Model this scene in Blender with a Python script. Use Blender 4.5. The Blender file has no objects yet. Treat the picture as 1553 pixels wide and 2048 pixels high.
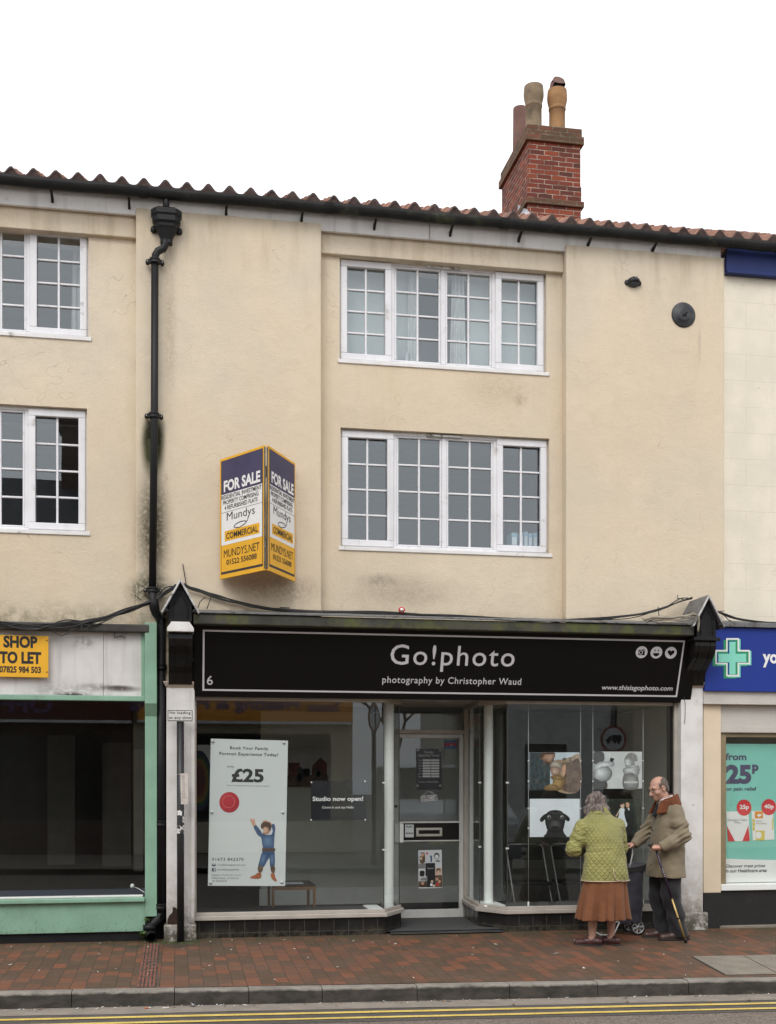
import bpy, bmesh, math, random
import numpy as np
from mathutils import Vector, Matrix
random.seed(7)
rng = np.random.default_rng(7)
R = math.radians
S = bpy.context.scene
COL = S.collection

# ------------------------------------------------------------------ camera, sky, sun, exposure
F_PX, YAW, HOR, CAM_D, CAM_H = 2350.0, R(10.3), 1560.0, 12.0, 1.65
cam = bpy.data.cameras.new('camera')
cam.sensor_fit = 'HORIZONTAL'; cam.sensor_width = 24.0
cam.lens = 24.0 * F_PX / 1553.0
cam.shift_y = (HOR - 1024.0) / 1553.0
cam.clip_end = 500
camo = bpy.data.objects.new('camera', cam); COL.objects.link(camo)
camo.location = (0, -CAM_D, CAM_H); camo.rotation_euler = (R(90), 0, -YAW)
S.camera = camo

SUN_EL, SUN_AZ = 46, 205           # overcast: a wide soft sun, from behind the camera, a little to the left
w = bpy.data.worlds.new('World'); S.world = w; w.use_nodes = True
nt = w.node_tree; nt.nodes.clear()
out = nt.nodes.new('ShaderNodeOutputWorld'); bg = nt.nodes.new('ShaderNodeBackground')
sky = nt.nodes.new('ShaderNodeTexSky'); sky.sky_type = 'NISHITA'; sky.sun_disc = False
sky.sun_elevation = R(SUN_EL); sky.sun_rotation = R(SUN_AZ); sky.dust_density = 4
mixw = nt.nodes.new('ShaderNodeMixRGB'); mixw.inputs[0].default_value = 0.78
mixw.inputs[2].default_value = (16.5, 16.6, 16.9, 1)      # cloud layer over the blue
nt.links.new(sky.outputs[0], mixw.inputs[1]); nt.links.new(mixw.outputs[0], bg.inputs[0])
bg.inputs[1].default_value = 0.10
nt.links.new(bg.outputs[0], out.inputs[0])
sl = bpy.data.lights.new('sun', 'SUN'); sl.energy = 1.3; sl.angle = R(30); sl.color = (1, .98, .95)
so = bpy.data.objects.new('sun', sl); COL.objects.link(so)
az = R(SUN_AZ); el = R(SUN_EL)
sd = Vector((math.sin(az) * math.cos(el), math.cos(az) * math.cos(el), math.sin(el)))
so.rotation_euler = sd.to_track_quat('Z', 'Y').to_euler(); so.location = (0, -6, 12)
S.view_settings.view_transform = 'Standard'; S.view_settings.look = 'None'
S.view_settings.exposure = 0.0; S.view_settings.gamma = 1
S.render.engine = 'CYCLES'
S.cycles.max_bounces = 8; S.cycles.transparent_max_bounces = 12; S.cycles.glossy_bounces = 4
S.cycles.diffuse_bounces = 4; S.cycles.caustics_reflective = False; S.cycles.caustics_refractive = False

# ------------------------------------------------------------------ measuring the photograph: pixel -> metres on a real plane
cy, sy = math.cos(YAW), math.sin(YAW)
def ray(px, py):
    u = (px - 776.5) / F_PX
    return Vector((sy + cy * u, cy - sy * u, (HOR - py) / F_PX))
CAMP = Vector((0, -CAM_D, CAM_H))
def at(px, py, Y):
    d = ray(px, py); return CAMP + d * ((Y + CAM_D) / d.y)
def atz(px, py, z):
    d = ray(px, py); return CAMP + d * ((z - CAM_H) / d.z)
def AX(px, Y): return at(px, 1560, Y).x
def AZ(px, py, Y): return at(px, py, Y).z

# ------------------------------------------------------------------ materials
def new_mat(name):
    m = bpy.data.materials.new(name); m.use_nodes = True
    n = m.node_tree; b = n.nodes['Principled BSDF']
    return m, n, b
def N(nt, t, **kw):
    n = nt.nodes.new(t)
    for k, v in kw.items(): setattr(n, k, v)
    return n
def pos(nt): return N(nt, 'ShaderNodeNewGeometry').outputs['Position']
def objc(nt): return N(nt, 'ShaderNodeTexCoord').outputs['Object']
def noise(nt, vec, scale, detail=4, rough=.55, stretch=None):
    if stretch:
        mp = N(nt, 'ShaderNodeMapping'); mp.inputs['Scale'].default_value = stretch
        nt.links.new(vec, mp.inputs[0]); vec = mp.outputs[0]
    t = N(nt, 'ShaderNodeTexNoise'); t.inputs['Scale'].default_value = scale
    t.inputs['Detail'].default_value = detail; t.inputs['Roughness'].default_value = rough
    nt.links.new(vec, t.inputs['Vector']); return t.outputs['Fac']
def ramp(nt, v, lo, hi, a=0., b=1.):
    m = N(nt, 'ShaderNodeMapRange'); m.interpolation_type = 'SMOOTHSTEP'
    nt.links.new(v, m.inputs[0])
    for i, x in zip((1, 2, 3, 4), (lo, hi, a, b)): m.inputs[i].default_value = x
    return m.outputs[0]
def mth(nt, op, a, b=None, c=None):
    m = N(nt, 'ShaderNodeMath', operation=op)
    for i, x in enumerate((a, b, c)):
        if x is None: continue
        if isinstance(x, (int, float)): m.inputs[i].default_value = x
        else: nt.links.new(x, m.inputs[i])
    return m.outputs[0]
def mix(nt, fac, a, b, mode='MIX'):
    m = N(nt, 'ShaderNodeMixRGB', blend_type=mode)
    for i, x in enumerate((fac, a, b)):
        if isinstance(x, (int, float)): m.inputs[i].default_value = x
        elif isinstance(x, (tuple, list)): m.inputs[i].default_value = tuple(x)[:3] + (1,)
        else: nt.links.new(x, m.inputs[i])
    return m.outputs[0]
def sepxyz(nt, v):
    s = N(nt, 'ShaderNodeSeparateXYZ'); nt.links.new(v, s.inputs[0]); return s.outputs
def blob(nt, p, c, r, soft=1.0):
    """1 inside an ellipsoid at c with radii r, fading to 0 at its edge"""
    a = N(nt, 'ShaderNodeVectorMath', operation='SUBTRACT'); nt.links.new(p, a.inputs[0]); a.inputs[1].default_value = c
    d = N(nt, 'ShaderNodeVectorMath', operation='DIVIDE'); nt.links.new(a.outputs[0], d.inputs[0]); d.inputs[1].default_value = r
    l = N(nt, 'ShaderNodeVectorMath', operation='LENGTH'); nt.links.new(d.outputs[0], l.inputs[0])
    return ramp(nt, l.outputs['Value'], 1.0, 1.0 - soft)
def bump(nt, b, h, strength=.3, dist=.01):
    n = N(nt, 'ShaderNodeBump'); n.inputs['Strength'].default_value = strength; n.inputs['Distance'].default_value = dist
    nt.links.new(h, n.inputs['Height']); nt.links.new(n.outputs[0], b.inputs['Normal'])
def mul(c, k): return tuple(min(1, max(0, x * k)) for x in c[:3])

def M(name, col, rough=.6, metal=0., var=.12, vs=5., bmp=0., bs=60., dirt=None, spec=.5, stretch=None, speck=0, streak=0):
    """plain surface with tonal variation, optional dirt, specks and vertical streaks"""
    m, nt, b = new_mat(name)
    p = pos(nt)
    n1 = noise(nt, p, vs, 6, .6, stretch)
    c = mix(nt, ramp(nt, n1, .3, .7), mul(col, 1 - var), mul(col, 1 + var))
    if streak:
        s = noise(nt, p, 9, 4, .6, (1, 1, .06))
        c = mix(nt, mth(nt, 'MULTIPLY', ramp(nt, s, .5, .75), streak), c, mul(col, .35))
    if dirt:
        dc, ds, lo, hi = dirt
        c = mix(nt, ramp(nt, noise(nt, p, ds, 8, .65), lo, hi), c, dc)
    if speck:
        c = mix(nt, ramp(nt, noise(nt, p, 45, 3, .6), .66, .70, 0, speck), c, mul(col, .15))
    nt.links.new(c, b.inputs['Base Color'])
    b.inputs['Roughness'].default_value = rough; b.inputs['Metallic'].default_value = metal
    b.inputs['Specular IOR Level'].default_value = spec
    if bmp: bump(nt, b, noise(nt, p, bs, 6, .6), bmp)
    return m

def glass_mat(name, tint=(.86, .9, .88), base=.03, gain=1.5, ripple=0.0):
    m = bpy.data.materials.new(name); m.use_nodes = True; nt = m.node_tree; nt.nodes.clear()
    o = N(nt, 'ShaderNodeOutputMaterial'); t = N(nt, 'ShaderNodeBsdfTransparent'); g = N(nt, 'ShaderNodeBsdfGlossy')
    t.inputs[0].default_value = tint + (1,); g.inputs['Roughness'].default_value = 0.0
    g.inputs[0].default_value = (.88, .955, 1, 1)
    f = N(nt, 'ShaderNodeLayerWeight'); f.inputs['Blend'].default_value = .5      # same from both sides of the pane
    fac = mth(nt, 'MULTIPLY_ADD', mth(nt, 'POWER', f.outputs['Facing'], 5), gain, base)
    s = N(nt, 'ShaderNodeMixShader'); nt.links.new(fac, s.inputs[0])
    nt.links.new(t.outputs[0], s.inputs[1]); nt.links.new(g.outputs[0], s.inputs[2]); nt.links.new(s.outputs[0], o.inputs[0])
    if ripple:
        bp = N(nt, 'ShaderNodeBump'); bp.inputs['Strength'].default_value = ripple; bp.inputs['Distance'].default_value = .01
        nt.links.new(noise(nt, pos(nt), 1.2, 1), bp.inputs['Height']); nt.links.new(bp.outputs[0], g.inputs['Normal'])
    return m

# ------------------------------------------------------------------ mesh building
class Frame:
    """a flat sheet in space: o + u*a + v*b (+ n*h)"""
    def __init__(s, o, u, v):
        s.o = Vector(o); s.u = Vector(u).normalized(); s.v = Vector(v).normalized(); s.n = s.u.cross(s.v).normalized()
    def p(s, a, b, h=0): return s.o + s.u * a + s.v * b + s.n * h
    def px(s, x, y):
        d = ray(x, y); t = (s.o - CAMP).dot(s.n) / d.dot(s.n); q = CAMP + d * t - s.o
        return q.dot(s.u), q.dot(s.v)
def front(Y): return Frame((0, Y, 0), (1, 0, 0), (0, 0, 1))     # n points to -Y, the street

class MB:
    def __init__(s): s.v = []; s.f = []; s.fm = []; s.sm = []; s.mats = []
    def mi(s, m):
        if m not in s.mats: s.mats.append(m)
        return s.mats.index(m)
    def add(s, vs, fs, m, smooth=False):
        b = len(s.v); s.v += [tuple(x) for x in vs]; k = s.mi(m)
        for f in fs: s.f.append(tuple(i + b for i in f)); s.fm.append(k); s.sm.append(smooth)
        return s
    def poly(s, pts, m): return s.add(pts, [tuple(range(len(pts)))], m)
    def box(s, x0, x1, y0, y1, z0, z1, m):
        v = [(x, y, z) for z in (z0, z1) for y in (y0, y1) for x in (x0, x1)]
        return s.add(v, [(0, 2, 3, 1), (4, 5, 7, 6), (0, 1, 5, 4), (2, 6, 7, 3), (0, 4, 6, 2), (1, 3, 7, 5)], m)
    def fbox(s, fr, a0, a1, b0, b1, h0, h1, m):
        v = [fr.p(a, b, h) for h in (h0, h1) for b in (b0, b1) for a in (a0, a1)]
        return s.add(v, [(0, 2, 3, 1), (4, 5, 7, 6), (0, 1, 5, 4), (2, 6, 7, 3), (0, 4, 6, 2), (1, 3, 7, 5)], m)
    def prism(s, pts, d, m):
        """polygon pts (3D) extruded along vector d"""
        n = len(pts); d = Vector(d); v = [Vector(p) for p in pts] + [Vector(p) + d for p in pts]
        fs = [tuple(reversed(range(n))), tuple(range(n, 2 * n))] + [(i, (i + 1) % n, n + (i + 1) % n, n + i) for i in range(n)]
        return s.add(v, fs, m)
    def tube(s, path, r, m, n=8, caps=True):
        P = [Vector(p) for p in path]; rs = r if isinstance(r, (list, tuple)) else [r] * len(P)
        v = []; prev = None
        for i, p in enumerate(P):
            t = (P[min(i + 1, len(P) - 1)] - P[max(i - 1, 0)]).normalized()
            if prev is None:
                a = t.orthogonal().normalized()
            else:
                a = (prev - t * prev.dot(t)).normalized()
            prev = a; b = t.cross(a)
            v += [p + (a * math.cos(2 * math.pi * k / n) + b * math.sin(2 * math.pi * k / n)) * rs[i] for k in range(n)]
        L = len(P)
        fs = [(i * n + k, i * n + (k + 1) % n, (i + 1) * n + (k + 1) % n, (i + 1) * n + k) for i in range(L - 1) for k in range(n)]
        s.add(v, fs, m, True)
        if caps:
            b = len(s.v) - len(v); k = s.mi(m)
            s.f.append(tuple(b + i for i in reversed(range(n)))); s.fm.append(k); s.sm.append(False)
            s.f.append(tuple(b + (L - 1) * n + i for i in range(n))); s.fm.append(k); s.sm.append(False)
        return s
    def lathe(s, prof, o, m, n=24, axis='Z', smooth=True, sx=1., sy_=1.):
        o = Vector(o); v = []
        for r, z in prof:
            for k in range(n):
                c, q = r * math.cos(2 * math.pi * k / n) * sx, r * math.sin(2 * math.pi * k / n) * sy_
                v.append(o + (Vector((c, q, z)) if axis == 'Z' else Vector((c, -z, q)) if axis == 'Y' else Vector((z, c, q))))
        L = len(prof)
        fs = [(i * n + k, i * n + (k + 1) % n, (i + 1) * n + (k + 1) % n, (i + 1) * n + k) for i in range(L - 1) for k in range(n)]
        return s.add(v, fs, m, smooth)
    # --- flat print on a frame
    def fpoly(s, fr, pts, m, h=.001): return s.poly([fr.p(a, b, h) for a, b in pts], m)
    def frect(s, fr, a0, a1, b0, b1, m, h=.001): return s.fpoly(fr, [(a0, b0), (a1, b0), (a1, b1), (a0, b1)], m, h)
    def fell(s, fr, a, b, ra, rb, m, h=.001, n=28, rot=0, ring=0):
        c, q = math.cos(rot), math.sin(rot)
        def pt(t, k): x, y = ra * k * math.cos(t), rb * k * math.sin(t); return (a + x * c - y * q, b + x * q + y * c)
        ts = [2 * math.pi * i / n for i in range(n)]
        if not ring: return s.fpoly(fr, [pt(t, 1) for t in ts], m, h)
        v = [fr.p(*pt(t, 1), h) for t in ts] + [fr.p(*pt(t, ring), h) for t in ts]
        return s.add(v, [(i, (i + 1) % n, n + (i + 1) % n, n + i) for i in range(n)], m)
    def blobp(s, fr, pts, m, h=.001, sub=5):
        """closed smooth outline through pts"""
        n = len(pts); o = []
        for i in range(n):
            p0, p1, p2, p3 = (np.array(pts[(i + k) % n], float) for k in (-1, 0, 1, 2))
            for j in range(sub):
                t = j / sub
                o.append(tuple(.5 * ((2 * p1) + (-p0 + p2) * t + (2 * p0 - 5 * p1 + 4 * p2 - p3) * t * t + (-p0 + 3 * p1 - 3 * p2 + p3) * t ** 3)))
        return s.fpoly(fr, o, m, h)
    def fline(s, fr, pts, wd, m, h=.001):
        for (a0, b0), (a1, b1) in zip(pts[:-1], pts[1:]):
            dx, dy = a1 - a0, b1 - b0; L = math.hypot(dx, dy) or 1; nx, ny = -dy / L * wd / 2, dx / L * wd / 2
            s.fpoly(fr, [(a0 - nx, b0 - ny), (a1 - nx, b1 - ny), (a1 + nx, b1 + ny), (a0 + nx, b0 + ny)], m, h)
        return s
    def text(s, fr, body, a0, a1, b0, b1, m, h=.0015, bold=0., shear=0., thick=0., spacing=1., cap=None):
        """lettering fitted to the box a0..a1, b0..b1 of its own ink (b0..b1 fits height when given)"""
        vs, fs = text_geo(body, bold, shear, spacing)
        lo = vs.min(0); hi = vs.max(0); k = (a1 - a0) / (hi[0] - lo[0])
        if b1 is None: ky = k; vy = b0 + (vs[:, 1] - 0) * ky          # b0 is the baseline
        else: ky = (b1 - b0) / (hi[1] - lo[1]); vy = b0 + (vs[:, 1] - lo[1]) * ky
        vx = a0 + (vs[:, 0] - lo[0]) * k
        s.add([fr.p(x, y, h) for x, y in zip(vx, vy)], fs, m)
        return s
    def build(s, name, parent=None, bevel=0., seg=2, merge=False, loc=None):
        v = np.array([tuple(x) for x in s.v], float).reshape(-1, 3)
        if parent is not None: off = wloc(parent)
        elif loc is not None: off = Vector(loc)
        else: off = Vector(((v[:, 0].min() + v[:, 0].max()) / 2, (v[:, 1].min() + v[:, 1].max()) / 2, v[:, 2].min()))
        v = v - np.array(off)
        me = bpy.data.meshes.new(name); me.from_pydata(v.tolist(), [], s.f)
        for m in s.mats: me.materials.append(m)
        me.polygons.foreach_set('material_index', s.fm); me.polygons.foreach_set('use_smooth', s.sm)
        me.validate(); me.update()
        o = bpy.data.objects.new(name, me); COL.objects.link(o)
        if parent is not None: o.parent = parent
        else: o.location = off
        if bevel:
            if merge:
                bm = bmesh.new(); bm.from_mesh(me); bmesh.ops.remove_doubles(bm, verts=bm.verts, dist=1e-5); bm.to_mesh(me); bm.free()
            b = o.modifiers.new('bevel', 'BEVEL'); b.width = bevel; b.segments = seg; b.limit_method = 'ANGLE'; b.angle_limit = R(40)
        return o
def wloc(o):
    p = Vector((0, 0, 0))
    while o is not None: p += o.location; o = o.parent
    return p

_tc = {}
def text_geo(body, bold=0., shear=0., spacing=1.):
    key = (body, bold, shear, spacing)
    if key in _tc: return _tc[key]
    c = bpy.data.curves.new('lettering', 'FONT'); c.body = body; c.size = 1; c.offset = bold; c.shear = shear
    c.space_character = spacing; c.resolution_u = 3; c.align_x = 'LEFT'; c.fill_mode = 'FRONT'
    o = bpy.data.objects.new('lettering', c); COL.objects.link(o)
    dg = bpy.context.evaluated_depsgraph_get(); ev = o.evaluated_get(dg); me = ev.to_mesh()
    vs = np.array([v.co[:2] for v in me.vertices]); fs = [tuple(p.vertices) for p in me.polygons]
    ev.to_mesh_clear(); bpy.data.objects.remove(o); bpy.data.curves.remove(c)
    _tc[key] = (vs, fs); return vs, fs

def tag(o, label, cat, group=None):
    o['label'] = label; o['category'] = cat
    if group: o['group'] = group
    return o
def thing(name, label, cat, loc, group=None):
    o = bpy.data.objects.new(name, None); COL.objects.link(o); o.location = loc; o.empty_display_size = .1
    return tag(o, label, cat, group)
def kind(o, k='structure'): o['kind'] = k; return o

# ------------------------------------------------------------------ implicit surfaces for bodies and cloth
class SDF:
    def __init__(s, lo, hi, h):
        s.h = h; s.lo = np.array(lo, float); s.n = np.ceil((np.array(hi) - s.lo) / h).astype(int) + 1
        s.D = np.ones(s.n, np.float32)
    def sub(s, lo, hi):
        a = np.clip(np.floor((np.array(lo) - s.lo) / s.h).astype(int), 0, s.n - 1); b = np.clip(np.ceil((np.array(hi) - s.lo) / s.h).astype(int) + 1, 1, s.n)
        sl = tuple(slice(i, j) for i, j in zip(a, b))
        g = np.meshgrid(*[s.lo[k] + s.h * np.arange(a[k], b[k]) for k in range(3)], indexing='ij')
        return sl, np.stack(g, -1).astype(np.float32)
    def put(s, sl, d, k, cut=False):
        a = s.D[sl]
        if cut:
            d = -d; h = np.clip(.5 - .5 * (a - d) / max(k, 1e-6), 0, 1); s.D[sl] = a * (1 - h) + d * h + k * h * (1 - h)
        elif k > 0:
            h = np.clip(.5 + .5 * (a - d) / k, 0, 1); s.D[sl] = a * (1 - h) + d * h - k * h * (1 - h)
        else: s.D[sl] = np.minimum(a, d)
    def cone(s, a, b, ra, rb, k=.02, cut=False):
        a = np.array(a, float); b = np.array(b, float); m = max(ra, rb) + k + .03
        sl, p = s.sub(np.minimum(a, b) - m, np.maximum(a, b) + m)
        ba = b - a; h = np.clip(((p - a) @ ba) / max(ba @ ba, 1e-9), 0, 1)
        d = np.linalg.norm(p - a - h[..., None] * ba, axis=-1) - (ra + (rb - ra) * h)
        s.put(sl, d.astype(np.float32), k, cut)
    def chain(s, pts, rs, k=.02):
        for i in range(len(pts) - 1): s.cone(pts[i], pts[i + 1], rs[i], rs[i + 1], k)
    def ell(s, c, r, k=.02, rot=None, cut=False):
        c = np.array(c, float); r = np.array(r, float); m = r.max() + k + .03
        sl, p = s.sub(c - m, c + m); q = p - c
        if rot is not None: q = q @ np.array(rot)
        k0 = np.linalg.norm(q / r, axis=-1); k1 = np.linalg.norm(q / r ** 2, axis=-1) + 1e-9
        s.put(sl, (k0 * (k0 - 1) / k1).astype(np.float32), k, cut)
    def loft(s, zs, cx, cy_, a, b, k=.02, fold=None, power=2.0):
        zs = np.array(zs, float); m = .08
        lo = (min(np.array(cx) - np.array(a)) - m, min(np.array(cy_) - np.array(b)) - m, zs[0] - m)
        hi = (max(np.array(cx) + np.array(a)) + m, max(np.array(cy_) + np.array(b)) + m, zs[-1] + m)
        sl, p = s.sub(lo, hi); z = p[..., 2]
        f = lambda t: np.interp(z, zs, t)
        A, B = f(a), f(b); qx, qy = p[..., 0] - f(cx), p[..., 1] - f(cy_)
        rr = (np.abs(qx / A) ** power + np.abs(qy / B) ** power) ** (1 / power)
        g = 1.0
        if fold is not None: g = 1 + fold(np.arctan2(qy / B, qx / A), z, p)
        d = (rr / g - 1) * np.minimum(A, B)
        d = np.maximum(d, np.maximum(zs[0] - z, z - zs[-1]))
        s.put(sl, d.astype(np.float32), k)
    def warp(s, fn):
        """add a displacement field (metres) to the distance near the surface"""
        g = np.argwhere(np.abs(s.D) < .06)
        p = s.lo + g * s.h
        s.D[tuple(g.T)] += fn(p).astype(np.float32)
    def mesh(s):
        D = s.D; n = D.shape; ins = D < 0
        c = np.zeros([x - 1 for x in n], np.int8)
        for dx in (0, 1):
            for dy in (0, 1):
                for dz in (0, 1): c += ins[dx:n[0] - 1 + dx, dy:n[1] - 1 + dy, dz:n[2] - 1 + dz]
        cells = np.argwhere((c > 0) & (c < 8)); idx = -np.ones(c.shape, np.int64); idx[tuple(cells.T)] = np.arange(len(cells))
        acc = np.zeros((len(cells), 3)); cnt = np.zeros(len(cells))
        cor = [(i, j, k) for i in (0, 1) for j in (0, 1) for k in (0, 1)]
        for a in cor:
            for ax in range(3):
                if a[ax]: continue
                b = list(a); b[ax] = 1
                da = D[tuple((cells + a).T)]; db = D[tuple((cells + b).T)]; x = (da < 0) != (db < 0)
                t = np.where(x, da / np.where(x, da - db, 1), 0); q = np.array(a, float) + np.outer(t, np.eye(3)[ax])
                acc += q * x[:, None]; cnt += x
        V = s.lo + s.h * (cells + acc / cnt[:, None]); faces = []
        for ax in range(3):
            u, v = (ax + 1) % 3, (ax + 2) % 3
            sl0 = [slice(1, n[i] - 1) for i in range(3)]; sl0[ax] = slice(0, n[ax] - 1); sl1 = list(sl0); sl1[ax] = slice(1, n[ax])
            A, B = ins[tuple(sl0)], ins[tuple(sl1)]
            e = np.argwhere(A != B); off = np.array([1, 1, 1]); off[ax] = 0; e = e + off
            flip = ins[tuple(e.T)]
            eu, ev = np.eye(3, dtype=int)[u], np.eye(3, dtype=int)[v]
            q = [idx[tuple((e - d).T)] for d in (eu + ev, ev, 0 * eu, eu)]
            qf = np.stack(q, 1); qf[~flip] = qf[~flip][:, ::-1]; faces.append(qf)
        return V, np.concatenate(faces)
def sdf_obj(s, name, mat, parent=None, loc=(0, 0, 0), rz=0, smooth=2):
    V, Fc = s.mesh()
    for _ in range(smooth):
        acc = np.zeros_like(V); cnt = np.zeros(len(V))
        for a, b in ((0, 1), (1, 2), (2, 3), (3, 0)):
            for i, j in ((a, b), (b, a)):
                np.add.at(acc, Fc[:, i], V[Fc[:, j]]); np.add.at(cnt, Fc[:, i], 1)
        V = .5 * V + .5 * acc / np.maximum(cnt, 1)[:, None]
    me = bpy.data.meshes.new(name); me.from_pydata(V.tolist(), [], Fc.tolist()); me.materials.append(mat)
    me.polygons.foreach_set('use_smooth', [True] * len(Fc)); me.update()
    o = bpy.data.objects.new(name, me); COL.objects.link(o)
    if parent is not None: o.parent = parent
    else: o.location = loc; o.rotation_euler.z = rz
    return o
def vnoise(p, f, seed=0):
    """cheap smooth noise from summed sines, -1..1"""
    r = np.random.default_rng(seed); o = np.zeros(len(p))
    for i in range(7):
        d = r.normal(size=3); d /= np.linalg.norm(d); o += np.sin(p @ d * f * (0.6 + r.random() * .9) + r.random() * 6.28)
    return o / 3.5

# ================================================================== materials of the place
def stucco(name, base, stains=True):
    m, nt, b = new_mat(name); p = pos(nt)
    n1 = noise(nt, p, .9, 5, .6); n2 = noise(nt, p, 5, 6, .65)
    c = mix(nt, ramp(nt, n1, .35, .65), mul(base, .93), mul(base, 1.06))
    c = mix(nt, ramp(nt, n2, .45, .75, 0, .35), c, mul(base, .86))
    c = mix(nt, ramp(nt, noise(nt, p, 2.2, 5, .6, (1, 1, .12)), .54, .78, 0, .35), c, (.43, .31, .17))
    c = mix(nt, ramp(nt, noise(nt, p, .45, 4, .6), .42, .64, 0, .5), c, (.66, .535, .375))
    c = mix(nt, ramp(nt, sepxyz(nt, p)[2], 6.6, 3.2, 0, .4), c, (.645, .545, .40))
    fine = noise(nt, p, 70, 4, .7)
    c = mix(nt, ramp(nt, noise(nt, p, 22, 5, .7), .66, .74, 0, .35), c, mul(base, .55))
    if stains:
        big = noise(nt, p, 26, 8, .75)
        def st(c, px, py, rx, rz, col, amt, soft=1., lo=.35, hi=.6, Y=0):
            q = at(px, py, Y); f = mth(nt, 'MULTIPLY', blob(nt, p, q, (rx, 1.2, rz), soft), ramp(nt, big, lo, hi, .25, 1))
            return mix(nt, mth(nt, 'MULTIPLY', f, amt), c, col)
        c = st(c, 306, 890, .15, .42, (.045, .05, .018), 1.0, .6, .2, .42)
        c = st(c, 308, 870, .13, .24, (.02, .022, .010), 1.0, .75, .32, .46)
        c = st(c, 306, 1060, .24, .85, (.07, .065, .04), .95, .9, .3, .55)
        c = st(c, 300, 1180, .32, .24, (.05, .055, .03), .95, .8)
        c = st(c, 340, 640, .10, 1.5, (.33, .27, .19), .5, 1)
        c = st(c, 810, 1185, .95, .26, (.30, .25, .19), .75, .9, .15, .9, .14)
        c = st(c, 760, 1160, .30, .10, (.20, .18, .14), .6, .9, .3, .75, .14)
        c = st(c, 1040, 800, .13, .09, (.30, .25, .18), .6, 1, .3, .6, .14)
        c = st(c, 1000, 780, .6, .3, (.45, .36, .24), .5, 1, .3, .6, .14)
        c = st(c, 1400, 690, .03, .28, (.30, .24, .2), .45, 1)
        c = st(c, 560, 1180, .7, .22, (.24, .19, .13), .6, .9)
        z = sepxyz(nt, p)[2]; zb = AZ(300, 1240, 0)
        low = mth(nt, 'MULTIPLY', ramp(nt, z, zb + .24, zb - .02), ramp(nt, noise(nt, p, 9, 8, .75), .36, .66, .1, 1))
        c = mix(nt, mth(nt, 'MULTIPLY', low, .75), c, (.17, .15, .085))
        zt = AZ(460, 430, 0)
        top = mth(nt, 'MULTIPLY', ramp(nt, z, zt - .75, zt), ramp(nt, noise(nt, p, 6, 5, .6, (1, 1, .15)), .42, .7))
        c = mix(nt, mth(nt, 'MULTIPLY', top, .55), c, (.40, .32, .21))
    c = mix(nt, ramp(nt, noise(nt, p, 60, 3, .7), .60, .72, 0, .28), c, mul(base, .62))
    c = mix(nt, ramp(nt, noise(nt, p, 55, 3, .7), .62, .74, 0, .30), c, mul(base, 1.25))
    c = mix(nt, mth(nt, 'MULTIPLY', ramp(nt, noise(nt, p, 1.5, 3), .55, .62), .10), c, mul(base, 1.2))
    # hairline cracks
    vo = N(nt, 'ShaderNodeTexVoronoi', feature='DISTANCE_TO_EDGE'); vo.inputs['Scale'].default_value = .8
    wv = N(nt, 'ShaderNodeVectorMath', operation='ADD'); nn = N(nt, 'ShaderNodeTexNoise'); nn.inputs['Scale'].default_value = 3
    nt.links.new(p, nn.inputs['Vector']); nt.links.new(p, wv.inputs[0]); nt.links.new(nn.outputs['Color'], wv.inputs[1]); nt.links.new(wv.outputs[0], vo.inputs['Vector'])
    cr = mth(nt, 'MULTIPLY', ramp(nt, vo.outputs['Distance'], .004, .0), ramp(nt, noise(nt, p, 1.7), .50, .58))
    c = mix(nt, mth(nt, 'MULTIPLY', cr, .5), c, mul(base, .45))
    nt.links.new(c, b.inputs['Base Color']); b.inputs['Roughness'].default_value = .88; b.inputs['Specular IOR Level'].default_value = .25
    bump(nt, b, mth(nt, 'ADD', mth(nt, 'MULTIPLY', noise(nt, p, 4, 6, .6), 2.), fine), .42, .014)
    return m
CREAM = (.685, .600, .472)
m_stucco = stucco('cream_render', CREAM)
def block_paint():
    m, nt, b = new_mat('cream_block_paint'); p = pos(nt); x, y, z = sepxyz(nt, p)
    cmb = N(nt, 'ShaderNodeCombineXYZ'); nt.links.new(x, cmb.inputs[0]); nt.links.new(z, cmb.inputs[1])
    br = N(nt, 'ShaderNodeTexBrick'); nt.links.new(cmb.outputs[0], br.inputs['Vector']); br.inputs['Scale'].default_value = 1
    br.inputs['Brick Width'].default_value = .62; br.inputs['Row Height'].default_value = .288; br.inputs['Mortar Size'].default_value = .003
    br.inputs['Mortar Smooth'].default_value = .3
    base = (.73, .675, .555)
    c = mix(nt, ramp(nt, noise(nt, p, 2.5, 6), .35, .65), mul(base, .95), mul(base, 1.05))
    c = mix(nt, mth(nt, 'MULTIPLY', br.outputs['Fac'], ramp(nt, noise(nt, p, 2, 3), .35, .55, .1, .38)), c, (.45, .37, .29))
    # wriggling paint cracks near the top
    wv = N(nt, 'ShaderNodeTexNoise'); wv.inputs['Scale'].default_value = 2.6; wv.inputs['Detail'].default_value = 3
    nt.links.new(p, wv.inputs['Vector'])
    a = mth(nt, 'ABSOLUTE', mth(nt, 'SUBTRACT', wv.outputs['Fac'], .52))
    cr = mth(nt, 'MULTIPLY', ramp(nt, a, .004, .0), ramp(nt, noise(nt, p, 1.3), .48, .56))
    c = mix(nt, mth(nt, 'MULTIPLY', cr, .45), c, (.45, .36, .27))
    nt.links.new(c, b.inputs['Base Color']); b.inputs['Roughness'].default_value = .7
    h = mth(nt, 'SUBTRACT', noise(nt, p, 30, 5), mth(nt, 'MULTIPLY', br.outputs['Fac'], 1.2))
    bump(nt, b, h, .25, .01); return m
m_block = block_paint()

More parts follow.
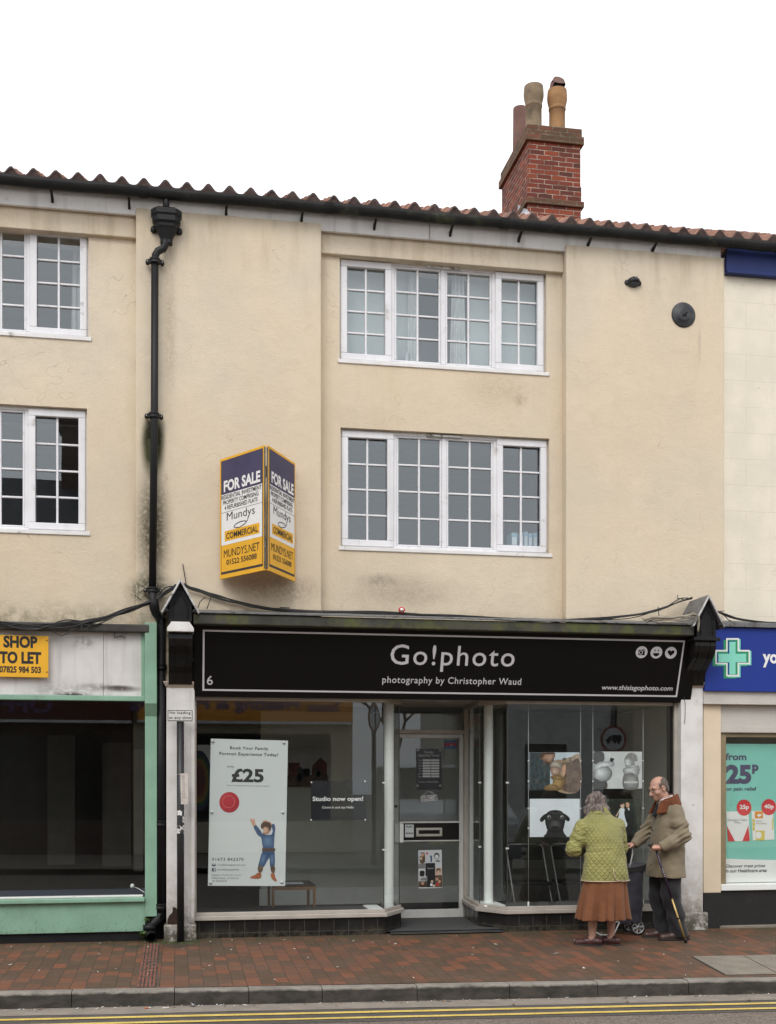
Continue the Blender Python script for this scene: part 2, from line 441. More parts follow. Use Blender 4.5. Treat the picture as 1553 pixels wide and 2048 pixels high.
def brick_wall(name, cols, mortar, bw=.235, rh=.0755, ms=.009, moss=0., use='XZ'):
    m, nt, b = new_mat(name); p = pos(nt); x, y, z = sepxyz(nt, p)
    wob = mth(nt, 'MULTIPLY', mth(nt, 'SUBTRACT', noise(nt, p, 7, 3), .5), .02)
    cmb = N(nt, 'ShaderNodeCombineXYZ')
    nt.links.new(mth(nt, 'ADD', mth(nt, 'ADD', x, y), wob), cmb.inputs[0]); nt.links.new(mth(nt, 'ADD', z, wob), cmb.inputs[1])
    br = N(nt, 'ShaderNodeTexBrick'); nt.links.new(cmb.outputs[0], br.inputs['Vector']); br.inputs['Scale'].default_value = 1
    br.inputs['Brick Width'].default_value = bw; br.inputs['Row Height'].default_value = rh; br.inputs['Mortar Size'].default_value = ms
    br.inputs['Mortar Smooth'].default_value = .2; br.inputs['Bias'].default_value = -.1
    br.inputs['Color1'].default_value = (0, 0, 0, 1); br.inputs['Color2'].default_value = (1, 1, 1, 1); br.inputs['Mortar'].default_value = (0, 0, 0, 1)
    cr = N(nt, 'ShaderNodeValToRGB'); nt.links.new(br.outputs['Color'], cr.inputs[0])
    for i, (q, c_) in enumerate(cols):
        e = cr.color_ramp.elements[i] if i < 2 else cr.color_ramp.elements.new(q)
        e.position = q; e.color = c_ + (1,)
    c = mix(nt, ramp(nt, noise(nt, p, 25, 6, .7), .3, .7, 0, .55), cr.outputs[0], (.10, .045, .035))
    c = mix(nt, br.outputs['Fac'], c, mix(nt, ramp(nt, noise(nt, p, 9, 4), .35, .65), mortar, mul(mortar, .45)))
    c = mix(nt, ramp(nt, noise(nt, p, 4, 6, .7), .55, .75, 0, .6), c, (.09, .06, .045))
    if moss: c = mix(nt, mth(nt, 'MULTIPLY', ramp(nt, noise(nt, p, 12, 6, .7), .38, .62), moss), c, (.10, .095, .05))
    nt.links.new(c, b.inputs['Base Color']); b.inputs['Roughness'].default_value = .9; b.inputs['Specular IOR Level'].default_value = .2
    bump(nt, b, mth(nt, 'SUBTRACT', mth(nt, 'MULTIPLY', noise(nt, p, 50, 6, .7), .6), br.outputs['Fac']), .8, .012); return m
BR = [(0, (.10, .036, .03)), (1, (.33, .08, .036)), (.35, (.18, .045, .032)), (.7, (.27, .060, .034))]
m_brick = brick_wall('chimney_brick', BR, (.43, .34, .27), ms=.0065)
m_brick_moss = brick_wall('mossy_brick', [(0, (.11, .05, .04)), (1, (.24, .085, .055)), (.5, (.16, .065, .045))], (.22, .18, .13), moss=.45)
m_pot_buff = M('buff_clay', (.235, .175, .112), .85, var=.3, vs=3, bmp=.15, dirt=((.10, .085, .06), 5, .5, .72))
m_pot_tan = M('tan_clay', (.27, .150, .066), .85, var=.3, vs=3, bmp=.15, dirt=((.12, .09, .05), 4, .52, .75))
m_pot_red = M('red_clay', (.13, .062, .047), .85, var=.25, vs=3, bmp=.15, dirt=((.08, .06, .05), 6, .5, .72))
m_soot = M('soot', (.02, .018, .016), .95)
m_lead = M('lead_flashing', (.36, .37, .40), .55, var=.2, vs=8, bmp=.3, bs=12, dirt=((.62, .62, .62), 9, .6, .7))
def tile_mat():
    m, nt, b = new_mat('clay_pantile'); p = pos(nt)
    c = mix(nt, ramp(nt, noise(nt, p, 3, 5), .35, .65), (.17, .085, .058), (.30, .145, .095))
    vo = N(nt, 'ShaderNodeTexVoronoi'); vo.inputs['Scale'].default_value = 3.6; nt.links.new(p, vo.inputs['Vector'])
    c = mix(nt, .3, c, mix(nt, sepxyz(nt, vo.outputs['Color'])[0], (.12, .06, .045), (.40, .17, .10)))
    c = mix(nt, ramp(nt, noise(nt, p, 16, 6, .7), .52, .68, 0, .8), c, (.07, .06, .045))
    nt.links.new(c, b.inputs['Base Color']); b.inputs['Roughness'].default_value = .85
    bump(nt, b, noise(nt, p, 40, 5), .3, .01); return m
m_tile = tile_mat()
m_tile_end = M('dark_tile_edge', (.075, .048, .042), .9, var=.3, vs=20, bmp=.2)  # darker clay tone for the ends and undersides of the eaves course
m_gutter = M('black_iron', (.014, .014, .014), .6, var=.3, vs=5, bmp=.12, bs=25, spec=.25, dirt=((.05, .055, .03), 4, .56, .72))
m_iron = M('black_painted_iron', (.009, .009, .010), .5, spec=.3, var=.25, vs=8, bmp=.08, bs=30)
m_board = M('white_eaves_board', (.72, .71, .70), .55, var=.05, vs=3, bmp=.06, bs=20, dirt=((.33, .30, .27), 3.5, .60, .80), streak=.35)
m_upvc = M('white_upvc', (.74, .74, .765), .4, var=.05, vs=4, dirt=((.40, .37, .33), 7, .58, .80), streak=.18)
m_glassup = glass_mat('window_glass', (.86, .90, .92), .15, .8, .06)
m_shopglass = glass_mat('shop_glass', (.96, .985, .97), .075, .85, .012)
m_sill = M('white_sill', (.74, .73, .72), .5, var=.06, vs=6, dirt=((.3, .27, .22), 7, .58, .75))

# ================================================================== the cream terraced building
PX0 = -4.6                                   # left end, beyond the frame
xA, xB, xC, xE = AX(272, 0), AX(643, 0), AX(1133, 0), AX(1449, 0)
RY = .14                                     # recessed bays
zpier = AZ(460, 430.5, 0); zbrd = AZ(648, 461, .03); zlin = AZ(886, 525, .09); ZB = 2.56
zgut = AZ(620, 405, -.13)
bld = thing('terraced_building', 'three storey cream rendered terrace with white windows above the black photo shop', 'building', (1.5, 0, ZB))

def holes_wall(mb, x0, x1, z0, z1, Y, holes, depth, m):
    xs = sorted({x0, x1, *[h[0] for h in holes], *[h[1] for h in holes]}); zs = sorted({z0, z1, *[h[2] for h in holes], *[h[3] for h in holes]})
    for a, b in zip(xs[:-1], xs[1:]):
        for c, d in zip(zs[:-1], zs[1:]):
            if any(h[0] < (a + b) / 2 < h[1] and h[2] < (c + d) / 2 < h[3] for h in holes): continue
            mb.poly([(a, Y, c), (b, Y, c), (b, Y, d), (a, Y, d)], m)
    for a, b, c, d in holes:
        q = [(a, c), (b, c), (b, d), (a, d)]
        for (p0, r0), (p1, r1) in zip(q, q[1:] + q[:1]): mb.poly([(p0, Y, r0), (p1, Y, r1), (p1, Y + depth, r1), (p0, Y + depth, r0)], m)
WY = .20
def wbox(pl, pr, pt, pb, pm): return (AX(pl, WY), AX(pr, WY), AZ(pm, pb, WY), AZ(pm, pt, WY))
W_up = wbox(678, 1090, 532, 742, 884); W_lo = wbox(680, 1096, 869, 1109, 888)
wl = W_up[1] - W_up[0]
W_lu = (AX(178, WY) - wl, AX(178, WY), AZ(120, 682, WY), AZ(120, 457, WY)); W_ll = (AX(175, WY) - wl, AX(175, WY), AZ(110, 1071, WY), AZ(110, 817, WY))
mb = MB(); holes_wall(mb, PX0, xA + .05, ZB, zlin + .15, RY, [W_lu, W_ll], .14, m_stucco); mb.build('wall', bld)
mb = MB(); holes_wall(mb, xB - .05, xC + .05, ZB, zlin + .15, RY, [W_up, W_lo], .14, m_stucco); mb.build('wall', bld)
for a, b in ((xA, xB), (xC, xE)):
    q = MB().box(a, b, 0, .45, ZB, zpier, m_stucco); q.build('pier', bld, .012)
for a, b in ((PX0, xA), (xB, xC)):
    q = MB().box(a, b, .088, .5, zlin, zbrd + .05, m_stucco); q.build('lintel', bld, .008)
q = MB()
for a, b in zip([PX0, AX(455, .03), AX(860, .03)], [AX(455, .03), AX(860, .03), xE - .02]): q.box(a + .002, b - .002, .03, .07, zbrd, zgut - .01, m_board)
q.box(PX0, xE, .07, .3, zbrd + .01, zbrd + .03, m_board)
q.build('eaves_board', bld, .004)

def window(parent, box, cuts, fixed, rows=4, vent=None):
    """white plastic window: cuts are x-fractions of the lights; fixed marks fixed lights"""
    x0, x1, z0, z1 = box; y = WY
    f = MB(); sill_h = .035; zb = z0 + sill_h
    t = .035
    f.box(x0, x1, y, y + .07, zb, zb + t, m_upvc).box(x0, x1, y, y + .07, z1 - t, z1, m_upvc)
    f.box(x0, x0 + t, y, y + .07, zb + t, z1 - t, m_upvc).box(x1 - t, x1, y, y + .07, zb + t, z1 - t, m_upvc)
    X = [x0 + (x1 - x0) * c for c in cuts]
    for c in X[1:-1]: f.box(c - .026, c + .026, y + .001, y + .07, zb + t, z1 - t, m_upvc)
    w = f.build('window', parent, .006)
    g, bars, panes = MB(), MB(), MB()
    for i, (a, b) in enumerate(zip(X[:-1], X[1:])):
        l = a + (t if i == 0 else .026); r = b - (t if i == len(X) - 2 else .026); lo, hi = zb + t, z1 - t
        if not fixed[i]:
            s = .052; e = .016
            for q in ((l - e, r + e, lo - e, lo + s), (l - e, r + e, hi - s, hi + e), (l - e, l + s, lo + s, hi - s), (r - s, r + e, lo + s, hi - s)):
                g.box(q[0], q[1], y - .02, y + .03, q[2], q[3], m_upvc)
            l += s; r -= s; lo += s; hi -= s
        else:
            s = .022
            for q in ((l, r, lo, lo + s), (l, r, hi - s, hi), (l, l + s, lo + s, hi - s), (r - s, r, lo + s, hi - s)):
                g.box(q[0], q[1], y + .008, y + .05, q[2], q[3], m_upvc)
            l += s; r -= s; lo += s; hi -= s
        tilt = rng.normal(0, .003)
        panes.poly([(l, y + .035, lo), (r, y + .035 + tilt, lo), (r, y + .035 + tilt, hi), (l, y + .035, hi)], m_glassup)
        bars.box((l + r) / 2 - .011, (l + r) / 2 + .011, y + .014, y + .05, lo, hi, m_upvc)
        for k in range(1, rows):
            zz = lo + (hi - lo) * k / rows
            bars.box(l, (l + r) / 2 - .012, y + .016, y + .048, zz - .010, zz + .010, m_upvc).box((l + r) / 2 + .012, r, y + .016, y + .048, zz - .010, zz + .010, m_upvc)
    g.build('casement', w, .007); bars.build('glazing_bar', w, .005); panes.build('pane', w)
    MB().box(x0 - .02, x1 + .03, y - .075, y + .07, z0 - .004, z0 + sill_h, m_sill).build('sill', w, .004)
    if vent:
        MB().box(vent[0], vent[1], y - .032, y - .002, z1 - .034, z1 - .012, m_vent).build('vent', w, .004)
    return w
m_vent = M('grey_vent', (.62, .61, .58), .5, dirt=((.12, .11, .1), 20, .5, .65))
def fr_(box, *px): return [0] + [(AX(p, WY) - box[0]) / (box[1] - box[0]) for p in px] + [1]
window(bld, W_up, fr_(W_up, 785, 887, 989), (0, 1, 1, 0), vent=(AX(853, WY), AX(921, WY)))
window(bld, W_lo, fr_(W_lo, 789, 889, 992), (0, 1, 1, 0), vent=(AX(854, WY), AX(924, WY)))
window(bld, W_lu, fr_(W_lu, -165, -55, 58), (0, 1, 1, 0))
window(bld, W_ll, fr_(W_ll, -165, -55, 55), (0, 1, 1, 0))

# dim rooms behind the upper windows
m_room = M('dim_room_wall', (.26, .26, .25), .9)
m_roomf = M('dim_room_floor', (.12, .10, .09), .9)
rm = MB()
for a, b, z0, z1 in ((PX0, xA, 3.4, 5.25), (xB, xC, 3.4, 5.25), (PX0, xA, 5.4, 7.2), (xB, xC, 5.4, 7.2)):
    y0, y1 = .3, 3.3
    rm.poly([(a, y1, z0), (b, y1, z0), (b, y1, z1), (a, y1, z1)], m_room).poly([(a, y0, z0), (a, y1, z0), (a, y1, z1), (a, y0, z1)], m_room)
    rm.poly([(b, y0, z0), (b, y1, z0), (b, y1, z1), (b, y0, z1)], m_room).poly([(a, y0, z1), (b, y0, z1), (b, y1, z1), (a, y1, z1)], m_room)
    rm.poly([(a, y0, z0), (b, y0, z0), (b, y1, z0), (a, y1, z0)], m_roomf)
rm.build('room_lining', bld)

# ------------------------------------------------------------------ roof, gutter, chimney
RIDGE = 6.3
def slope(x): return float(np.interp(x, [-5, 2.2, 4.0, 5.4, 6.2, 9], [.425, .435, .450, .465, .484, .504]))
def zroof(x, y): return zgut + .034 + slope(x) * (y + .06)
PITCH = .212; PH = AX(22, -.06)
def hump(x):
    s = ((x - PH) / PITCH) % 1.0; s = min(s, 1 - s) * 2
    return .078 * (0.5 + 0.5 * math.cos(math.pi * min(1, s * 1.12))) ** 1.25
def roof(parent, x0, x1, name='roof'):
    mb = MB(); nx = int((x1 - x0) / PITCH * 10); xs = [x0 + (x1 - x0) * i / nx for i in range(nx + 1)]
    ys = [-.06 + .33 * k for k in range(20)]; ys[-1] = RIDGE
    ends = MB()
    for k in range(19):
        y0, y1 = ys[k], ys[k + 1] + .06; jit = [rng.normal(0, .004) for _ in range(80)]
        v = []
        for x in xs:
            j = jit[int((x - x0) / PITCH) % 80]
            v += [(x, y0 + j, zroof(x, y0) + hump(x) + .028 + j), (x, y1, zroof(x, y1) + hump(x) + .004), (x, y0 + j, zroof(x, y0) + hump(x) + .004 + j)]
        n = len(xs)
        mb.add(v, [(3 * i, 3 * i + 3, 3 * i + 4, 3 * i + 1) for i in range(n - 1)], m_tile, True)
        mb.add(v, [(3 * i + 2, 3 * i + 5, 3 * i + 3, 3 * i) for i in range(n - 1)], m_tile_end if k == 0 else m_tile, True)
        if k == 0:
            # dark underside and bedding of the eaves course
            u = []
            for x in xs: u += [(x, y0, zroof(x, y0) + hump(x) + .004), (x, y0 + .35, zroof(x, y0 + .35) + hump(x) - .02), (x, y0 + .03, zroof(x, y0) - .05)]
            mb.add(u, [(3 * i, 3 * i + 3, 3 * i + 4, 3 * i + 1) for i in range(n - 1)], m_tile_end, True)
            mb.add(u, [(3 * i + 2, 3 * i + 5, 3 * i + 3, 3 * i) for i in range(n - 1)], m_tile_end, False)
    # back slope and ridge
    zr0, zr1 = zroof(x0, RIDGE), zroof(x1, RIDGE)
    mb.poly([(x0, RIDGE, zr0 + .03), (x1, RIDGE, zr1 + .03), (x1, RIDGE + 6, zr1 - 3), (x0, RIDGE + 6, zr0 - 3)], m_tile)
    return mb.build(name, parent)
roof(bld, PX0, xE)
def gutter(parent, x0, x1):
    mb = MB(); r = .058; Yc = -.125; th = [math.pi + math.pi * k / 10 for k in range(11)]
    n = 40; v = []
    for i in range(n + 1):
        x = x0 + (x1 - x0) * i / n; dz = .004 * math.sin(i * 1.3)
        for rr in (r, r - .006):
            v += [(x, Yc + rr * math.cos(t), zgut + dz - .005 + rr * 1.45 * math.sin(t)) for t in th]
    fs = []
    for i in range(n):
        for k in range(10):
            a = i * 22 + k; fs += [(a, a + 22, a + 23, a + 1), (a + 11, a + 12, a + 34, a + 33)]
        for e in (0, 10): a = i * 22 + e; fs.append((a, a + 11, a + 33, a + 22))
    mb.add(v, fs, m_gutter, True)
    # collars at the joints
    x = x0 + .55
    while x < x1:
        u = [(xx, Yc + (r + .006) * math.cos(t), zgut - .005 + (r * 1.45 + .006) * math.sin(t)) for xx in (x, x + .09) for t in th]
        mb.add(u, [(k, k + 11, k + 12, k + 1) for k in range(10)], m_gutter, True); x += 1.85
    g = mb.build('gutter', parent)
    return g
def gutter_brackets(g, pxs):
    for p in pxs:
        x = AX(p, -.07); q = MB()
        q.prism([(x - .012, .028, zgut - .10), (x - .012, -.10, zgut - .085), (x - .012, -.06, zgut - .105), (x - .012, .0, zgut - .135), (x - .012, .028, zgut - .150)], (.024, 0, 0), m_gutter)
        q.build('gutter_bracket', g)
gt = gutter(bld, PX0, xE)
gutter_brackets(gt, (103, 258, 453, 605, 752, 905, 1043, 1182, 1312))

CY0, CY1 = 5.6, 7.1
zc_ = lambda zy: AZ(1058, 140 + zy / 6.023, CY0)
cx0, cx1 = AX(1057, CY0), AX(1162, CY0)
chim = MB()
zt = zc_(650)
def ring(e, za, zb_, m): chim.box(cx0 - e, cx1 + e, CY0 - e, CY1 + e, za, zb_, m)
ring(0, zc_(1350), zc_(850), m_brick); ring(.012, zc_(1540), zc_(1350), m_brick); ring(.045, zc_(1610), zc_(1540), m_brick_moss)
ring(.005, zroof(5.5, CY0) - .6, zc_(1610), m_brick); ring(.045, zc_(850), zc_(755), m_brick_moss); ring(.018, zc_(755), zt, m_brick_moss)
chimo = chim.build('chimney', bld, .008)
fl = MB()      # lead flashing around the foot
zf = zc_(1765)
fl.box(cx0 - .02, cx1 + .02, CY0 - .022, CY0 - .004, zroof(5.5, CY0) - .3, zf, m_lead)
fl.prism([(cx0 - .012, CY0 - .02, zc_(1690)), (cx0 - .012, CY0 + .45, zc_(1690) + .3), (cx0 - .012, CY0 + .5, zc_(1690)), (cx0 - .012, CY0 - .02, zroof(5.4, CY0) - .2)], (-.02, 0, 0), m_lead)
fl.prism([(cx0 - .03, CY0 - .03, zc_(1690)), (cx0 - .26, CY0 - .12, zroof(5.3, CY0) + .1), (cx0 - .12, CY0 - .35, zroof(5.3, CY0 - .35) + .10), (cx0 + .10, CY0 - .35, zroof(5.3, CY0 - .35) + .10), (cx0 + .08, CY0 - .03, zf)], (0, .02, .01), m_lead)
fl.build('flashing', chimo)
def pot(cpx, y, r, ztop, zbase, m, style):
    x = AX(cpx, y); q = MB(); h = ztop - zbase
    if style == 'plain':
        pr = [(r, -.15), (r * .93, h), (r * .82, h), (r * .8, h - .5)]
        q.lathe(pr[:3], (x, y, zbase), m, 24); q.lathe(pr[2:], (x, y, zbase), m_soot, 24)
    else:
        pr = [(r * 1.0, -.15), (r * .95, h * .30), (r * .94, h * .60), (r * 1.0, h * .61), (r * 1.02, h * .64), (r * .98, h * .66), (r * 1.0, h * .68), (r * 1.17, h * .80), (r * 1.19, h * .86), (r * 1.12, h), (r * .98, h), (r * .92, h - .5)]
        q.lathe(pr[:10], (x, y, zbase), m, 28); q.lathe(pr[9:], (x, y, zbase), m_soot, 28)
        if style == 'hood':
            # leaning clay hood, open to the street side
            n = 20; v = []
            for j in range(9):
                t = j / 8
                for k in range(n):
                    a = 2 * math.pi * k / n; rr = r * (.80 + .12 * t - .55 * max(0, t - .75) ** 1.0 * 2)
                    v.append((x + rr * math.cos(a) - .03 + .07 * t, y + rr * math.sin(a) + .02, zbase + h * .93 + .26 * t + (.10 * t * math.sin(a))))
            fs = [(j * n + k, j * n + (k + 1) % n, (j + 1) * n + (k + 1) % n, (j + 1) * n + k) for j in range(8) for k in range(n) if not (3 <= j <= 6 and 12 <= k <= 17)]
            q.add(v, fs, m_pot_red, True); q.add(v, [tuple(8 * n + k for k in range(n))], m_pot_red)
            q.box(x - .09, x + .09, y - .02, y + .02, zbase + h * .9, zbase + h * .93 + .2, m_soot)
    return q.build('chimney_pot', chimo)
zp = zt - .02
def ztop(px, py, y): return AZ(px, py, y)
p1 = pot(1068, CY0 + .38, .135, ztop(1068, 174, CY0 + .38), zp, m_pot_buff, 'cap')
p2 = pot(1115, CY0 + .36, .135, ztop(1115, 182, CY0 + .36), zp, m_pot_tan, 'hood')
p3 = pot(1041, CY0 + 1.15, .125, ztop(1041, 217, CY0 + 1.15), zp, m_pot_red, 'plain')
p1['label'] = 'buff clay pot with a rounded collar'; p2['label'] = 'tan clay pot with a curved hood'; p3['label'] = 'plain dark red cylindrical pot'

# ================================================================== the pharmacy building to the right
phx1 = 9.5
phb = thing('pharmacy_building', 'pale painted block wall building with blue eaves board above the blue pharmacy fascia', 'building', (xE + 1.5, .02, ZB))
m_blue_e = M('blue_eaves_paint', (.016, .030, .125), .5, spec=.25, var=.12, vs=4, bmp=.05, dirt=((.02, .03, .09), 6, .55, .7))
MB().box(xE + .003, phx1, .035, .45, ZB, zgut - .12, m_block).build('wall', phb)
q = MB(); zbe = AZ(1500, 549, -.04)
q.box(xE + .02, phx1, -.02, .035, zbe + .035, zgut - .03, m_blue_e).box(xE + .02, phx1, -.05, .035, zbe, zbe + .035, m_blue_e)
q.build('eaves_board', phb, .006)
roof(phb, xE, phx1); g2 = gutter(phb, xE + .002, phx1); gutter_brackets(g2, (1447 + 6,))

# ================================================================== ground, road, pavement
KY = -2.62                                              # front face of the kerb
def zk(x): return -.005 - .0138 * max(-6, min(12, x))
def zf(x): return .042 - .002 * x
def zpav(x, y):
    t = (0 - y) / (0 - KY); return zf(x) * (1 - t) + zk(x) * t if y < 0 else zf(x)
def paver():
    m, nt, b = new_mat('red_brown_paver'); p = pos(nt); x, y, z = sepxyz(nt, p)
    cmb = N(nt, 'ShaderNodeCombineXYZ')
    wob = mth(nt, 'MULTIPLY', mth(nt, 'SUBTRACT', noise(nt, p, 3, 2), .5), .022)
    nt.links.new(mth(nt, 'ADD', y, wob), cmb.inputs[0]); nt.links.new(mth(nt, 'ADD', x, wob), cmb.inputs[1])
    br = N(nt, 'ShaderNodeTexBrick'); nt.links.new(cmb.outputs[0], br.inputs['Vector']); br.inputs['Scale'].default_value = 1
    br.inputs['Brick Width'].default_value = .215; br.inputs['Row Height'].default_value = .116; br.inputs['Mortar Size'].default_value = .0035
    br.inputs['Mortar Smooth'].default_value = .3; br.offset = .37; br.offset_frequency = 2
    br.inputs['Color1'].default_value = (0, 0, 0, 1); br.inputs['Color2'].default_value = (1, 1, 1, 1)
    cr = N(nt, 'ShaderNodeValToRGB'); nt.links.new(br.outputs['Color'], cr.inputs[0])
    for i, (q, c_) in enumerate([(0, (.088, .056, .033)), (1, (.225, .080, .038)), (.40, (.104, .062, .035)), (.52, (.155, .068, .035)), (.72, (.19, .074, .036))]):
        e = cr.color_ramp.elements[i] if i < 2 else cr.color_ramp.elements.new(q); e.position = q; e.color = c_ + (1,)
    c = mix(nt, ramp(nt, noise(nt, p, 40, 5, .7), .35, .7, 0, .35), cr.outputs[0], (.10, .065, .05))
    c = mix(nt, ramp(nt, noise(nt, p, 1.6, 6, .65), .38, .66, 0, .62), c, (.115, .075, .052))
    c = mix(nt, mth(nt, 'MULTIPLY', br.outputs['Fac'], .75), c, (.045, .036, .028))
    moss = mth(nt, 'MULTIPLY', ramp(nt, y, -.50, -.02), ramp(nt, noise(nt, p, 5, 6, .7), .36, .62, .1, 1))
    c = mix(nt, mth(nt, 'MULTIPLY', moss, .8), c, (.062, .058, .028))
    dp = atz(300, 1890, .04)
    c = mix(nt, mth(nt, 'MULTIPLY', blob(nt, p, (dp.x + .1, dp.y, .04), (.9, .45, 1), 1), ramp(nt, noise(nt, p, 7, 6, .7), .4, .6, .2, 1)), c, (.04, .036, .022))
    # trodden chewing gum and lime spots
    c = mix(nt, ramp(nt, noise(nt, p, 26, 2, .5), .735, .76, 0, .5), c, (.38, .33, .28))
    nt.links.new(c, b.inputs['Base Color']); b.inputs['Specular IOR Level'].default_value = .4
    nt.links.new(ramp(nt, noise(nt, p, 2.5, 4), .3, .7, .55, .85), b.inputs['Roughness'])
    bump(nt, b, mth(nt, 'SUBTRACT', mth(nt, 'MULTIPLY', noise(nt, p, 60, 5), .35), br.outputs['Fac']), .5, .006); return m
m_paver = paver()
def concrete(name, base, dark=.5, sc=4):
    m, nt, b = new_mat(name); p = pos(nt)
    c = mix(nt, ramp(nt, noise(nt, p, sc, 8, .65), .3, .7), mul(base, 1 - dark * .5), mul(base, 1 + dark * .4))
    c = mix(nt, ramp(nt, noise(nt, p, 120, 3, .7), .45, .7, 0, .5), c, mul(base, .5))
    nt.links.new(c, b.inputs['Base Color']); b.inputs['Roughness'].default_value = .85
    bump(nt, b, noise(nt, p, 90, 5), .35, .006); return m
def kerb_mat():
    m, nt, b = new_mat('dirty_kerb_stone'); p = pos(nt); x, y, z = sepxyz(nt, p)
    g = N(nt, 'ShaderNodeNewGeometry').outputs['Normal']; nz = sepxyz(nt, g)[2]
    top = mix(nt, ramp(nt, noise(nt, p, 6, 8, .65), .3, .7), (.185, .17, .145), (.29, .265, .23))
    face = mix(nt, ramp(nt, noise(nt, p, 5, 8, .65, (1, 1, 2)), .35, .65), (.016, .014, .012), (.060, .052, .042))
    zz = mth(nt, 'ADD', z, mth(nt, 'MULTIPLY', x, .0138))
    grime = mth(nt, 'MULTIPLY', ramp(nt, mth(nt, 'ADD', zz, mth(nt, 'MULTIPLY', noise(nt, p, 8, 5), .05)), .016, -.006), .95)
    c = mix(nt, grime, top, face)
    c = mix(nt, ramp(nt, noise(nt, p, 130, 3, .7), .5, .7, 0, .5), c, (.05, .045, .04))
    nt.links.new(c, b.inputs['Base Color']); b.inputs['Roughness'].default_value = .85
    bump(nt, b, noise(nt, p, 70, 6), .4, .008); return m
m_kerb = kerb_mat()
m_slab = concrete('concrete_slab', (.235, .205, .165), .35, 5)
m_strip = concrete('road_gutter_tarmac', (.26, .225, .19), .35, 6)
def asphalt():
    m, nt, b = new_mat('worn_asphalt'); p = pos(nt)
    vo = N(nt, 'ShaderNodeTexVoronoi'); vo.inputs['Scale'].default_value = 75; nt.links.new(p, vo.inputs['Vector'])
    r_ = sepxyz(nt, vo.outputs['Color'])[0]
    c = mix(nt, r_, (.085, .068, .055), (.27, .22, .18))
    c = mix(nt, ramp(nt, noise(nt, p, 2, 6), .35, .7, 0, .5), c, (.14, .11, .09))
    nt.links.new(c, b.inputs['Base Color']); b.inputs['Roughness'].default_value = .85
    bump(nt, b, vo.outputs['Distance'], .6, .008); return m
m_road = asphalt()
m_road_d = concrete('dark_tarmac_band', (.085, .075, .066), .4, 8)
def yellow_line():
    m, nt, b = new_mat('worn_yellow_paint'); p = pos(nt)
    c = mix(nt, ramp(nt, noise(nt, p, 5, 5), .3, .7), (.58, .42, .09), (.74, .55, .14))
    c = mix(nt, ramp(nt, noise(nt, p, 60, 5, .75), .50, .66, 0, .75), c, (.20, .16, .11))
    nt.links.new(c, b.inputs['Base Color']); b.inputs['Roughness'].default_value = .7; return m
m_yellow = yellow_line()

GX0, GX1 = -12, 18
mb = MB(); n = 30; ys = [KY + .125, -2.0, -1.5, -1.0, -.5, -.2, 0, .45]
v = [(GX0 + (GX1 - GX0) * i / n, y, zpav(GX0 + (GX1 - GX0) * i / n, y)) for i in range(n + 1) for y in ys]; k = len(ys)
mb.add(v, [(i * k + j, (i + 1) * k + j, (i + 1) * k + j + 1, i * k + j + 1) for i in range(n) for j in range(k - 1)], m_paver)
kind(mb.build('pavement'))
# kerb stones, each its own length, tight joints
jp = sorted([AX(p, KY) for p in (143, 349, 498, 645, 835, 1020, 1196, 1378)])
js = [jp[0] - .9 * i for i in range(8, 0, -1)] + jp + [jp[-1] + .9 * i for i in range(1, 10)]
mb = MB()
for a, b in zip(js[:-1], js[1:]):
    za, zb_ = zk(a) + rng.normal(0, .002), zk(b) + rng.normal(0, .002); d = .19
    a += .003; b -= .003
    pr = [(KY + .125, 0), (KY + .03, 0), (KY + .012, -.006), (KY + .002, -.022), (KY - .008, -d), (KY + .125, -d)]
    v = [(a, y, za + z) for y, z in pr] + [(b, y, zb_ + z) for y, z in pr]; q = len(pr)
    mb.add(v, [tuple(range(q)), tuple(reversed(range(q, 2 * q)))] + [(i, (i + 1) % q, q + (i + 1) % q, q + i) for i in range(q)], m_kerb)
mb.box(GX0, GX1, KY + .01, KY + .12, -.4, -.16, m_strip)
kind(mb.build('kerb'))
def sheet(name, y0, y1, dz, m, x0=GX0, x1=GX1, wig=0):
    mb = MB(); n = 60
    v = []
    for i in range(n + 1):
        x = x0 + (x1 - x0) * i / n; v += [(x, y0 + rng.normal(0, wig), zk(x) - .125 + dz), (x, y1 + rng.normal(0, wig), zk(x) - .125 + dz)]
    mb.add(v, [(2 * i, 2 * i + 2, 2 * i + 3, 2 * i + 1) for i in range(n)], m); return kind(mb.build(name))
sheet('road', -10.4, KY + .05, 0, m_road)
sheet('road_gutter', -2.90, KY + .02, .005, m_strip, wig=.006)
sheet('tarmac_band', -3.37, -2.895, .003, m_road_d, wig=.01)
sheet('road_marking', -3.08, -3.01, .008, m_yellow, wig=.003)
sheet('road_marking', -3.285, -3.22, .008, m_yellow, wig=.003)
sheet('opposite_pavement', -16, -10.4, .11, m_slab)
m_ground = M('far_ground', (.16, .14, .12), .9)
kind(MB().poly([(-150, -150, -.42), (150, -150, -.42), (150, 150, -.42), (-150, 150, -.42)], m_ground).build('ground'))
# concrete slabs let into the paving at the right
s1, s2, s3 = atz(1386, 1912, -.02), atz(1454, 1946, -.04), atz(1620, 1943, -.05)
s4 = atz(1620, 1905, -.02)
mb = MB()
def onp(q, h=.004): return (q.x, q.y, zpav(q.x, q.y) + h)
mid1, mid2 = s1.lerp(s4, .42), s2.lerp(s3, .62)
mb.poly([onp(s1), onp(s2), onp(mid2), onp(mid1)], m_slab)
g_ = Vector((.012, 0, 0))
mb.poly([onp(mid1 + g_), onp(mid2 + g_), onp(s3), onp(s4)], m_slab)
md = M('slab_dark_edge', (.03, .026, .022), .9)
e = Vector((.015, -.02, 0)); mb.poly([onp(s1 - g_ * 2, .002), onp(s2 - g_ * 2, .002), onp(s2, .002), onp(s1, .002)], md)
kind(mb.build('concrete_slab'))
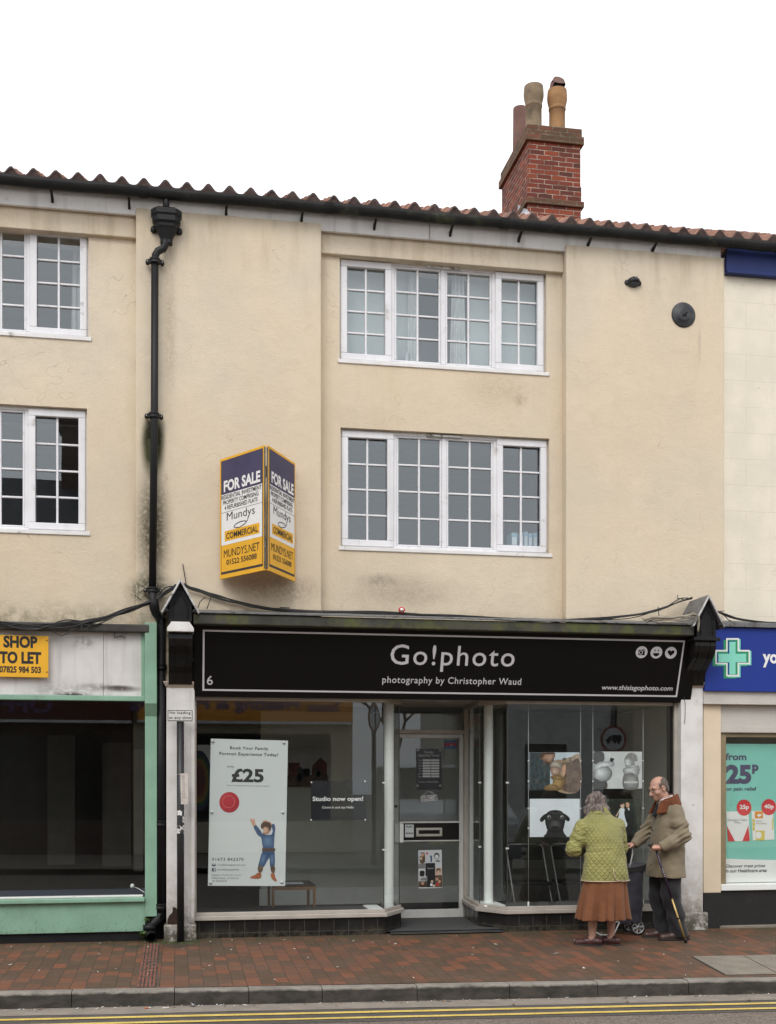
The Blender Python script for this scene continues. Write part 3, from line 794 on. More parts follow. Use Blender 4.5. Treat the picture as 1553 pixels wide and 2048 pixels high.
# slotted drainage channel in the paving
mb = MB()
m_chan = M('channel_brick', (.20, .075, .048), .85, var=.3, vs=12, dirt=((.06, .05, .035), 8, .48, .65))
m_slot = M('channel_slot', (.022, .02, .015), .9, dirt=((.15, .14, .12), 30, .5, .62))
A0, A1 = AX(289, -.1), AX(320, -.1)
for i in range(5):
    a = A0 + (A1 - A0) * i / 5; b = A0 + (A1 - A0) * (i + .62) / 5; c = A0 + (A1 - A0) * (i + 1) / 5
    for y0, y1 in ((-1.25, -.12), (KY + .135, -1.25)):
        f = lambda x, y, h=.004: (x, y, zpav(x, y) + h)
        mb.poly([f(a, y0), f(b, y0), f(b, y1), f(a, y1)], m_chan); mb.poly([f(b, y0, .002), f(c, y0, .002), f(c, y1, .002), f(b, y1, .002)], m_slot)
kind(mb.build('drainage_channel'))

# ================================================================== the black photo shop front
def old_white(name='flaking_white_paint', dirt=.9):
    m, nt, b = new_mat(name); p = pos(nt); x, y, z = sepxyz(nt, p)
    c = mix(nt, ramp(nt, noise(nt, p, 4, 6), .3, .7), (.60, .58, .55), (.74, .73, .71))
    c = mix(nt, mth(nt, 'MULTIPLY', ramp(nt, noise(nt, p, 6, 5, .6, (1, 1, .1)), .5, .72), .35), c, (.40, .36, .32))
    c = mix(nt, mth(nt, 'MULTIPLY', ramp(nt, z, .9, .1), ramp(nt, noise(nt, p, 9, 7, .7), .38, .62, .1, .8)), c, (.30, .25, .21))
    c = mix(nt, ramp(nt, noise(nt, p, 24, 5, .75), .67, .71, 0, .85), c, (.10, .075, .06))
    c = mix(nt, ramp(nt, noise(nt, p, 14, 3, .5), .75, .78, 0, .8), c, (.30, .12, .04))
    c = mix(nt, mth(nt, 'MULTIPLY', ramp(nt, z, .40, .08), ramp(nt, noise(nt, p, 16, 7, .7), .38, .56, .1, dirt)), c, (.06, .055, .03))
    nt.links.new(c, b.inputs['Base Color']); b.inputs['Roughness'].default_value = .6
    bump(nt, b, noise(nt, p, 35, 6), .25, .008); return m
m_ow = old_white()
m_cap = M('cream_capital', (.55, .47, .39), .6, var=.15, vs=8, dirt=((.16, .13, .1), 12, .55, .7), bmp=.2)
m_blk = M('black_gloss_paint', (.009, .008, .0075), .38, spec=.25, var=.3, vs=4, bmp=.10, bs=14, dirt=((.05, .04, .035), 7, .6, .75))
m_blk_dull = M('black_dull_paint', (.010, .0105, .012), .6, spec=.25, var=.3, vs=5, bmp=.15, bs=20)
m_leadg = M('weathered_lead', (.17, .17, .17), .6, var=.35, vs=6, bmp=.3, bs=12, dirt=((.05, .05, .045), 6, .48, .66), streak=.3)
m_rim = M('pale_lead_edge', (.50, .50, .50), .6, var=.2, dirt=((.12, .11, .1), 14, .5, .7))
m_moss = M('mossy_black_board', (.042, .040, .030), .7, var=.4, vs=3, bmp=.25, bs=25, dirt=((.075, .085, .018), 4.5, .46, .66), speck=.0)
m_alu = M('bronze_aluminium', (.47, .43, .38), .45, metal=.12, var=.08, vs=5, dirt=((.25, .22, .18), 6, .58, .75))
m_alu_d = M('silver_door_frame', (.60, .595, .575), .42, metal=.12, var=.08, vs=4, dirt=((.22, .19, .15), 7, .6, .78))
def tiles_black():
    m, nt, b = new_mat('black_glazed_tile'); p = pos(nt); x, y, z = sepxyz(nt, p)
    cmb = N(nt, 'ShaderNodeCombineXYZ'); nt.links.new(mth(nt, 'ADD', x, y), cmb.inputs[0]); nt.links.new(mth(nt, 'ADD', z, .065), cmb.inputs[1])
    br = N(nt, 'ShaderNodeTexBrick'); nt.links.new(cmb.outputs[0], br.inputs['Vector']); br.offset = 0; br.inputs['Scale'].default_value = 1
    br.inputs['Brick Width'].default_value = .153; br.inputs['Row Height'].default_value = .153; br.inputs['Mortar Size'].default_value = .003
    br.inputs['Color1'].default_value = (.008, .0075, .0075, 1); br.inputs['Color2'].default_value = (.015, .014, .0135, 1)
    c = mix(nt, br.outputs['Fac'], br.outputs['Color'], (.075, .068, .06))
    c = mix(nt, mth(nt, 'MULTIPLY', ramp(nt, z, .16, .04), ramp(nt, noise(nt, p, 9, 6, .7), .4, .65)), c, (.07, .062, .045))
    nt.links.new(c, b.inputs['Base Color']); b.inputs['Specular IOR Level'].default_value = .3; nt.links.new(ramp(nt, noise(nt, p, 5, 5), .3, .7, .25, .5), b.inputs['Roughness'])
    bump(nt, b, br.outputs['Fac'], -.4, .004); return m
m_tilek = tiles_black()
m_floor_t = M('grey_porch_tile', (.075, .073, .075), .35, var=.15, vs=4, dirt=((.12, .11, .1), 6, .5, .7))
m_soffit = M('porch_soffit', (.45, .42, .38), .6)
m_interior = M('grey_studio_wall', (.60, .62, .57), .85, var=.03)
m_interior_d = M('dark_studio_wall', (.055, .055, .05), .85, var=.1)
m_carpet = M('dark_carpet', (.06, .06, .06), .95, var=.2, vs=30)
m_whitep = M('white_satin_paint', (.82, .84, .82), .45, var=.03)
m_ceil = M('studio_ceiling', (.30, .30, .29), .9)

GY = .08
ZS = .272                                               # sill
ZT = AZ(650, 1398, GY)                                  # window head
pA = (AX(389, GY), GY); pB = (AX(768, GY), GY); pC1 = (AX(799, .45), .45); pC2 = (pC1[0] + .035, 1.28)
pD = (AX(932, 1.28), 1.28); pE = (AX(960, .42), .42); pG = (AX(1015, GY), GY); pH = (AX(1346, GY), GY)
sf = thing('shopfront', 'black fronted photo shop with two display windows, white pilasters and a recessed glass door', 'shop front', ((pA[0] + pH[0]) / 2, 0, .04))

def path_boxes(mb, pts, t0, t1, z0, z1, m):
    """a strip following pts (XY), from offset t0 to t1 (street side positive), mitred"""
    P = [Vector((x, y)) for x, y in pts]; off = []
    for i, p in enumerate(P):
        ds = []
        if i > 0: ds.append((P[i] - P[i - 1]).normalized())
        if i < len(P) - 1: ds.append((P[i + 1] - P[i]).normalized())
        ns = [Vector((d.y, -d.x)) for d in ds]; nn = ns[0] if len(ns) == 1 else (ns[0] + ns[1]).normalized()
        k = 1 / max(.35, nn.dot(ns[0])); off.append(nn * k)
    for i in range(len(P) - 1):
        q = [P[i] + off[i] * t0, P[i + 1] + off[i + 1] * t0, P[i + 1] + off[i + 1] * t1, P[i] + off[i] * t1]
        v = [(a.x, a.y, z) for z in (z0, z1) for a in q]
        mb.add(v, [(3, 2, 1, 0), (4, 5, 6, 7), (0, 1, 5, 4), (2, 3, 7, 6), (1, 2, 6, 5), (3, 0, 4, 7)], m)
left, right = [pA, pB, pC1, pC2], [pD, pE, pG, pH]
for pts in (left, right):
    q = MB(); path_boxes(q, pts, -.12, .02, 0.0, ZS - .055, m_tilek); q.build('stall_riser', sf)
    q = MB(); path_boxes(q, pts, -.10, .052, ZS - .05, ZS - .006, m_alu); q.build('window_sill', sf, .006)
    q = MB(); path_boxes(q, pts, -.02, .02, ZS - .006, ZS + .028, m_alu); path_boxes(q, pts, -.02, .02, ZT - .03, ZT + .02, m_alu)
    q.build('window_frame', sf, .004)
fr = MB()
fr.box(AX(388, GY) - .005, AX(393, GY), GY - .03, GY + .03, ZS + .028, ZT - .03, m_alu)
fr.build('window_frame', sf, .004)
fr = MB()
x1 = AX(1363, GY)
fr.box(AX(1342, GY), AX(1346, GY), GY - .015, GY + .03, ZS + .03, ZT - .03, m_blk)
fr.box(AX(1346, GY), x1 - .05, GY - .05, GY + .04, ZS - .05, ZT, m_alu).box(x1 - .05, x1 + .02, GY - .09, GY + .06, .04, ZT + .02, m_alu)
fr.build('window_frame', sf, .006)
for pts in (left, right):
    for i in range(3):
        (xa, ya), (xb, yb) = pts[i], pts[i + 1]; e = .004
        d = Vector((xb - xa, yb - ya)).normalized() * e
        MB().poly([(xa + d.x, ya + d.y, ZS + .028), (xb - d.x, yb - d.y, ZS + .028), (xb - d.x, yb - d.y, ZT - .03), (xa + d.x, ya + d.y, ZT - .03)], m_shopglass).build('window_pane', sf)
# glass corner seams with small metal clips
m_seam = M('dark_glass_seam', (.05, .055, .05), .4)
q = MB()
for x, y in (pB, pC1, pE, pG): q.box(x - .004, x + .004, y - .004, y + .004, ZS + .03, ZT - .03, m_seam)
for z in (.92, 1.62):
    for x, y in (pB, pE, pG): q.box(x - .016, x + .016, y - .012, y + .012, z - .008, z + .008, m_alu_d)
q.build('glass_clip', sf)

# pilasters
for a, b, pl in ((333, 388, (328, 393)), (1363, 1407, (1363, 1418))):
    x0, x1 = AX(a, -.06), AX(b, -.06); zc1 = AZ(360 if a < 500 else 1385, 1376, -.06)
    q = MB(); q.box(x0, x1, -.06, .15, .02, zc1, m_ow)
    if a < 500:
        q.box(x1 - .03, x1 + .008, -.072, -.058, .2, zc1, m_ow)
    pil = q.build('pilaster', sf, .006)
    zt_ = AZ(360 if a < 500 else 1390, 1850 if a < 500 else 1826, -.1)
    q = MB(); q.box(AX(pl[0], -.1), AX(pl[1], -.1), -.10, .12, -.02, zt_, m_ow); q.build('plinth', pil, .015)
    q = MB(); e = .03
    q.prism([(x0, -.06, zc1), (x1, -.06, zc1), (x1 + e, -.06 - e, zc1 + .05), (x0 - e, -.06 - e, zc1 + .05)], (0, .18, 0), m_cap)
    q.box(x0 - e, x1 + e, -.06 - e - .004, .1, zc1 + .05, zc1 + .062, m_cap)
    q.build('capital', pil, .004)
# rot hole at the foot of the left pilaster
q = MB(); xh = AX(349, -.065); fr0 = front(-.062)
m_rot = M('rotten_wood', (.035, .018, .01), .95, var=.5, vs=15)
zr = AZ(349, 1845, -.065)
q.blobp(fr0, [(xh - .06, zr - .02), (xh - .055, zr + .06), (xh - .02, zr + .10), (xh - .015, zr + .15), (xh + .02, zr + .14), (xh + .03, zr + .10), (xh + .065, zr + .08), (xh + .075, zr - .02)], m_rot, .013)
q.build('rot_patch', sf)

# fascia sign: leans out at the top
P0 = at(880, 1399, -.05); Pt = at(880, 1256, -.30)
SF = Frame((AX(388, -.05), P0.y, P0.z), (1, 0, 0), (0, Pt.y - P0.y, Pt.z - P0.z))
sv = (Vector((0, Pt.y - P0.y, Pt.z - P0.z))).length
su = AX(1392, -.18) - AX(388, -.05)
m_signk = M('black_sign_vinyl', (.0045, .004, .004), .5, var=.1, spec=.18)
m_signw = M('silver_white_vinyl', (.62, .61, .64), .5, var=.02)
sg = thing('fascia_sign', 'long black leaning sign board with silver lettering and thin silver border over the photo shop', 'shop sign', SF.p(su / 2, 0))
MB().fbox(SF, 0, su, 0, sv + .02, -.03, 0, m_signk).build('board', sg, .003)
q = MB()
b = [SF.px(405.5, 1258.5), SF.px(1371.5, 1282), SF.px(1354.5, 1393), SF.px(405.5, 1383)]
u0, u1 = (b[0][0] + b[3][0]) / 2, (b[1][0] + b[2][0]) / 2; v0, v1 = (b[2][1] + b[3][1]) / 2, (b[0][1] + b[1][1]) / 2; t = .018
q.frect(SF, u0, u1, v0, v0 + t, m_signw).frect(SF, u0, u1, v1 - t, v1, m_signw).frect(SF, u0, u0 + t, v0 + t, v1 - t, m_signw).frect(SF, u1 - t, u1, v0 + t, v1 - t, m_signw)
q.build('border', sg)
def stext(body, x0, x1, ytop, ybot, **k):
    xm, ym = (x0 + x1) / 2, (ytop + ybot) / 2
    q = MB(); q.text(SF, body, SF.px(x0, ym)[0], SF.px(x1, ym)[0], SF.px(xm, ybot)[1], SF.px(xm, ytop)[1], k.pop('m', m_signw), .003, **k); return q.build('lettering', sg)
stext('Go!photo', 781, 1030, 1291, 1344, spacing=1.12, bold=.004)
stext('photography by Christopher Waud', 765, 1043, 1354.5, 1372, bold=.006, spacing=1.1)
stext('www.thisisgophoto.com', 1204, 1346, 1371, 1383.5, bold=.014, shear=.12)
stext('6', 414, 426, 1351.5, 1370, bold=.006)
m_ik = m_signk
for i, px in enumerate((1284, 1313.5, 1342.5)):
    q = MB(); c0 = SF.px(px, 1304.5 + i * .6); r = .066
    q.fell(SF, *c0, r, r * .98, m_signw, .002); u, v_ = c0
    if i == 0:
        q.frect(SF, u - .036, u + .036, v_ - .032, v_ + .026, m_ik, .003).frect(SF, u + .010, u + .026, v_ + .026, v_ + .034, m_ik, .003)
        q.fell(SF, u - .008, v_ - .003, .021, .022, m_signw, .004, ring=.68).frect(SF, u + .016, u + .03, v_ + .012, v_ + .021, m_signw, .004)
    elif i == 1:
        q.fell(SF, u - .019, v_ + .021, .006, .012, m_ik, .003).fell(SF, u + .019, v_ + .021, .006, .012, m_ik, .003)
        q.fpoly(SF, [(u + .036 * math.cos(a), v_ - .006 + .036 * math.sin(a)) for a in [math.pi + math.pi * j / 12 for j in range(13)]], m_ik, .003)
    else:
        hp = []
        for j in range(32):
            a = 2 * math.pi * j / 32; hp.append((u + .0024 * 16 * math.sin(a) ** 3, v_ - .0 + .0024 * (13 * math.cos(a) - 5 * math.cos(2 * a) - 2 * math.cos(3 * a) - math.cos(4 * a))))
        q.fpoly(SF, hp, m_ik, .003)
    q.build('icon', sg)

# cornice above the sign
zc0, zc1 = AZ(880, 1259.5, -.40), AZ(880, 1235, -.40)
cxa, cxb = AX(387, -.38), AX(1390, -.40)
q = MB()
q.box(cxa, cxb, -.40, -.02, zc0, zc1 - .02, m_moss)
q.build('cornice', sf, .012)
q = MB(); q.prism([(cxa, -.42, zc1 - .018), (cxa, .0, zc1 + .06), (cxa, .0, zc1 + .075), (cxa, -.42, zc1 + .0)], (cxb - cxa, 0, 0), m_leadg)
q.build('cornice_flashing', sf, .004)
# soffit and frame behind the sign, over the windows
q = MB(); q.box(pA[0] - .05, pH[0] + .1, -.04, .02, ZT - .0, ZT + .35, m_blk); q.build('head_board', sf)

# dark boxes added in the gaps beside the shopfront to block the sky
MB().box(AX(300, .14), AX(345, .14), .13, .40, -.02, 2.7, m_blk_dull).build('gap_filler', sf)
MB().box(AX(1352, .16), AX(1415, .16), .16, .40, -.02, 2.7, m_blk_dull).build('gap_filler', sf)
def gablet(xc, hw, zb_, ze, zp_, yf, parent):
    q = MB(); e = .045; yb = -.0
    body = [(xc - hw, yf, zb_), (xc + hw, yf, zb_), (xc + hw, yf, ze), (xc, yf, ze + (zp_ - ze) * .93), (xc - hw, yf, ze)]
    q.prism(body, (0, yb - yf, 0), m_blk_dull)
    # recessed pointed panel on the front
    w2 = hw * .62
    for x0, z0, x1, z1 in ((xc - w2, zb_ + .03, xc - w2, ze - .03), (xc - w2, ze - .03, xc, ze + (zp_ - ze) * .55), (xc, ze + (zp_ - ze) * .55, xc + w2, ze - .03), (xc + w2, ze - .03, xc + w2, zb_ + .03)):
        q.tube([(x0, yf - .002, z0), (x1, yf - .002, z1)], .009, m_blk_dull, 6)
    g = q.build('gablet', parent, .004)
    r = MB(); ov = .065; th = .022
    dz = (zp_ - ze) / hw
    for s in (-1, 1):
        a = (xc, yf - .05, zp_); b_ = (xc + s * (hw + ov), yf - .05, zp_ - dz * (hw + ov) * 1.0)
        r.prism([a, b_, (b_[0], b_[1], b_[2] + th), (a[0], a[1], a[2] + th * 1.3)], (0, yb - yf + .05, 0), m_leadg)
        r.tube([(a[0], a[1] - .006, a[2] + th * .6), (b_[0], b_[1] - .006, b_[2] + th * .6)], .011, m_rim, 6)
        r.lathe([(0.0, -.02), (.02, -.01), (.022, .01), (0, .02)], (b_[0] - s * .045, yf - .05, b_[2] + .03), m_blk_dull, 10, 'Y')
    r.build('gablet_roof', g, .003)
    return g
def bracket(xa, xb, ztop, zbot, front_px):
    prof = [(.02, 0), (-.36, 0), (-.40, -.04), (-.405, -.14), (-.385, -.28), (-.33, -.42), (-.25, -.55), (-.18, -.66), (-.135, -.78), (-.115, -.90), (-.10, -1.0), (.02, -1.0)]
    h = ztop - zbot; q = MB()
    q.prism([(xa, y, ztop + z * h) for y, z in prof], (xb - xa, 0, 0), m_blk)
    for xx in (xa + .05, xb - .065):
        q.prism([(xx, y - (.010 if -1 < z < 0 else 0), ztop - .01 + z * (h - .02)) for y, z in prof], (.015, 0, 0), m_blk)
    return q.build('console_bracket', sf, .006)
lx0, lx1 = AX(337, -.3), AX(385, -.3)
cb = bracket(lx0, lx1, AZ(360, 1263, -.4), AZ(360, 1369, -.1), 0)
q = MB(); z0, z1 = AZ(360, 1263, -.45), AZ(360, 1243, -.45)
q.prism([(lx0 - .012, -.45, z0), (lx1 + .012, -.45, z0), (lx1 + .012, -.45, z0 + .035), (lx1 - .03, -.44, z1), (lx0 + .03, -.44, z1), (lx0 - .012, -.45, z0 + .035)], (0, .44, 0), m_ow)
q.build('cap', cb, .004)
gablet((lx0 + lx1) / 2, (lx1 - lx0) / 2 - .005, AZ(360, 1243, -.42), AZ(360, 1206, -.42), AZ(360, 1165, -.42), -.42, cb)
rx0, rx1 = AX(1364, -.06), AX(1405, -.06)
cb2 = bracket(rx0, rx1, AZ(1405, 1279, -.4), AZ(1385, 1371, -.1), 0)
q = MB(); z0 = AZ(1405, 1281, -.44)
q.box(rx0 - .03, rx1 + .03, -.44, 0, z0, z0 + .035, m_blk); q.build('cap', cb2, .006)
gablet((rx0 + rx1) / 2, (rx1 - rx0) / 2 - .01, z0 + .035, AZ(1405, 1234, -.42), AZ(1406, 1196, -.42), -.42, cb2)

# porch: floor, soffit, door
MB().poly([(pB[0] + .06, -.03, .049), (pG[0] - .06, -.03, .049), (pD[0] + .1, 1.4, .06), (pC2[0] - .1, 1.4, .06)], m_floor_t).build('porch_floor', sf)
q = MB(); q.box(pB[0] - .3, pG[0] + .3, .02, 1.6, ZT + .02, ZT + .05, m_soffit); q.build('porch_soffit', sf)
xs_ = AX(882, .55); q = MB()
q.lathe([(.0, .0), (.055, .0), (.075, -.006), (.075, -.012), (.05, -.014), (.03, -.02)], (xs_, .50, ZT + .026), m_alu_d, 20)
q.lathe([(.05, -.015), (0, -.013)], (xs_, .50, ZT + .024), m_blk, 20)
q.build('spotlight', sf)
DY = 1.28; dx0, dx1 = AX(788, DY), AX(927, DY)
dz0, dz1 = AZ(860, 1839, DY), AZ(860, 1469, DY)
q = MB(); zt0, zt1 = AZ(860, 1468, DY), AZ(860, 1460, DY)
q.box(dx0 - .06, pD[0] + .02, DY - .03, DY + .05, zt0, zt1, m_alu)
q.box(dx1 + .004, pD[0] + .03, DY - .035, DY + .05, .05, ZT + .02, m_alu).box(dx0 - .05, dx0 - .004, DY - .03, DY + .05, .05, ZT + .02, m_alu)
q.box(pD[0] + .035, pD[0] + .08, DY - .06, DY + .05, .05, ZT + .02, m_alu_d)
q.build('door_frame', sf, .004)
MB().poly([(dx0, DY + .01, zt1), (dx1, DY + .01, zt1), (dx1, DY + .01, ZT + .02), (dx0, DY + .01, ZT + .02)], m_shopglass).build('transom_pane', sf)
q = MB(); st = .052
zr1 = AZ(860, 1819, DY); zm0, zm1 = AZ(860, 1683, DY), AZ(860, 1643, DY)
q.box(dx0, dx0 + st, DY - .02, DY + .025, dz0, dz1, m_alu_d).box(dx1 - st, dx1, DY - .02, DY + .025, dz0, dz1, m_alu_d)
q.box(dx0 + st, dx1 - st, DY - .02, DY + .025, dz0, zr1, m_alu_d).box(dx0 + st, dx1 - st, DY - .02, DY + .025, dz1 - .045, dz1, m_alu_d)
q.box(dx0 + st, dx1 - st, DY - .026, DY + .02, zm0, zm0 + .014, m_alu_d).box(dx0 + st, dx1 - st, DY - .03, DY + .02, zm1 - .02, zm1, m_alu_d)
q.box(dx0 + st, dx1 - st, DY - .012, DY + .02, zm0 + .014, zm1 - .02, m_blk)
door = q.build('door', sf, .003)
q = MB()
for a, b_ in ((zr1, zm0), (zm1, dz1 - .045)): q.poly([(dx0 + st, DY, a), (dx1 - st, DY, a), (dx1 - st, DY, b_), (dx0 + st, DY, b_)], m_shopglass)
q.build('pane', door)
q = MB(); q.box(dx0 + .0, dx0 + .105, DY - .06, DY - .021, zm0 - .01, zm1 - .022, m_whitep); q.build('handle', door, .006)
q = MB(); a, b_ = AX(832, DY), AX(884, DY); za, zb_ = AZ(858, 1673, DY), AZ(858, 1656, DY)
m_chrome = M('dull_chrome', (.55, .53, .48), .3, metal=.7)
q.box(a, b_, DY - .026, DY - .012, za, zb_, m_chrome).box(a + .03, b_ - .03, DY - .032, DY - .026, za + .03, zb_ - .025, m_blk)
for xx in (a + .018, b_ - .018): q.lathe([(.0, .008), (.008, .006), (.009, 0)], (xx, DY - .026, za + .022), m_chrome, 10, 'Y')
q.build('letter_box', door, .002)
q = MB(); q.lathe([(0, .012), (.014, .01), (.017, 0)], (AX(792, DY), DY - .02, AZ(792, 1613, DY)), m_iron, 14, 'Y'); q.build('lock', door)

# two white round posts behind the corner glass
for px, y, name in ((778.5, .40, 0), (977.5, .62, 1)):
    q = MB(); x = AX(px, y); q.lathe([(.052, ZS + .0), (.052, ZT + .1)], (x, y, 0), m_whitep, 28); q.build('column', sf)
# window beds (display floor boards) and the room behind
q = MB()
q.poly([(pA[0], pA[1], ZS - .004), (pB[0], pB[1], ZS - .004), (pC1[0], pC1[1], ZS - .004), (pC1[0], .75, ZS - .004), (pA[0], .75, ZS - .004)], m_carpet)
q.poly([(pG[0], pG[1], ZS - .004), (pH[0], pH[1], ZS - .004), (pH[0], .8, ZS - .004), (pE[0], .8, ZS - .004), (pE[0], pE[1], ZS - .004)], m_carpet)
q.build('display_floor', sf)
q = MB(); q.box(AX(734, .35), AX(764, .3), .2, .6, ZS + .0, ZS + .02, m_whitep); q.box(pE[0] + .02, AX(1012, .3), .3, .8, ZS, ZS + .02, m_whitep); q.build('display_shelf', sf, .003)
xi0, xi1 = pA[0] - .15, pH[0] + .3; ywall = 2.9; xw = AX(522, ywall)
kind(MB().poly([(xi0, .1, .06), (xi1, .1, .06), (xi1, 5.2, .06), (xi0, 5.2, .06)], m_carpet).build('studio_floor'))
q = MB(); q.poly([(xi0, .05, ZT + .03), (xi1, .05, ZT + .03), (xi1, 5.2, ZT + .03), (xi0, 5.2, ZT + .03)], m_ceil); kind(q.build('studio_ceiling'))
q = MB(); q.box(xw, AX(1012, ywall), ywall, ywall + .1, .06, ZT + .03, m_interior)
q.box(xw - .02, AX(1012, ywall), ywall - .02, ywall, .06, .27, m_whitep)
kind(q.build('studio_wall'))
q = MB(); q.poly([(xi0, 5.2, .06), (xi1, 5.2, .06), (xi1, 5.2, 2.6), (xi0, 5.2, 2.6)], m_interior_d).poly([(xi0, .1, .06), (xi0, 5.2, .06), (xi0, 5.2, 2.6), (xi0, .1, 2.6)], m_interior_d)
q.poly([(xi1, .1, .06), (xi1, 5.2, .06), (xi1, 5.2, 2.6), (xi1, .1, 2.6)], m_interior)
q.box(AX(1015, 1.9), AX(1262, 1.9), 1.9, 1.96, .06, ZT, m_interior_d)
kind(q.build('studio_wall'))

# ================================================================== the empty green shop to the left
def green_paint():
    m, nt, b = new_mat('pale_green_paint'); p = pos(nt); x, y, z = sepxyz(nt, p); base = (.232, .405, .298)
    c = mix(nt, ramp(nt, noise(nt, p, 5, 6), .3, .7), mul(base, .92), mul(base, 1.07))
    c = mix(nt, mth(nt, 'MULTIPLY', ramp(nt, noise(nt, p, 8, 5, .6, (1, 1, .1)), .52, .74), .3), c, (.16, .22, .16))
    low = ramp(nt, z, .42, .10)
    c = mix(nt, mth(nt, 'MULTIPLY', low, ramp(nt, noise(nt, p, 55, 4, .75), .56, .66, 0, .85)), c, (.05, .045, .03))
    c = mix(nt, mth(nt, 'MULTIPLY', ramp(nt, z, .2, .07), ramp(nt, noise(nt, p, 10, 6, .7), .4, .62, 0, .7)), c, (.11, .12, .075))
    c = mix(nt, ramp(nt, noise(nt, p, 48, 3, .6), .69, .72, 0, .7), c, (.06, .06, .04))
    nt.links.new(c, b.inputs['Base Color']); b.inputs['Roughness'].default_value = .5; bump(nt, b, noise(nt, p, 25, 4), .08); return m
m_green = green_paint()
def fascia_dirty():
    m, nt, b = new_mat('dirty_white_fascia'); p = pos(nt)
    c = mix(nt, ramp(nt, noise(nt, p, 3, 6), .3, .7), (.58, .57, .55), (.69, .68, .66))
    c = mix(nt, mth(nt, 'MULTIPLY', ramp(nt, noise(nt, p, 9, 5, .65, (1, 1, .07)), .48, .72), .4), c, (.34, .30, .28))
    big = noise(nt, p, 20, 7, .75)
    for px, py, rx, rz, am, lo, hi in ((245, 1378, .26, .045, .9, .25, .5), (235, 1375, .20, .03, .9, .2, .4), (145, 1390, .24, .045, 1, .38, .52), (60, 1394, .5, .03, .8, .4, .55), (165, 1285, .16, .09, .65, .4, .62), (190, 1375, .3, .06, .6, .3, .6), (110, 1380, .4, .12, .4, .35, .65)):
        c = mix(nt, mth(nt, 'MULTIPLY', mth(nt, 'MULTIPLY', blob(nt, p, at(px, py, -.07), (rx, .5, rz), .9), ramp(nt, big, lo, hi, .1, 1)), am), c, (.07, .055, .045))
    nt.links.new(c, b.inputs['Base Color']); b.inputs['Roughness'].default_value = .5; bump(nt, b, noise(nt, p, 20, 4), .06); return m
m_fas = fascia_dirty()
m_ply = M('black_ledge', (.045, .042, .038), .6, var=.4, vs=5, bmp=.2, dirt=((.20, .19, .17), 5, .55, .75))
m_bluec = M('blue_carpet', (.022, .032, .055), .95, var=.2, vs=30)
m_dark = M('dark_empty_shop', (.042, .036, .029), .9, var=.2, vs=2)
m_pale = M('grey_white_trim', (.66, .67, .64), .5, var=.06, vs=6, dirt=((.3, .28, .24), 8, .6, .8))
LX0 = -4.8
vs_ = thing('vacant_shopfront', 'empty shop with pale green frame and dirty white fascia beside the downpipe', 'shop front', (-2.6, 0, .05))
xs0, xs1 = AX(290, -.10), AX(314, -.10)
zfb, zft = AZ(150, 1391, -.06), AZ(150, 1262, -.06)
q = MB()
xm = AX(207, -.07)
q.box(LX0, xm - .0015, -.07, -.03, zfb, zft, m_fas).box(xm + .0015, xs0 - .035, -.07, -.03, zfb, zft, m_fas); q.build('fascia', vs_, .002)
q = MB()
q.box(xs0 - .035, xs0, -.085, 0, zfb - .05, zft + .02, m_green)
q.box(LX0, xs0, -.095, 0, zfb - .052, zfb - .002, m_green)
zu, zl2 = AZ(300, 1407, -.14), AZ(300, 1433, -.05)
pr = [(.05, AZ(300, 1245, -.15)), (-.15, AZ(300, 1245, -.15)), (-.15, zu), (-.06, zl2), (-.06, AZ(300, 1834, -.06)), (.05, AZ(300, 1834, -.06))]
q.prism([(xs0, y, z) for y, z in pr], (xs1 - xs0, 0, 0), m_green)
q.build('stile', vs_, .006)
zs1, zs0 = AZ(150, 1797, -.06), AZ(150, 1806, -.06)
zr0 = AZ(150, 1866, -.04)
q = MB(); q.box(LX0, xs0 - .002, -.10, .03, zs0, zs1, m_green).box(LX0, xs0 - .02, -.07, .0, zs1, zs1 + .022, m_pale); q.build('window_sill', vs_, .008)
MB().box(LX0, xs0 + .002, -.05, .03, zr0, zs0, m_green).build('stall_riser', vs_, .004)
MB().box(LX0, xs0, -.02, .03, -.02, zr0, m_blk_dull).build('plinth', vs_)
MB().poly([(LX0, -.03, zs1), (xs0, -.03, zs1), (xs0, -.03, zfb - .05), (LX0, -.03, zfb - .05)], m_shopglass).build('window_pane', vs_)
q = MB(); zl0, zl1 = AZ(150, 1262, -.15), AZ(150, 1246, -.15)
q.box(LX0, xs0 + .04, -.16, .14, zl0, zl1, m_ply); q.build('ledge', vs_, .01)
# dark interior with a blue display floor and pale cupboards at the back
q = MB()
q.poly([(LX0, 0, zs1), (xs0, 0, zs1), (xs0, .9, zs1), (LX0, .9, zs1)], m_bluec); kind(q.build('vacant_shop_floor'))
q = MB()
q.box(LX0, xs0 + .1, 3.4, 3.5, .05, 2.6, m_dark).box(xs0 + .02, xs0 + .1, .0, 3.4, .05, 2.6, m_dark).poly([(LX0, 0, 2.6), (xs0, 0, 2.6), (xs0, 3.5, 2.6), (LX0, 3.5, 2.6)], m_dark)
q.poly([(LX0, 0, .05), (xs0, 0, .05), (xs0, 3.5, .05), (LX0, 3.5, .05)], m_dark)
kind(q.build('vacant_shop_wall'))
m_cup = M('dusty_partition', (.09, .085, .072), .8)
for a, b, y, z1 in ((205, 262, 2.6, 2.1), (95, 150, 3.0, 2.2), (268, 286, 1.8, 2.0)):
    o = MB().box(AX(a, y), AX(b, y), y, y + .08, .6, z1, m_cup).build('partition', vs_)
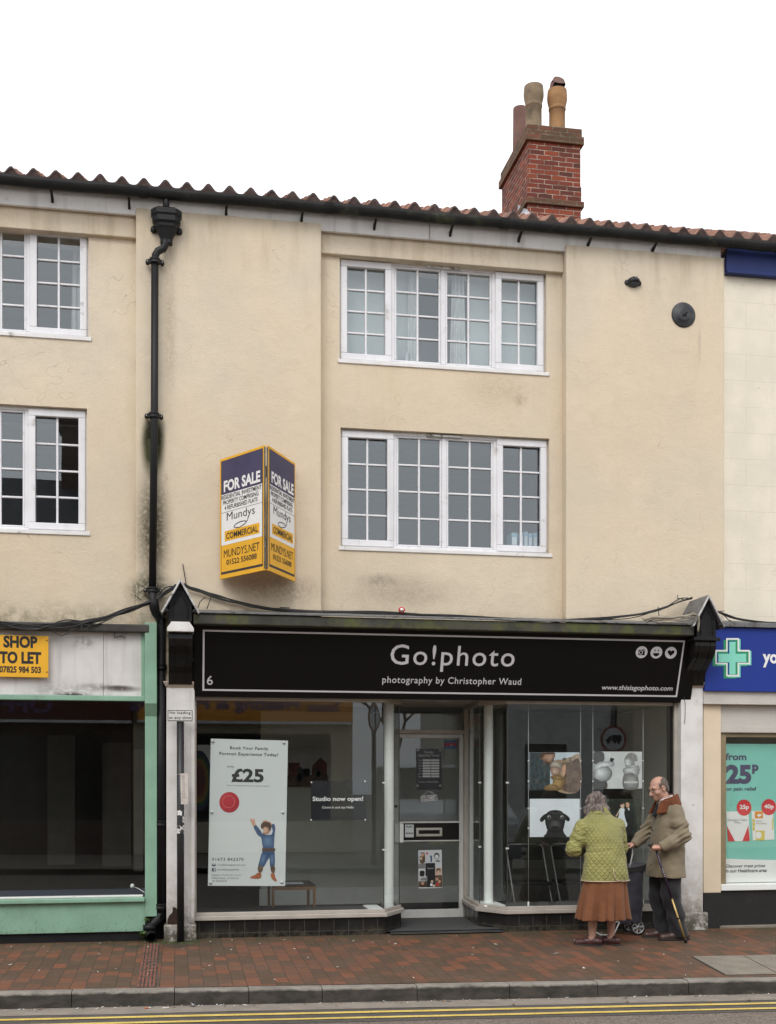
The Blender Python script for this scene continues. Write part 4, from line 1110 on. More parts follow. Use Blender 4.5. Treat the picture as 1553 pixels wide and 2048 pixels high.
# SHOP TO LET board
m_amber = M('amber_sign_board', (.80, .42, .02), .45, var=.05)
m_blkink = M('black_sign_ink', (.012, .012, .013), .5)
LF = Frame(at(-15, 1345.5, -.13), (1, 0.0, -.004), (0, 0, 1))
LF.o = LF.o + LF.u * 0
w_ = LF.px(97, 1314)[0]; h_ = LF.px(97, 1272)[1]; lb = LF.px(97, 1355)[1]
tl = thing('to_let_board', 'amber board with black words SHOP TO LET on the dirty white fascia', 'sign', LF.p(w_ / 2, lb))
MB().fbox(LF, 0, w_, lb, h_, -.012, 0, m_amber).build('board', tl, .002)
q = MB(); q.text(LF, 'SHOP', LF.px(7, 1284)[0], LF.px(75, 1284)[0], LF.px(40, 1296)[1], LF.px(40, 1271.5)[1], m_blkink, bold=.045); q.build('lettering', tl)
q = MB(); q.text(LF, 'TO LET', LF.px(-1, 1315)[0], LF.px(82.5, 1315)[0], LF.px(40, 1327.5)[1], LF.px(40, 1303)[1], m_blkink, bold=.045); q.build('lettering', tl)
q = MB(); q.text(LF, '07825 984 503', LF.px(-1, 1338)[0], LF.px(82, 1338)[0], LF.px(40, 1346)[1], LF.px(40, 1332.5)[1], m_blkink, bold=.034); q.build('lettering', tl)
q = MB()
for px, py in ((94, 1281), (94, 1344)): q.lathe([(0, .004), (.006, .003), (.007, 0)], LF.p(*LF.px(px, py)), m_iron, 8, 'Y')
q.build('screw', tl)
# white wire with a plug lying on the display floor
q = MB(); a = at(268, 1774, .35); b_ = at(289, 1785, .05)
q.tube([a, a + Vector((.05, -.1, -.012)), b_], .004, m_whitep, 6).lathe([(0, -.025), (.018, -.02), (.022, .0), (.015, .02), (0, .022)], a + Vector((-.015, 0, .01)), m_whitep, 12)
tag(q.build('electric_plug'), 'white plug and wire lying on the blue floor of the empty green shop', 'plug')

# ================================================================== pharmacy shop front
m_phblue = M('royal_blue_fascia', (.018, .042, .265), .5, var=.04, vs=2, spec=.2)
m_mint = M('mint_sign', (.22, .66, .52), .5, var=.01); m_pgreen = M('green_sign', (.015, .27, .115), .5, var=.01)
m_signwhite = M('white_sign', (.78, .78, .78), .5, var=.01)
m_greige = M('greige_trim_board', (.52, .49, .45), .55, var=.05, vs=4, dirt=((.35, .31, .27), 5, .6, .8))
m_pcream = M('cream_pilaster_paint', (.70, .58, .43), .6, var=.04, vs=4, dirt=((.45, .36, .27), 12, .68, .75))
m_pblack = M('black_plinth_paint', (.012, .013, .013), .5, var=.2, vs=6, dirt=((.06, .055, .05), 8, .62, .75))
m_olive = M('brown_window_frame', (.24, .19, .11), .5, var=.1)
PY = -.10
ps = thing('pharmacy_shopfront', 'pharmacy shop front with royal blue fascia and a mint poster in its window', 'shop front', (AX(1553, 0) + .8, 0, .04))
X0, X1 = AX(1411, PY), 9.4
zb1, zb0 = AZ(1482, 1255, PY), AZ(1482, 1383, PY)
MB().box(X0, X1, PY, .1, zb0, zb1, m_phblue).build('fascia', ps, .004)
q = MB(); q.prism([(X0, PY - .04, zb1), (X0, .03, zb1 + .03), (X0, .03, zb1 + .09), (X0, PY - .04, zb1 + .05)], (X1 - X0, 0, 0), m_leadg); q.build('flashing', ps, .004)
PF = front(PY)
def Z5(zx, zy): return PF.px(1300 + zx / 6.138, 1160 + zy / 6.138)
def crossp(x0, x1, y0, y1, vx0, vx1, hy0, hy1, dx=0, dy=0):
    pts = [(vx0, y0), (vx1, y0), (vx1, hy0), (x1, hy0), (x1, hy1), (vx1, hy1), (vx1, y1), (vx0, y1), (vx0, hy1), (x0, hy1), (x0, hy0), (vx0, hy0)]
    return [Z5(x + dx, y + dy) for x, y in pts]
q = MB()
O = (805, 1228, 715, 1185, 938, 1095, 860, 1035); I_ = (823, 1213, 735, 1165, 956, 1078, 880, 1017)
q.fpoly(PF, crossp(*O, -30, 25)[::-1], m_pgreen, .002); q.fpoly(PF, crossp(*O, 20, 12)[::-1], m_mint, .003)
q.fpoly(PF, crossp(*O, 0, 0)[::-1], m_signwhite, .005); q.fpoly(PF, crossp(*I_)[::-1], m_pgreen, .006)
q.fpoly(PF, crossp(828, 1180, 750, 1160, 960, 1050, 905, 1012)[::-1], m_phblue, .007)
q.fpoly(PF, crossp(842, 1182, 760, 1160, 975, 1052, 907, 1012)[::-1], m_mint, .008)
q.build('cross_emblem', ps)
a, b_ = PF.px(1526, 1320)[0], PF.px(1553, 1320)[0]
q = MB(); q.text(PF, 'yo', a, a + (b_ - a) * 1.12, PF.px(1530, 1335)[1], PF.px(1530, 1308)[1], m_signwhite, .004, bold=.035); q.build('lettering', ps)
q = MB(); z0, z1 = AZ(1480, 1406, -.06), AZ(1480, 1384, -.06); xl = AX(1408, -.06)
q.box(xl, X1, -.06, .1, z0, z1 + .02, m_greige).box(xl - .01, X1, -.09, .1, z0 - .02, z0 - .001, m_greige); q.build('fascia_moulding', ps, .006)
xp0, xp1 = AX(1408, -.03), AX(1443, -.03); zpb = AZ(1425, 1786, -.03)
MB().box(xp0, xp1, -.03, .12, zpb, z0 - .02, m_pcream).build('pilaster', ps, .004)
MB().box(xp0, xp1, -.035, .12, -.02, zpb, m_pblack).build('plinth', ps, .003)
q = MB(); zw1 = AZ(1500, 1457, .0); zw2 = AZ(1500, 1466, 0)
q.box(xp1, X1, .0, .12, zw1, z0 - .02, m_greige).box(xp1, X1, -.03, .12, zw2, zw1 - .001, m_greige); q.build('head_board', ps, .006)
zg0, zg1 = AZ(1500, 1767, .06), AZ(1500, 1475, .06); xg0 = AX(1448, .06)
q = MB(); q.box(xp1, xg0, .0, .12, zg0 - .02, zw2, m_olive).box(xg0, X1, .01, .12, zg1, zw2, m_olive); q.build('window_frame', ps, .003)
q = MB(); zs = AZ(1500, 1781, -.03); q.box(xp1, X1, -.04, .12, zs, zg0, m_whitep); q.build('window_sill', ps, .006)
MB().box(xp1 + .003, X1, .0, .12, .02, zs, m_pblack).build('stall_riser', ps)
MB().box(xp1 - .02, X1, -.05, .1, -.02, .055, m_slab).build('step', ps, .008)
MB().poly([(xg0, .07, zg0), (X1, .07, zg0), (X1, .07, zg1), (xg0, .07, zg1)], m_shopglass).build('window_pane', ps)
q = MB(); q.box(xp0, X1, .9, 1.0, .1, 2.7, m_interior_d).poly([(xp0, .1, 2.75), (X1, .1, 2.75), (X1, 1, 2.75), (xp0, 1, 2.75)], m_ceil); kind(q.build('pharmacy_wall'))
# poster
QF = Frame((AX(1449, .10), .10, AZ(1500, 1765, .10)), (1, 0, 0), (0, 0, 1))
m_pm = M('mint_poster_paper', (.235, .59, .50), .6, var=.05, vs=1.2); m_pw = M('white_poster_paper', (.80, .80, .79), .6, var=.01); m_purple = M('purple_grey_ink', (.085, .075, .14), .6); m_gink = M('grey_ink', (.08, .085, .10), .6)
m_red = M('red_print', (.62, .035, .045), .6); m_orange = M('orange_print', (.75, .27, .02), .6); m_ylw = M('yellow_print', (.72, .56, .10), .6)
pp = thing('pharmacy_poster', 'tall mint green window poster offering pain relief from 25p', 'poster', QF.p(.5, 0))
pw_ = 1.6; ph_ = QF.px(1500, 1488)[1]
MB().fbox(QF, 0, pw_, 0, ph_, -.004, 0, m_pm).build('sheet', pp)
def Z6(zx, zy): return QF.px(1380 + zx / 3.936, 1440 + zy / 3.936)
def zt6(q, body, x0, x1, y0, y1, m, **k): q.text(QF, body, Z6(x0, y1)[0], Z6(x1, y1)[0], Z6((x0 + x1) / 2, y1)[1], Z6((x0 + x1) / 2, y0)[1], m, .003, **k)
q = MB(); n = 16; yb = Z6(300, 1092)[1]
q.fpoly(QF, [(0, 0), (pw_, 0)] + [(pw_ * (1 - i / n), yb - .025 * math.sin(math.pi * (1 - i / n))) for i in range(n + 1)], m_pw, .0015)
q.build('white_panel', pp)
q = MB(); zt6(q, 'from', 281, 447, 262, 318, m_purple, bold=.03); zt6(q, '25', 285, 486, 352, 505, m_purple, bold=.05); zt6(q, 'p', 492, 543, 352, 425, m_purple, bold=.05)
zt6(q, 'on pain relief', 285, 526, 528, 566, m_purple, bold=.02); zt6(q, 'Discover great prices', 286, 595, 1137, 1170, m_gink, bold=.02, shear=.2); zt6(q, 'in our Healthcare area', 281, 607, 1173, 1201, m_gink, bold=.02, shear=.2)
q.build('lettering', pp)
q = MB()
def zp6(q, pts, m, h): q.fpoly(QF, [Z6(*p) for p in pts][::-1], m, h)
zp6(q, [(288, 722), (463, 720), (473, 954), (300, 958)], m_pw, .003)
zp6(q, [(293, 835), (357, 956), (300, 957)], m_red, .004); zp6(q, [(462, 830), (473, 954), (415, 955)], m_red, .004)
zt6(q, 'Paracetamol Tablets', 300, 450, 778, 798, m_gink); zt6(q, '500mg', 351, 400, 800, 822, m_gink)
c = Z6(428, 691); q.fell(QF, *c, .088, .090, m_red, .0045); q.text(QF, '25p', c[0] - .052, c[0] + .056, c[1] - .03, c[1] + .032, m_pw, .0055, bold=.03)
q.build('packet_print', pp)
q = MB()
zp6(q, [(487, 718), (656, 714), (668, 942), (497, 950)], m_pw, .003); zp6(q, [(513, 720), (577, 720), (577, 775), (513, 775)], m_orange, .004)
for a in ((494, 780, 512, 808), (495, 812, 513, 840), (496, 844, 514, 872), (648, 775, 658, 865), (520, 872, 590, 948)): zp6(q, [(a[0], a[1]), (a[2], a[1]), (a[2], a[3]), (a[0], a[3])], m_ylw, .004)
zp6(q, [(528, 752), (545, 740), (566, 742), (560, 758), (540, 764)], m_pw, .005); zt6(q, 'Ibuprofen', 522, 570, 790, 806, m_orange); zt6(q, '200 mg tablets', 522, 606, 808, 826, m_orange)
c = Z6(543, 908); q.fell(QF, *c, .035, .04, m_pw, .005)
c = Z6(623, 687); q.fell(QF, *c, .088, .090, m_red, .0045); q.text(QF, '40p', c[0] - .056, c[0] + .058, c[1] - .03, c[1] + .032, m_pw, .0055, bold=.03)
q.build('packet_print', pp)

# ================================================================== downpipe with hopper
def P3(px, py, Y): return at(px, py, Y)
dp = thing('downpipe', 'black cast iron rainwater downpipe with a hopper head between the cream bays', 'drainpipe', at(305, 1180, -.07))
py = -.09
q = MB(); q.tube([P3(333, 385, -.11), P3(332, 430, -.10)], .034, m_iron, 12); q.build('outlet_pipe', dp)
hx = AX(333, -.12); hz = lambda y: AZ(333, y, -.12)
q = MB()
def octl(prof, m, yc=-.115, hy=.11):
    v = []; 
    for hw, z in prof:
        k = hw / .15; d = hy * max(k, .35); c = hw * .38
        for a, b in ((-hw, 0.03), (-hw, -d * .45), (-hw + c, -d), (hw - c, -d), (hw, -d * .45), (hw, 0.03)): v.append((hx + a, yc + b + .04, z))
    n = 6; L = len(prof)
    fs = [(i * n + k2, i * n + (k2 + 1) % n, (i + 1) * n + (k2 + 1) % n, (i + 1) * n + k2) for i in range(L - 1) for k2 in range(n)] + [tuple(range(n)), tuple((L - 1) * n + i for i in range(n))]
    q.add(v, fs, m)
octl([(.13, hz(418)), (.152, hz(421)), (.152, hz(430)), (.135, hz(434)), (.138, hz(443)), (.115, hz(448)), (.11, hz(453)), (.095, hz(458)), (.05, hz(477)), (.06, hz(478)), (.06, hz(484)), (.04, hz(485))], m_iron)
for s in (-1, 1): q.lathe([(0, .01), (.03, .008), (.034, -.03)], (hx + s * .125, -.03, hz(451)), m_iron, 12, 'Y')
q.build('hopper', dp, .005)
def coll(q, x, y, z, r=.054, h=.05, ears=True):
    q.lathe([(r * .8, -h / 2), (r, -h / 2), (r, -h * .15), (r * .9, 0), (r, h * .15), (r, h / 2), (r * .8, h / 2)], (x, y, z), m_iron, 16)
    if ears:
        for s in (-1, 1): q.lathe([(0, .012), (.02, .01), (.022, -.04)], (x + s * (r + .018), y + .02, z), m_iron, 10, 'Y'); q.lathe([(0, .005), (.007, .003), (.008, 0)], (x + s * (r + .018), y + .008, z), m_chrome, 8, 'Y')
        q.box(x - r - .018, x + r + .018, y + .0, y + .03, z - .018, z + .018, m_iron)
q = MB()
q.tube([P3(331, 478, py), P3(331, 488, py), P3(327, 497, py), P3(316, 502, py), P3(311, 510, py), P3(310, 528, py)], .037, m_iron, 12); q.build('swan_neck', dp)
q = MB(); q.tube([P3(310, 515, py), P3(309, 830, py), P3(305, 1185, py)], .037, m_iron, 14); q.build('pipe', dp)
for px, yy in ((310, 522), (308, 831), (305.5, 1180)):
    q = MB(); c = P3(px, yy, py); coll(q, c.x, c.y, c.z); q.build('collar', dp, .002)
q = MB()
ly = -.02
q.tube([P3(305, 1178, py), P3(306, 1197, py - .01), P3(308, 1206, py - .03), P3(309, 1216, py - .02), P3(312, 1226, py + .02), P3(319, 1236, ly), P3(323, 1250, ly)], [.045, .045, .05, .05, .045, .042, .042], m_iron, 14); q.build('elbow', dp)
q = MB(); q.tube([P3(323, 1240, ly), P3(320.5, 1838, ly)], .042, m_iron, 14); q.build('pipe', dp)
for px, yy in ((322.5, 1334), (321, 1647), (320, 1813)):
    q = MB(); c = P3(px, yy, ly); coll(q, c.x, c.y, c.z, .055, .055, yy == 1647); q.build('collar', dp, .002)
q = MB(); s0 = -.06
q.tube([P3(320, 1826, ly), P3(318, 1837, ly), P3(308, 1846, s0), P3(301, 1852, s0), P3(299, 1862, s0)], .044, m_iron, 14)
q.lathe([(.05, -.02), (.062, -.02), (.062, .03), (.05, .03)], P3(299, 1856, s0), m_iron, 16)
q.tube([P3(299, 1862, s0), P3(300, 1868, s0 - .02), P3(303, 1874, s0 - .10), P3(303.5, 1876, s0 - .15)], [.045, .045, .047, .049], m_iron, 14, False)
q.build('shoe', dp)
# weeds at the foot of the pipe
m_weed = M('weed_leaf', (.055, .10, .02), .6, var=.5, vs=20)
for (px, py_, n, h, lab) in ((288, 1874, 16, .10, 'small green fern growing on the left of the downpipe foot'), (294, 1842, 9, .06, 'little green weed in the crack above the downpipe shoe')):
    q = MB(); c = at(px, py_, -.10)
    for i in range(n):
        a = random.uniform(0, 6.28); L = h * random.uniform(.5, 1.1); d = Vector((math.cos(a) * .7, math.sin(a) * .5 - .2, random.uniform(.5, 1.2))).normalized()
        s = Vector((-d.y, d.x, 0)).normalized(); p = c + Vector((random.uniform(-.02, .02), random.uniform(-.02, .02), 0))
        for k in range(5):
            t = k / 5; pp_ = p + d * L * t - Vector((0, 0, L * .4 * t * t)); wd = h * .28 * (1 - t * .7)
            for sg_ in (-1, 1): q.poly([pp_, pp_ + s * sg_ * wd + d * wd * .4, pp_ + s * sg_ * wd * .8 + d * wd * 1.0, pp_ + d * wd * .6], m_weed)
    tag(q.build('weed'), lab, 'plant')
mm = M('dark_moss', (.05, .062, .02), .95, var=.6, vs=30, bmp=1, bs=80)
q = MB()
for i in range(260):
    px = random.choice([random.uniform(330, 396), random.uniform(285, 330)]); 
    c = atz(px, random.uniform(1878, 1892), .03); c.y = max(-.26, min(-.02, c.y)); r = random.uniform(.006, .02)
    q.lathe([(r, -.01), (r * .8, r * .4), (0, r * .6)], (c.x, c.y, zpav(c.x, c.y)), mm, 6)
o = q.build('moss_growth'); kind(o, 'stuff'); tag(o, 'dark moss clumps along the foot of the downpipe and left pilaster', 'moss')

# ================================================================== small things on the front
q = MB(); c = at(1367.5, 630, 0); m_plate = M('dark_cast_plate', (.028, .030, .036), .55, var=.4, vs=9, bmp=.25, bs=25, dirt=((.05, .055, .055), 8, .5, .65))
an = thing('tie_plate', 'round dark cast iron wall tie plate on the plain right pier', 'wall plate', c)
q.lathe([(0, .035), (.05, .034), (.075, .030), (.08, .022), (.125, .018), (.137, .008), (.137, -.01)], c, m_plate, 36, 'Y'); q.build('disc', an)
MB().lathe([(0, .10), (.012, .098), (.014, .05), (.026, .048), (.028, .03)], c, m_plate, 12, 'Y').build('bolt', an)
q = MB(); c = at(1266.5, 566, 0); 
for s in (-1, 1): q.lathe([(0, .02), (.026, .018), (.032, 0), (.032, -.01)], c + Vector((s * .065, 0, 0)), m_plate, 14, 'Y')
v = [(c.x + .075 * math.cos(t) * k, -.0 - y, c.z - .005 + .045 * math.sin(t) * k) for y, k in ((-.01, 1), (.025, .95), (.05, .7), (.055, 0.01)) for t in [2 * math.pi * i / 18 for i in range(18)]]
q.add(v, [(i * 18 + k, i * 18 + (k + 1) % 18, (i + 1) * 18 + (k + 1) % 18, (i + 1) * 18 + k) for i in range(3) for k in range(18)], m_plate, True)
q.tube([c + Vector((-.07, -.035, -.005)), c + Vector((-.02, -.075, .012)), c + Vector((.03, -.07, .015)), c + Vector((.07, -.03, -.005))], .014, m_plate, 8)
q.tube([c + Vector((-.06, -.03, .02)), c + Vector((-.01, -.05, .042)), c + Vector((.05, -.035, .03))], .012, m_plate, 8)
q.tube([c + Vector((.03, -.03, .04)), c + Vector((.035, -.035, .06))], .006, m_plate, 6)
tag(q.build('pipe_clip'), 'empty black iron pipe clip fixed high on the right pier', 'pipe clip')
m_redt = M('faded_red_plastic', (.55, .06, .07), .45, var=.1)
c = at(804, 1221, -.36); c.z = zc1 + .005
c = at(804, 1220, -.30)
toy = thing('red_ball', 'faded red ball lodged on the ledge above the photo shop sign', 'ball', c)
q = MB(); q.lathe([(0, -.036), (.02, -.03), (.036, 0), (.03, .02), (0, .036)], c, m_redt, 16); q.build('ball', toy)
q = MB(); q.lathe([(0, .040), (.012, .039), (.020, .032)], c + Vector((-.004, 0, -.004)), m_chrome, 12, 'Y'); q.build('valve', toy)

# sign post and plate
pyp = -.17
pst = thing('sign_post', 'black sign post standing before the left white pilaster, with torn white stickers', 'post', atz(361, 1886, .03))
m_postk = M('chipped_black_post', (.017, .017, .019), .45, var=.3, vs=8, speck=0, dirt=((.25, .25, .25), 22, .70, .74))
q = MB(); b0 = at(361.5, 1886, pyp); b1 = at(361, 1425, pyp)
q.tube([(b0.x, pyp, .02), (b1.x, pyp, b1.z)], .036, m_postk, 20); q.build('post', pst)
m_stick = M('torn_white_sticker', (.70, .69, .68), .6, var=.05, dirt=((.03, .03, .03), 22, .52, .56))
q = MB()
def wrap(z0f, z1f, a0, a1, m, n=10, r=.0372):
    v = []
    for i in range(n + 1):
        a = R(a0 + (a1 - a0) * i / n); jz = random.uniform(-.006, .006)
        v += [(b0.x + r * math.sin(a), pyp - r * math.cos(a), z0f + jz), (b0.x + r * math.sin(a), pyp - r * math.cos(a), z1f + jz * 2)]
    q.add(v, [(2 * i, 2 * i + 2, 2 * i + 3, 2 * i + 1) for i in range(n)], m, True)
for y0, y1, a0, a1 in ((1631, 1622, -80, 20), (1645, 1633, 30, 80), (1667, 1656, -85, 60), (1655, 1652, -80, 70), (1650, 1634, 70, 85)): wrap(AZ(361, y0, pyp), AZ(361, y1, pyp), a0, a1, m_stick)
q.build('sticker', pst)
NF = Frame(at(334.8, 1442.8, -.212), (1, 0, 0), (0, 0, 1)); nw, nh = NF.px(386, 1430)[0], NF.px(360, 1419.8)[1]
nl = thing('no_loading_plate', 'small white plate reading No loading at any time on the black post', 'sign', NF.p(nw / 2, 0))
m_plw = M('pale_grey_plate', (.62, .62, .60), .45, var=.03)
q = MB(); q.fbox(NF, 0, nw, 0, nh, -.006, 0, m_plw); q.build('plate', nl, .0025)
q = MB(); t = .006
for a in ((.004, nw - .004, .004, .004 + t), (.004, nw - .004, nh - .004 - t, nh - .004), (.004, .004 + t, .004 + t, nh - .004 - t), (nw - .004 - t, nw - .004, .004 + t, nh - .004 - t)): q.frect(NF, *a, m_blkink)
q.build('border', nl)
q = MB(); q.text(NF, 'No loading', .022, nw - .022, nh * .56, nh * .87, m_blkink, bold=.012, spacing=1.1); q.text(NF, 'at any time', .018, nw - .018, nh * .13, nh * .44, m_blkink, bold=.012, spacing=1.1); q.build('lettering', nl)
q = MB(); KF = Frame(at(362, 1609, -.235), (1, 0, .0), (-.02, 0, 1)); kw, kh = KF.px(377, 1580)[0], KF.px(368, 1547)[1]
nt_ = thing('planning_notice', 'narrow laminated paper notice tied to the black post', 'notice', KF.p(kw / 2, 0))
m_paper = M('weathered_paper', (.56, .52, .48), .5, var=.15, vs=15); m_pink = M('faint_text', (.30, .27, .26), .6)
MB().fbox(KF, 0, kw, 0, kh, -.004, 0, m_paper).build('sheet', nt_)
q = MB()
for i in range(15): q.frect(KF, .014, kw - .014 - random.random() * .02, kh * (.90 - i * .05), kh * (.90 - i * .05) + .005, m_pink)
q.build('lettering', nt_)
q = MB(); q.tube([KF.p(0, kh * .97), KF.p(-.02, kh * .965, -.03), KF.p(-.045, kh * .94, -.06)], .002, m_paper, 5); q.build('tie', nt_)

# ================================================================== FOR SALE boards, hinged in a V on the pier
def sale_board(c0, c1, cols, mirror, lab):
    """c0 = bottom at the wall end, c1 = bottom at the street end"""
    a, b = (c0, c1) if not mirror else (c1, c0)
    a = Vector(a); b = Vector(b); hgt = 1.205
    fr = Frame(a, b - a, (0, 0, 1)); wd = (b - a).length
    t = thing('sale_board', lab, 'sign', a.lerp(b, .5), 'agent boards on the pier')
    MB().fbox(fr, 0, wd, 0, hgt, -.018, 0, m_amber).build('board', t, .002)
    B = lambda v: hgt * (1 - v)
    q = MB(); q.frect(fr, .022 * 1, wd - .022, B(.965), B(.02), m_dk); q.build('border', t)
    q = MB(); e = .03
    q.frect(fr, e, wd - e, B(.305), B(.022), m_navy, .002).frect(fr, e, wd - e, B(.725), B(.30), m_pw, .003).frect(fr, e, wd - e, B(.945), B(.725), m_amber, .002)
    q.frect(fr, wd * .12, wd * .90, B(.695), B(.61), m_amber, .004); q.frect(fr, e, wd - e, B(.455), B(.452), m_dk, .004).frect(fr, e + .0, wd - e - .02, B(.302), B(.30), m_dk, .004)
    q.build('panel_print', t)
    q = MB()
    q.text(fr, 'FOR SALE', wd * .10, wd * .92, B(.285), B(.19), m_pw, .004, bold=.04)
    for s, y0, y1, x0, x1 in (('RESIDENTIAL INVESTMENT', .345, .31, .05, .95), ('PROPERTY COMPRISING', .39, .355, .08, .88), ('4 REFURBISHED FLATS', .435, .40, .12, .86)): q.text(fr, s, wd * x0, wd * x1, B(y0), B(y1), m_blkink, .005, bold=.01)
    q.text(fr, 'COMMERCIAL', wd * .16, wd * .87, B(.68), B(.628), m_blkink, .006, bold=.012)
    q.text(fr, 'MUNDYS.NET', wd * .10, wd * .90, B(.83), B(.765), m_blkink, .004)
    q.text(fr, '01522 556088', wd * .16, wd * .84, B(.895), B(.85), m_blkink, .004, bold=.014)
    q.text(fr, 'Mundys', wd * .17, wd * .80, B(.548), B(.462), m_blkink, .005, bold=-.004)
    lp = [(wd * .66, B(.535)), (wd * .64, B(.565)), (wd * .58, B(.59)), (wd * .46, B(.607)), (wd * .36, B(.602)), (wd * .33, B(.59)), (wd * .38, B(.572)), (wd * .48, B(.562)), (wd * .58, B(.565)), (wd * .62, B(.575))]
    q.fline(fr, lp, .008, m_blkink, .005); q.build('lettering', t); return t
m_navy = M('navy_print', (.045, .04, .10), .5); m_dk = M('dark_print_line', (.03, .025, .03), .5)
ya, yw = -.66, -.06
zb = .5 * (AZ(528, 1136, ya) + AZ(440, 1163, yw))
la = at(440, 1163, yw); lb_ = at(529, 1136, ya); ra = at(537, 1136, ya); rb = at(591, 1165, yw)
for p_ in (la, lb_, ra, rb): p_.z = zb
sale_board(la, lb_, 0, False, 'left amber and white FOR SALE board, the broader-looking one of the hinged pair')
sale_board(rb, ra, 0, True, 'right FOR SALE board of the hinged pair, seen at a steep angle')
hg = thing('board_bracket', 'dark metal spine and arms holding the two FOR SALE boards to the pier', 'bracket', (la.x + .4, 0, zb))
m_galv = M('mossy_steel', (.10, .10, .085), .5, metal=.3, var=.4, vs=12, dirt=((.3, .3, .28), 15, .58, .7))
q = MB()
for p_ in (lb_, ra): q.box(p_.x - .004, p_.x + .012, ya + .0, ya + .05, zb + .015, zb + 1.19, m_galv) if p_ is lb_ else q.box(p_.x - .014, p_.x - .0, ya, ya + .05, zb + .015, zb + 1.19, m_galv)
q.build('spine', hg, .002)
xm = (lb_.x + ra.x) / 2
for z in (.25, .95):
    q = MB(); q.tube([(xm, ya + .03, zb + z), (xm, 0.02, zb + z)], .016, m_galv, 8); q.build('arm', hg)
    q = MB(); q.box(lb_.x + .0, ra.x, ya + .01, ya + .03, zb + z - .04, zb + z + .06, m_iron); q.build('hinge', hg, .003)

# ================================================================== cables slung along the front
m_cab = M('black_cable', (.018, .018, .018), .5, var=.3, vs=10); m_cabg = M('grey_cable', (.28, .25, .20), .5, var=.3, vs=10)
def bundle(name, lab, pts, n, r, spread, m=m_cab, extra=None, seed=0):
    rr = np.random.default_rng(seed); q = MB()
    for i in range(n):
        off = rr.normal(0, spread, (len(pts), 2)); path = []
        P = [Vector(p) + Vector((0, -abs(o[0]) * .5, o[1])) for p, o in zip(pts, off)]
        for j in range(len(P) - 1):
            p0, p1, p2, p3 = P[max(j - 1, 0)], P[j], P[j + 1], P[min(j + 2, len(P) - 1)]
            for k in range(6):
                t = k / 6; path.append(.5 * ((2 * p1) + (p2 - p0) * t + (2 * p0 - 5 * p1 + 4 * p2 - p3) * t * t + (3 * p1 - p0 - 3 * p2 + p3) * t ** 3))
        path.append(P[-1]); q.tube(path, r * rr.uniform(.6, 1.2), m, 5)
    for e_ in extra or []: q.tube([Vector(p) for p in e_], r * .7, m, 5)
    return tag(q.build(name), lab, 'cable')
c = lambda px, py, Y: at(px, py, Y)
bundle('cable', 'black cables sagging along the ledge above the amber to let board', [c(-30, 1243, -.2), c(60, 1252, -.2), c(130, 1250, -.2), c(190, 1240, -.17), c(250, 1222, -.12), c(300, 1204, -.13), c(330, 1184, -.10), c(352, 1172, -.08)], 9, .007, .018,
       extra=[[c(105, 1247, -.2), c(110, 1266, -.2), c(124, 1272, -.2), c(142, 1262, -.2), c(165, 1244, -.18)], [c(165, 1247, -.2), c(160, 1262, -.2), c(175, 1256, -.2), c(190, 1243, -.18)], [c(230, 1265, -.1), c(228, 1275, -.1), c(245, 1272, -.1), c(250, 1276, -.1)], [c(282, 1200, -.05), c(270, 1190, -.02)]], seed=1)
bundle('cable', 'black cables running from the left gablet down to the photo shop cornice', [c(368, 1171, -.06), c(390, 1178, -.05), c(440, 1195, -.04), c(500, 1211, -.06), c(560, 1219, -.12), c(640, 1224, -.2), c(760, 1226, -.25), c(900, 1233, -.25), c(1060, 1240, -.25), c(1180, 1240, -.22)], 6, .007, .008,
       extra=[[c(373, 1172, -.03), c(366, 1128, -.02)], [c(424, 1190, -.05), c(414, 1218, -.1)], [c(396, 1216, -.2), c(400, 1204, -.1), c(410, 1195, -.06)], [c(560, 1215, -.06), c(580, 1216, -.03)]], seed=2)
bundle('cable', 'black cables rising over the right gablet roof', [c(1100, 1241, -.2), c(1180, 1238, -.2), c(1260, 1232, -.15), c(1320, 1220, -.12), c(1360, 1204, -.10), c(1385, 1197, -.12)], 6, .007, .010,
       extra=[[c(1317, 1214, -.1), c(1319, 1233, -.2)], [c(1372, 1200, -.05), c(1355, 1196, -.02), c(1357, 1190, -.02)]], seed=3)
bundle('cable', 'coiled grey cables tied along the cornice beside the right gablet', [c(1288, 1240, -.36), c(1310, 1237, -.42), c(1340, 1236, -.44), c(1375, 1232, -.46), c(1388, 1230, -.5), c(1398, 1240, -.5), c(1397, 1262, -.48)], 3, .010, .014, m_cabg,
       extra=[[c(1285, 1237, -.36), c(1320, 1245, -.44), c(1360, 1243, -.45), c(1390, 1236, -.46)], [c(1290, 1243, -.36), c(1330, 1240, -.44), c(1370, 1240, -.45)]], seed=4)
bundle('cable', 'black cables falling from the right gablet along the pharmacy flashing', [c(1425, 1219, -.2), c(1450, 1228, -.1), c(1480, 1238, -.1), c(1520, 1244, -.1), c(1570, 1248, -.1), c(1640, 1252, -.1)], 5, .007, .008, extra=[[c(1425, 1220, -.15), c(1440, 1223, -.08), c(1449, 1222, -.05)], [c(1448, 1230, -.1), c(1458, 1240, -.1), c(1464, 1242, -.1)]], seed=5)
bundle('cable', 'thin loose wire hanging down the right white pilaster', [c(1372, 1378, -.075), c(1369, 1392, -.07), c(1371, 1410, -.07), c(1371, 1435, -.07), c(1370, 1448, -.07)], 1, .005, .004, m_cab, seed=6)

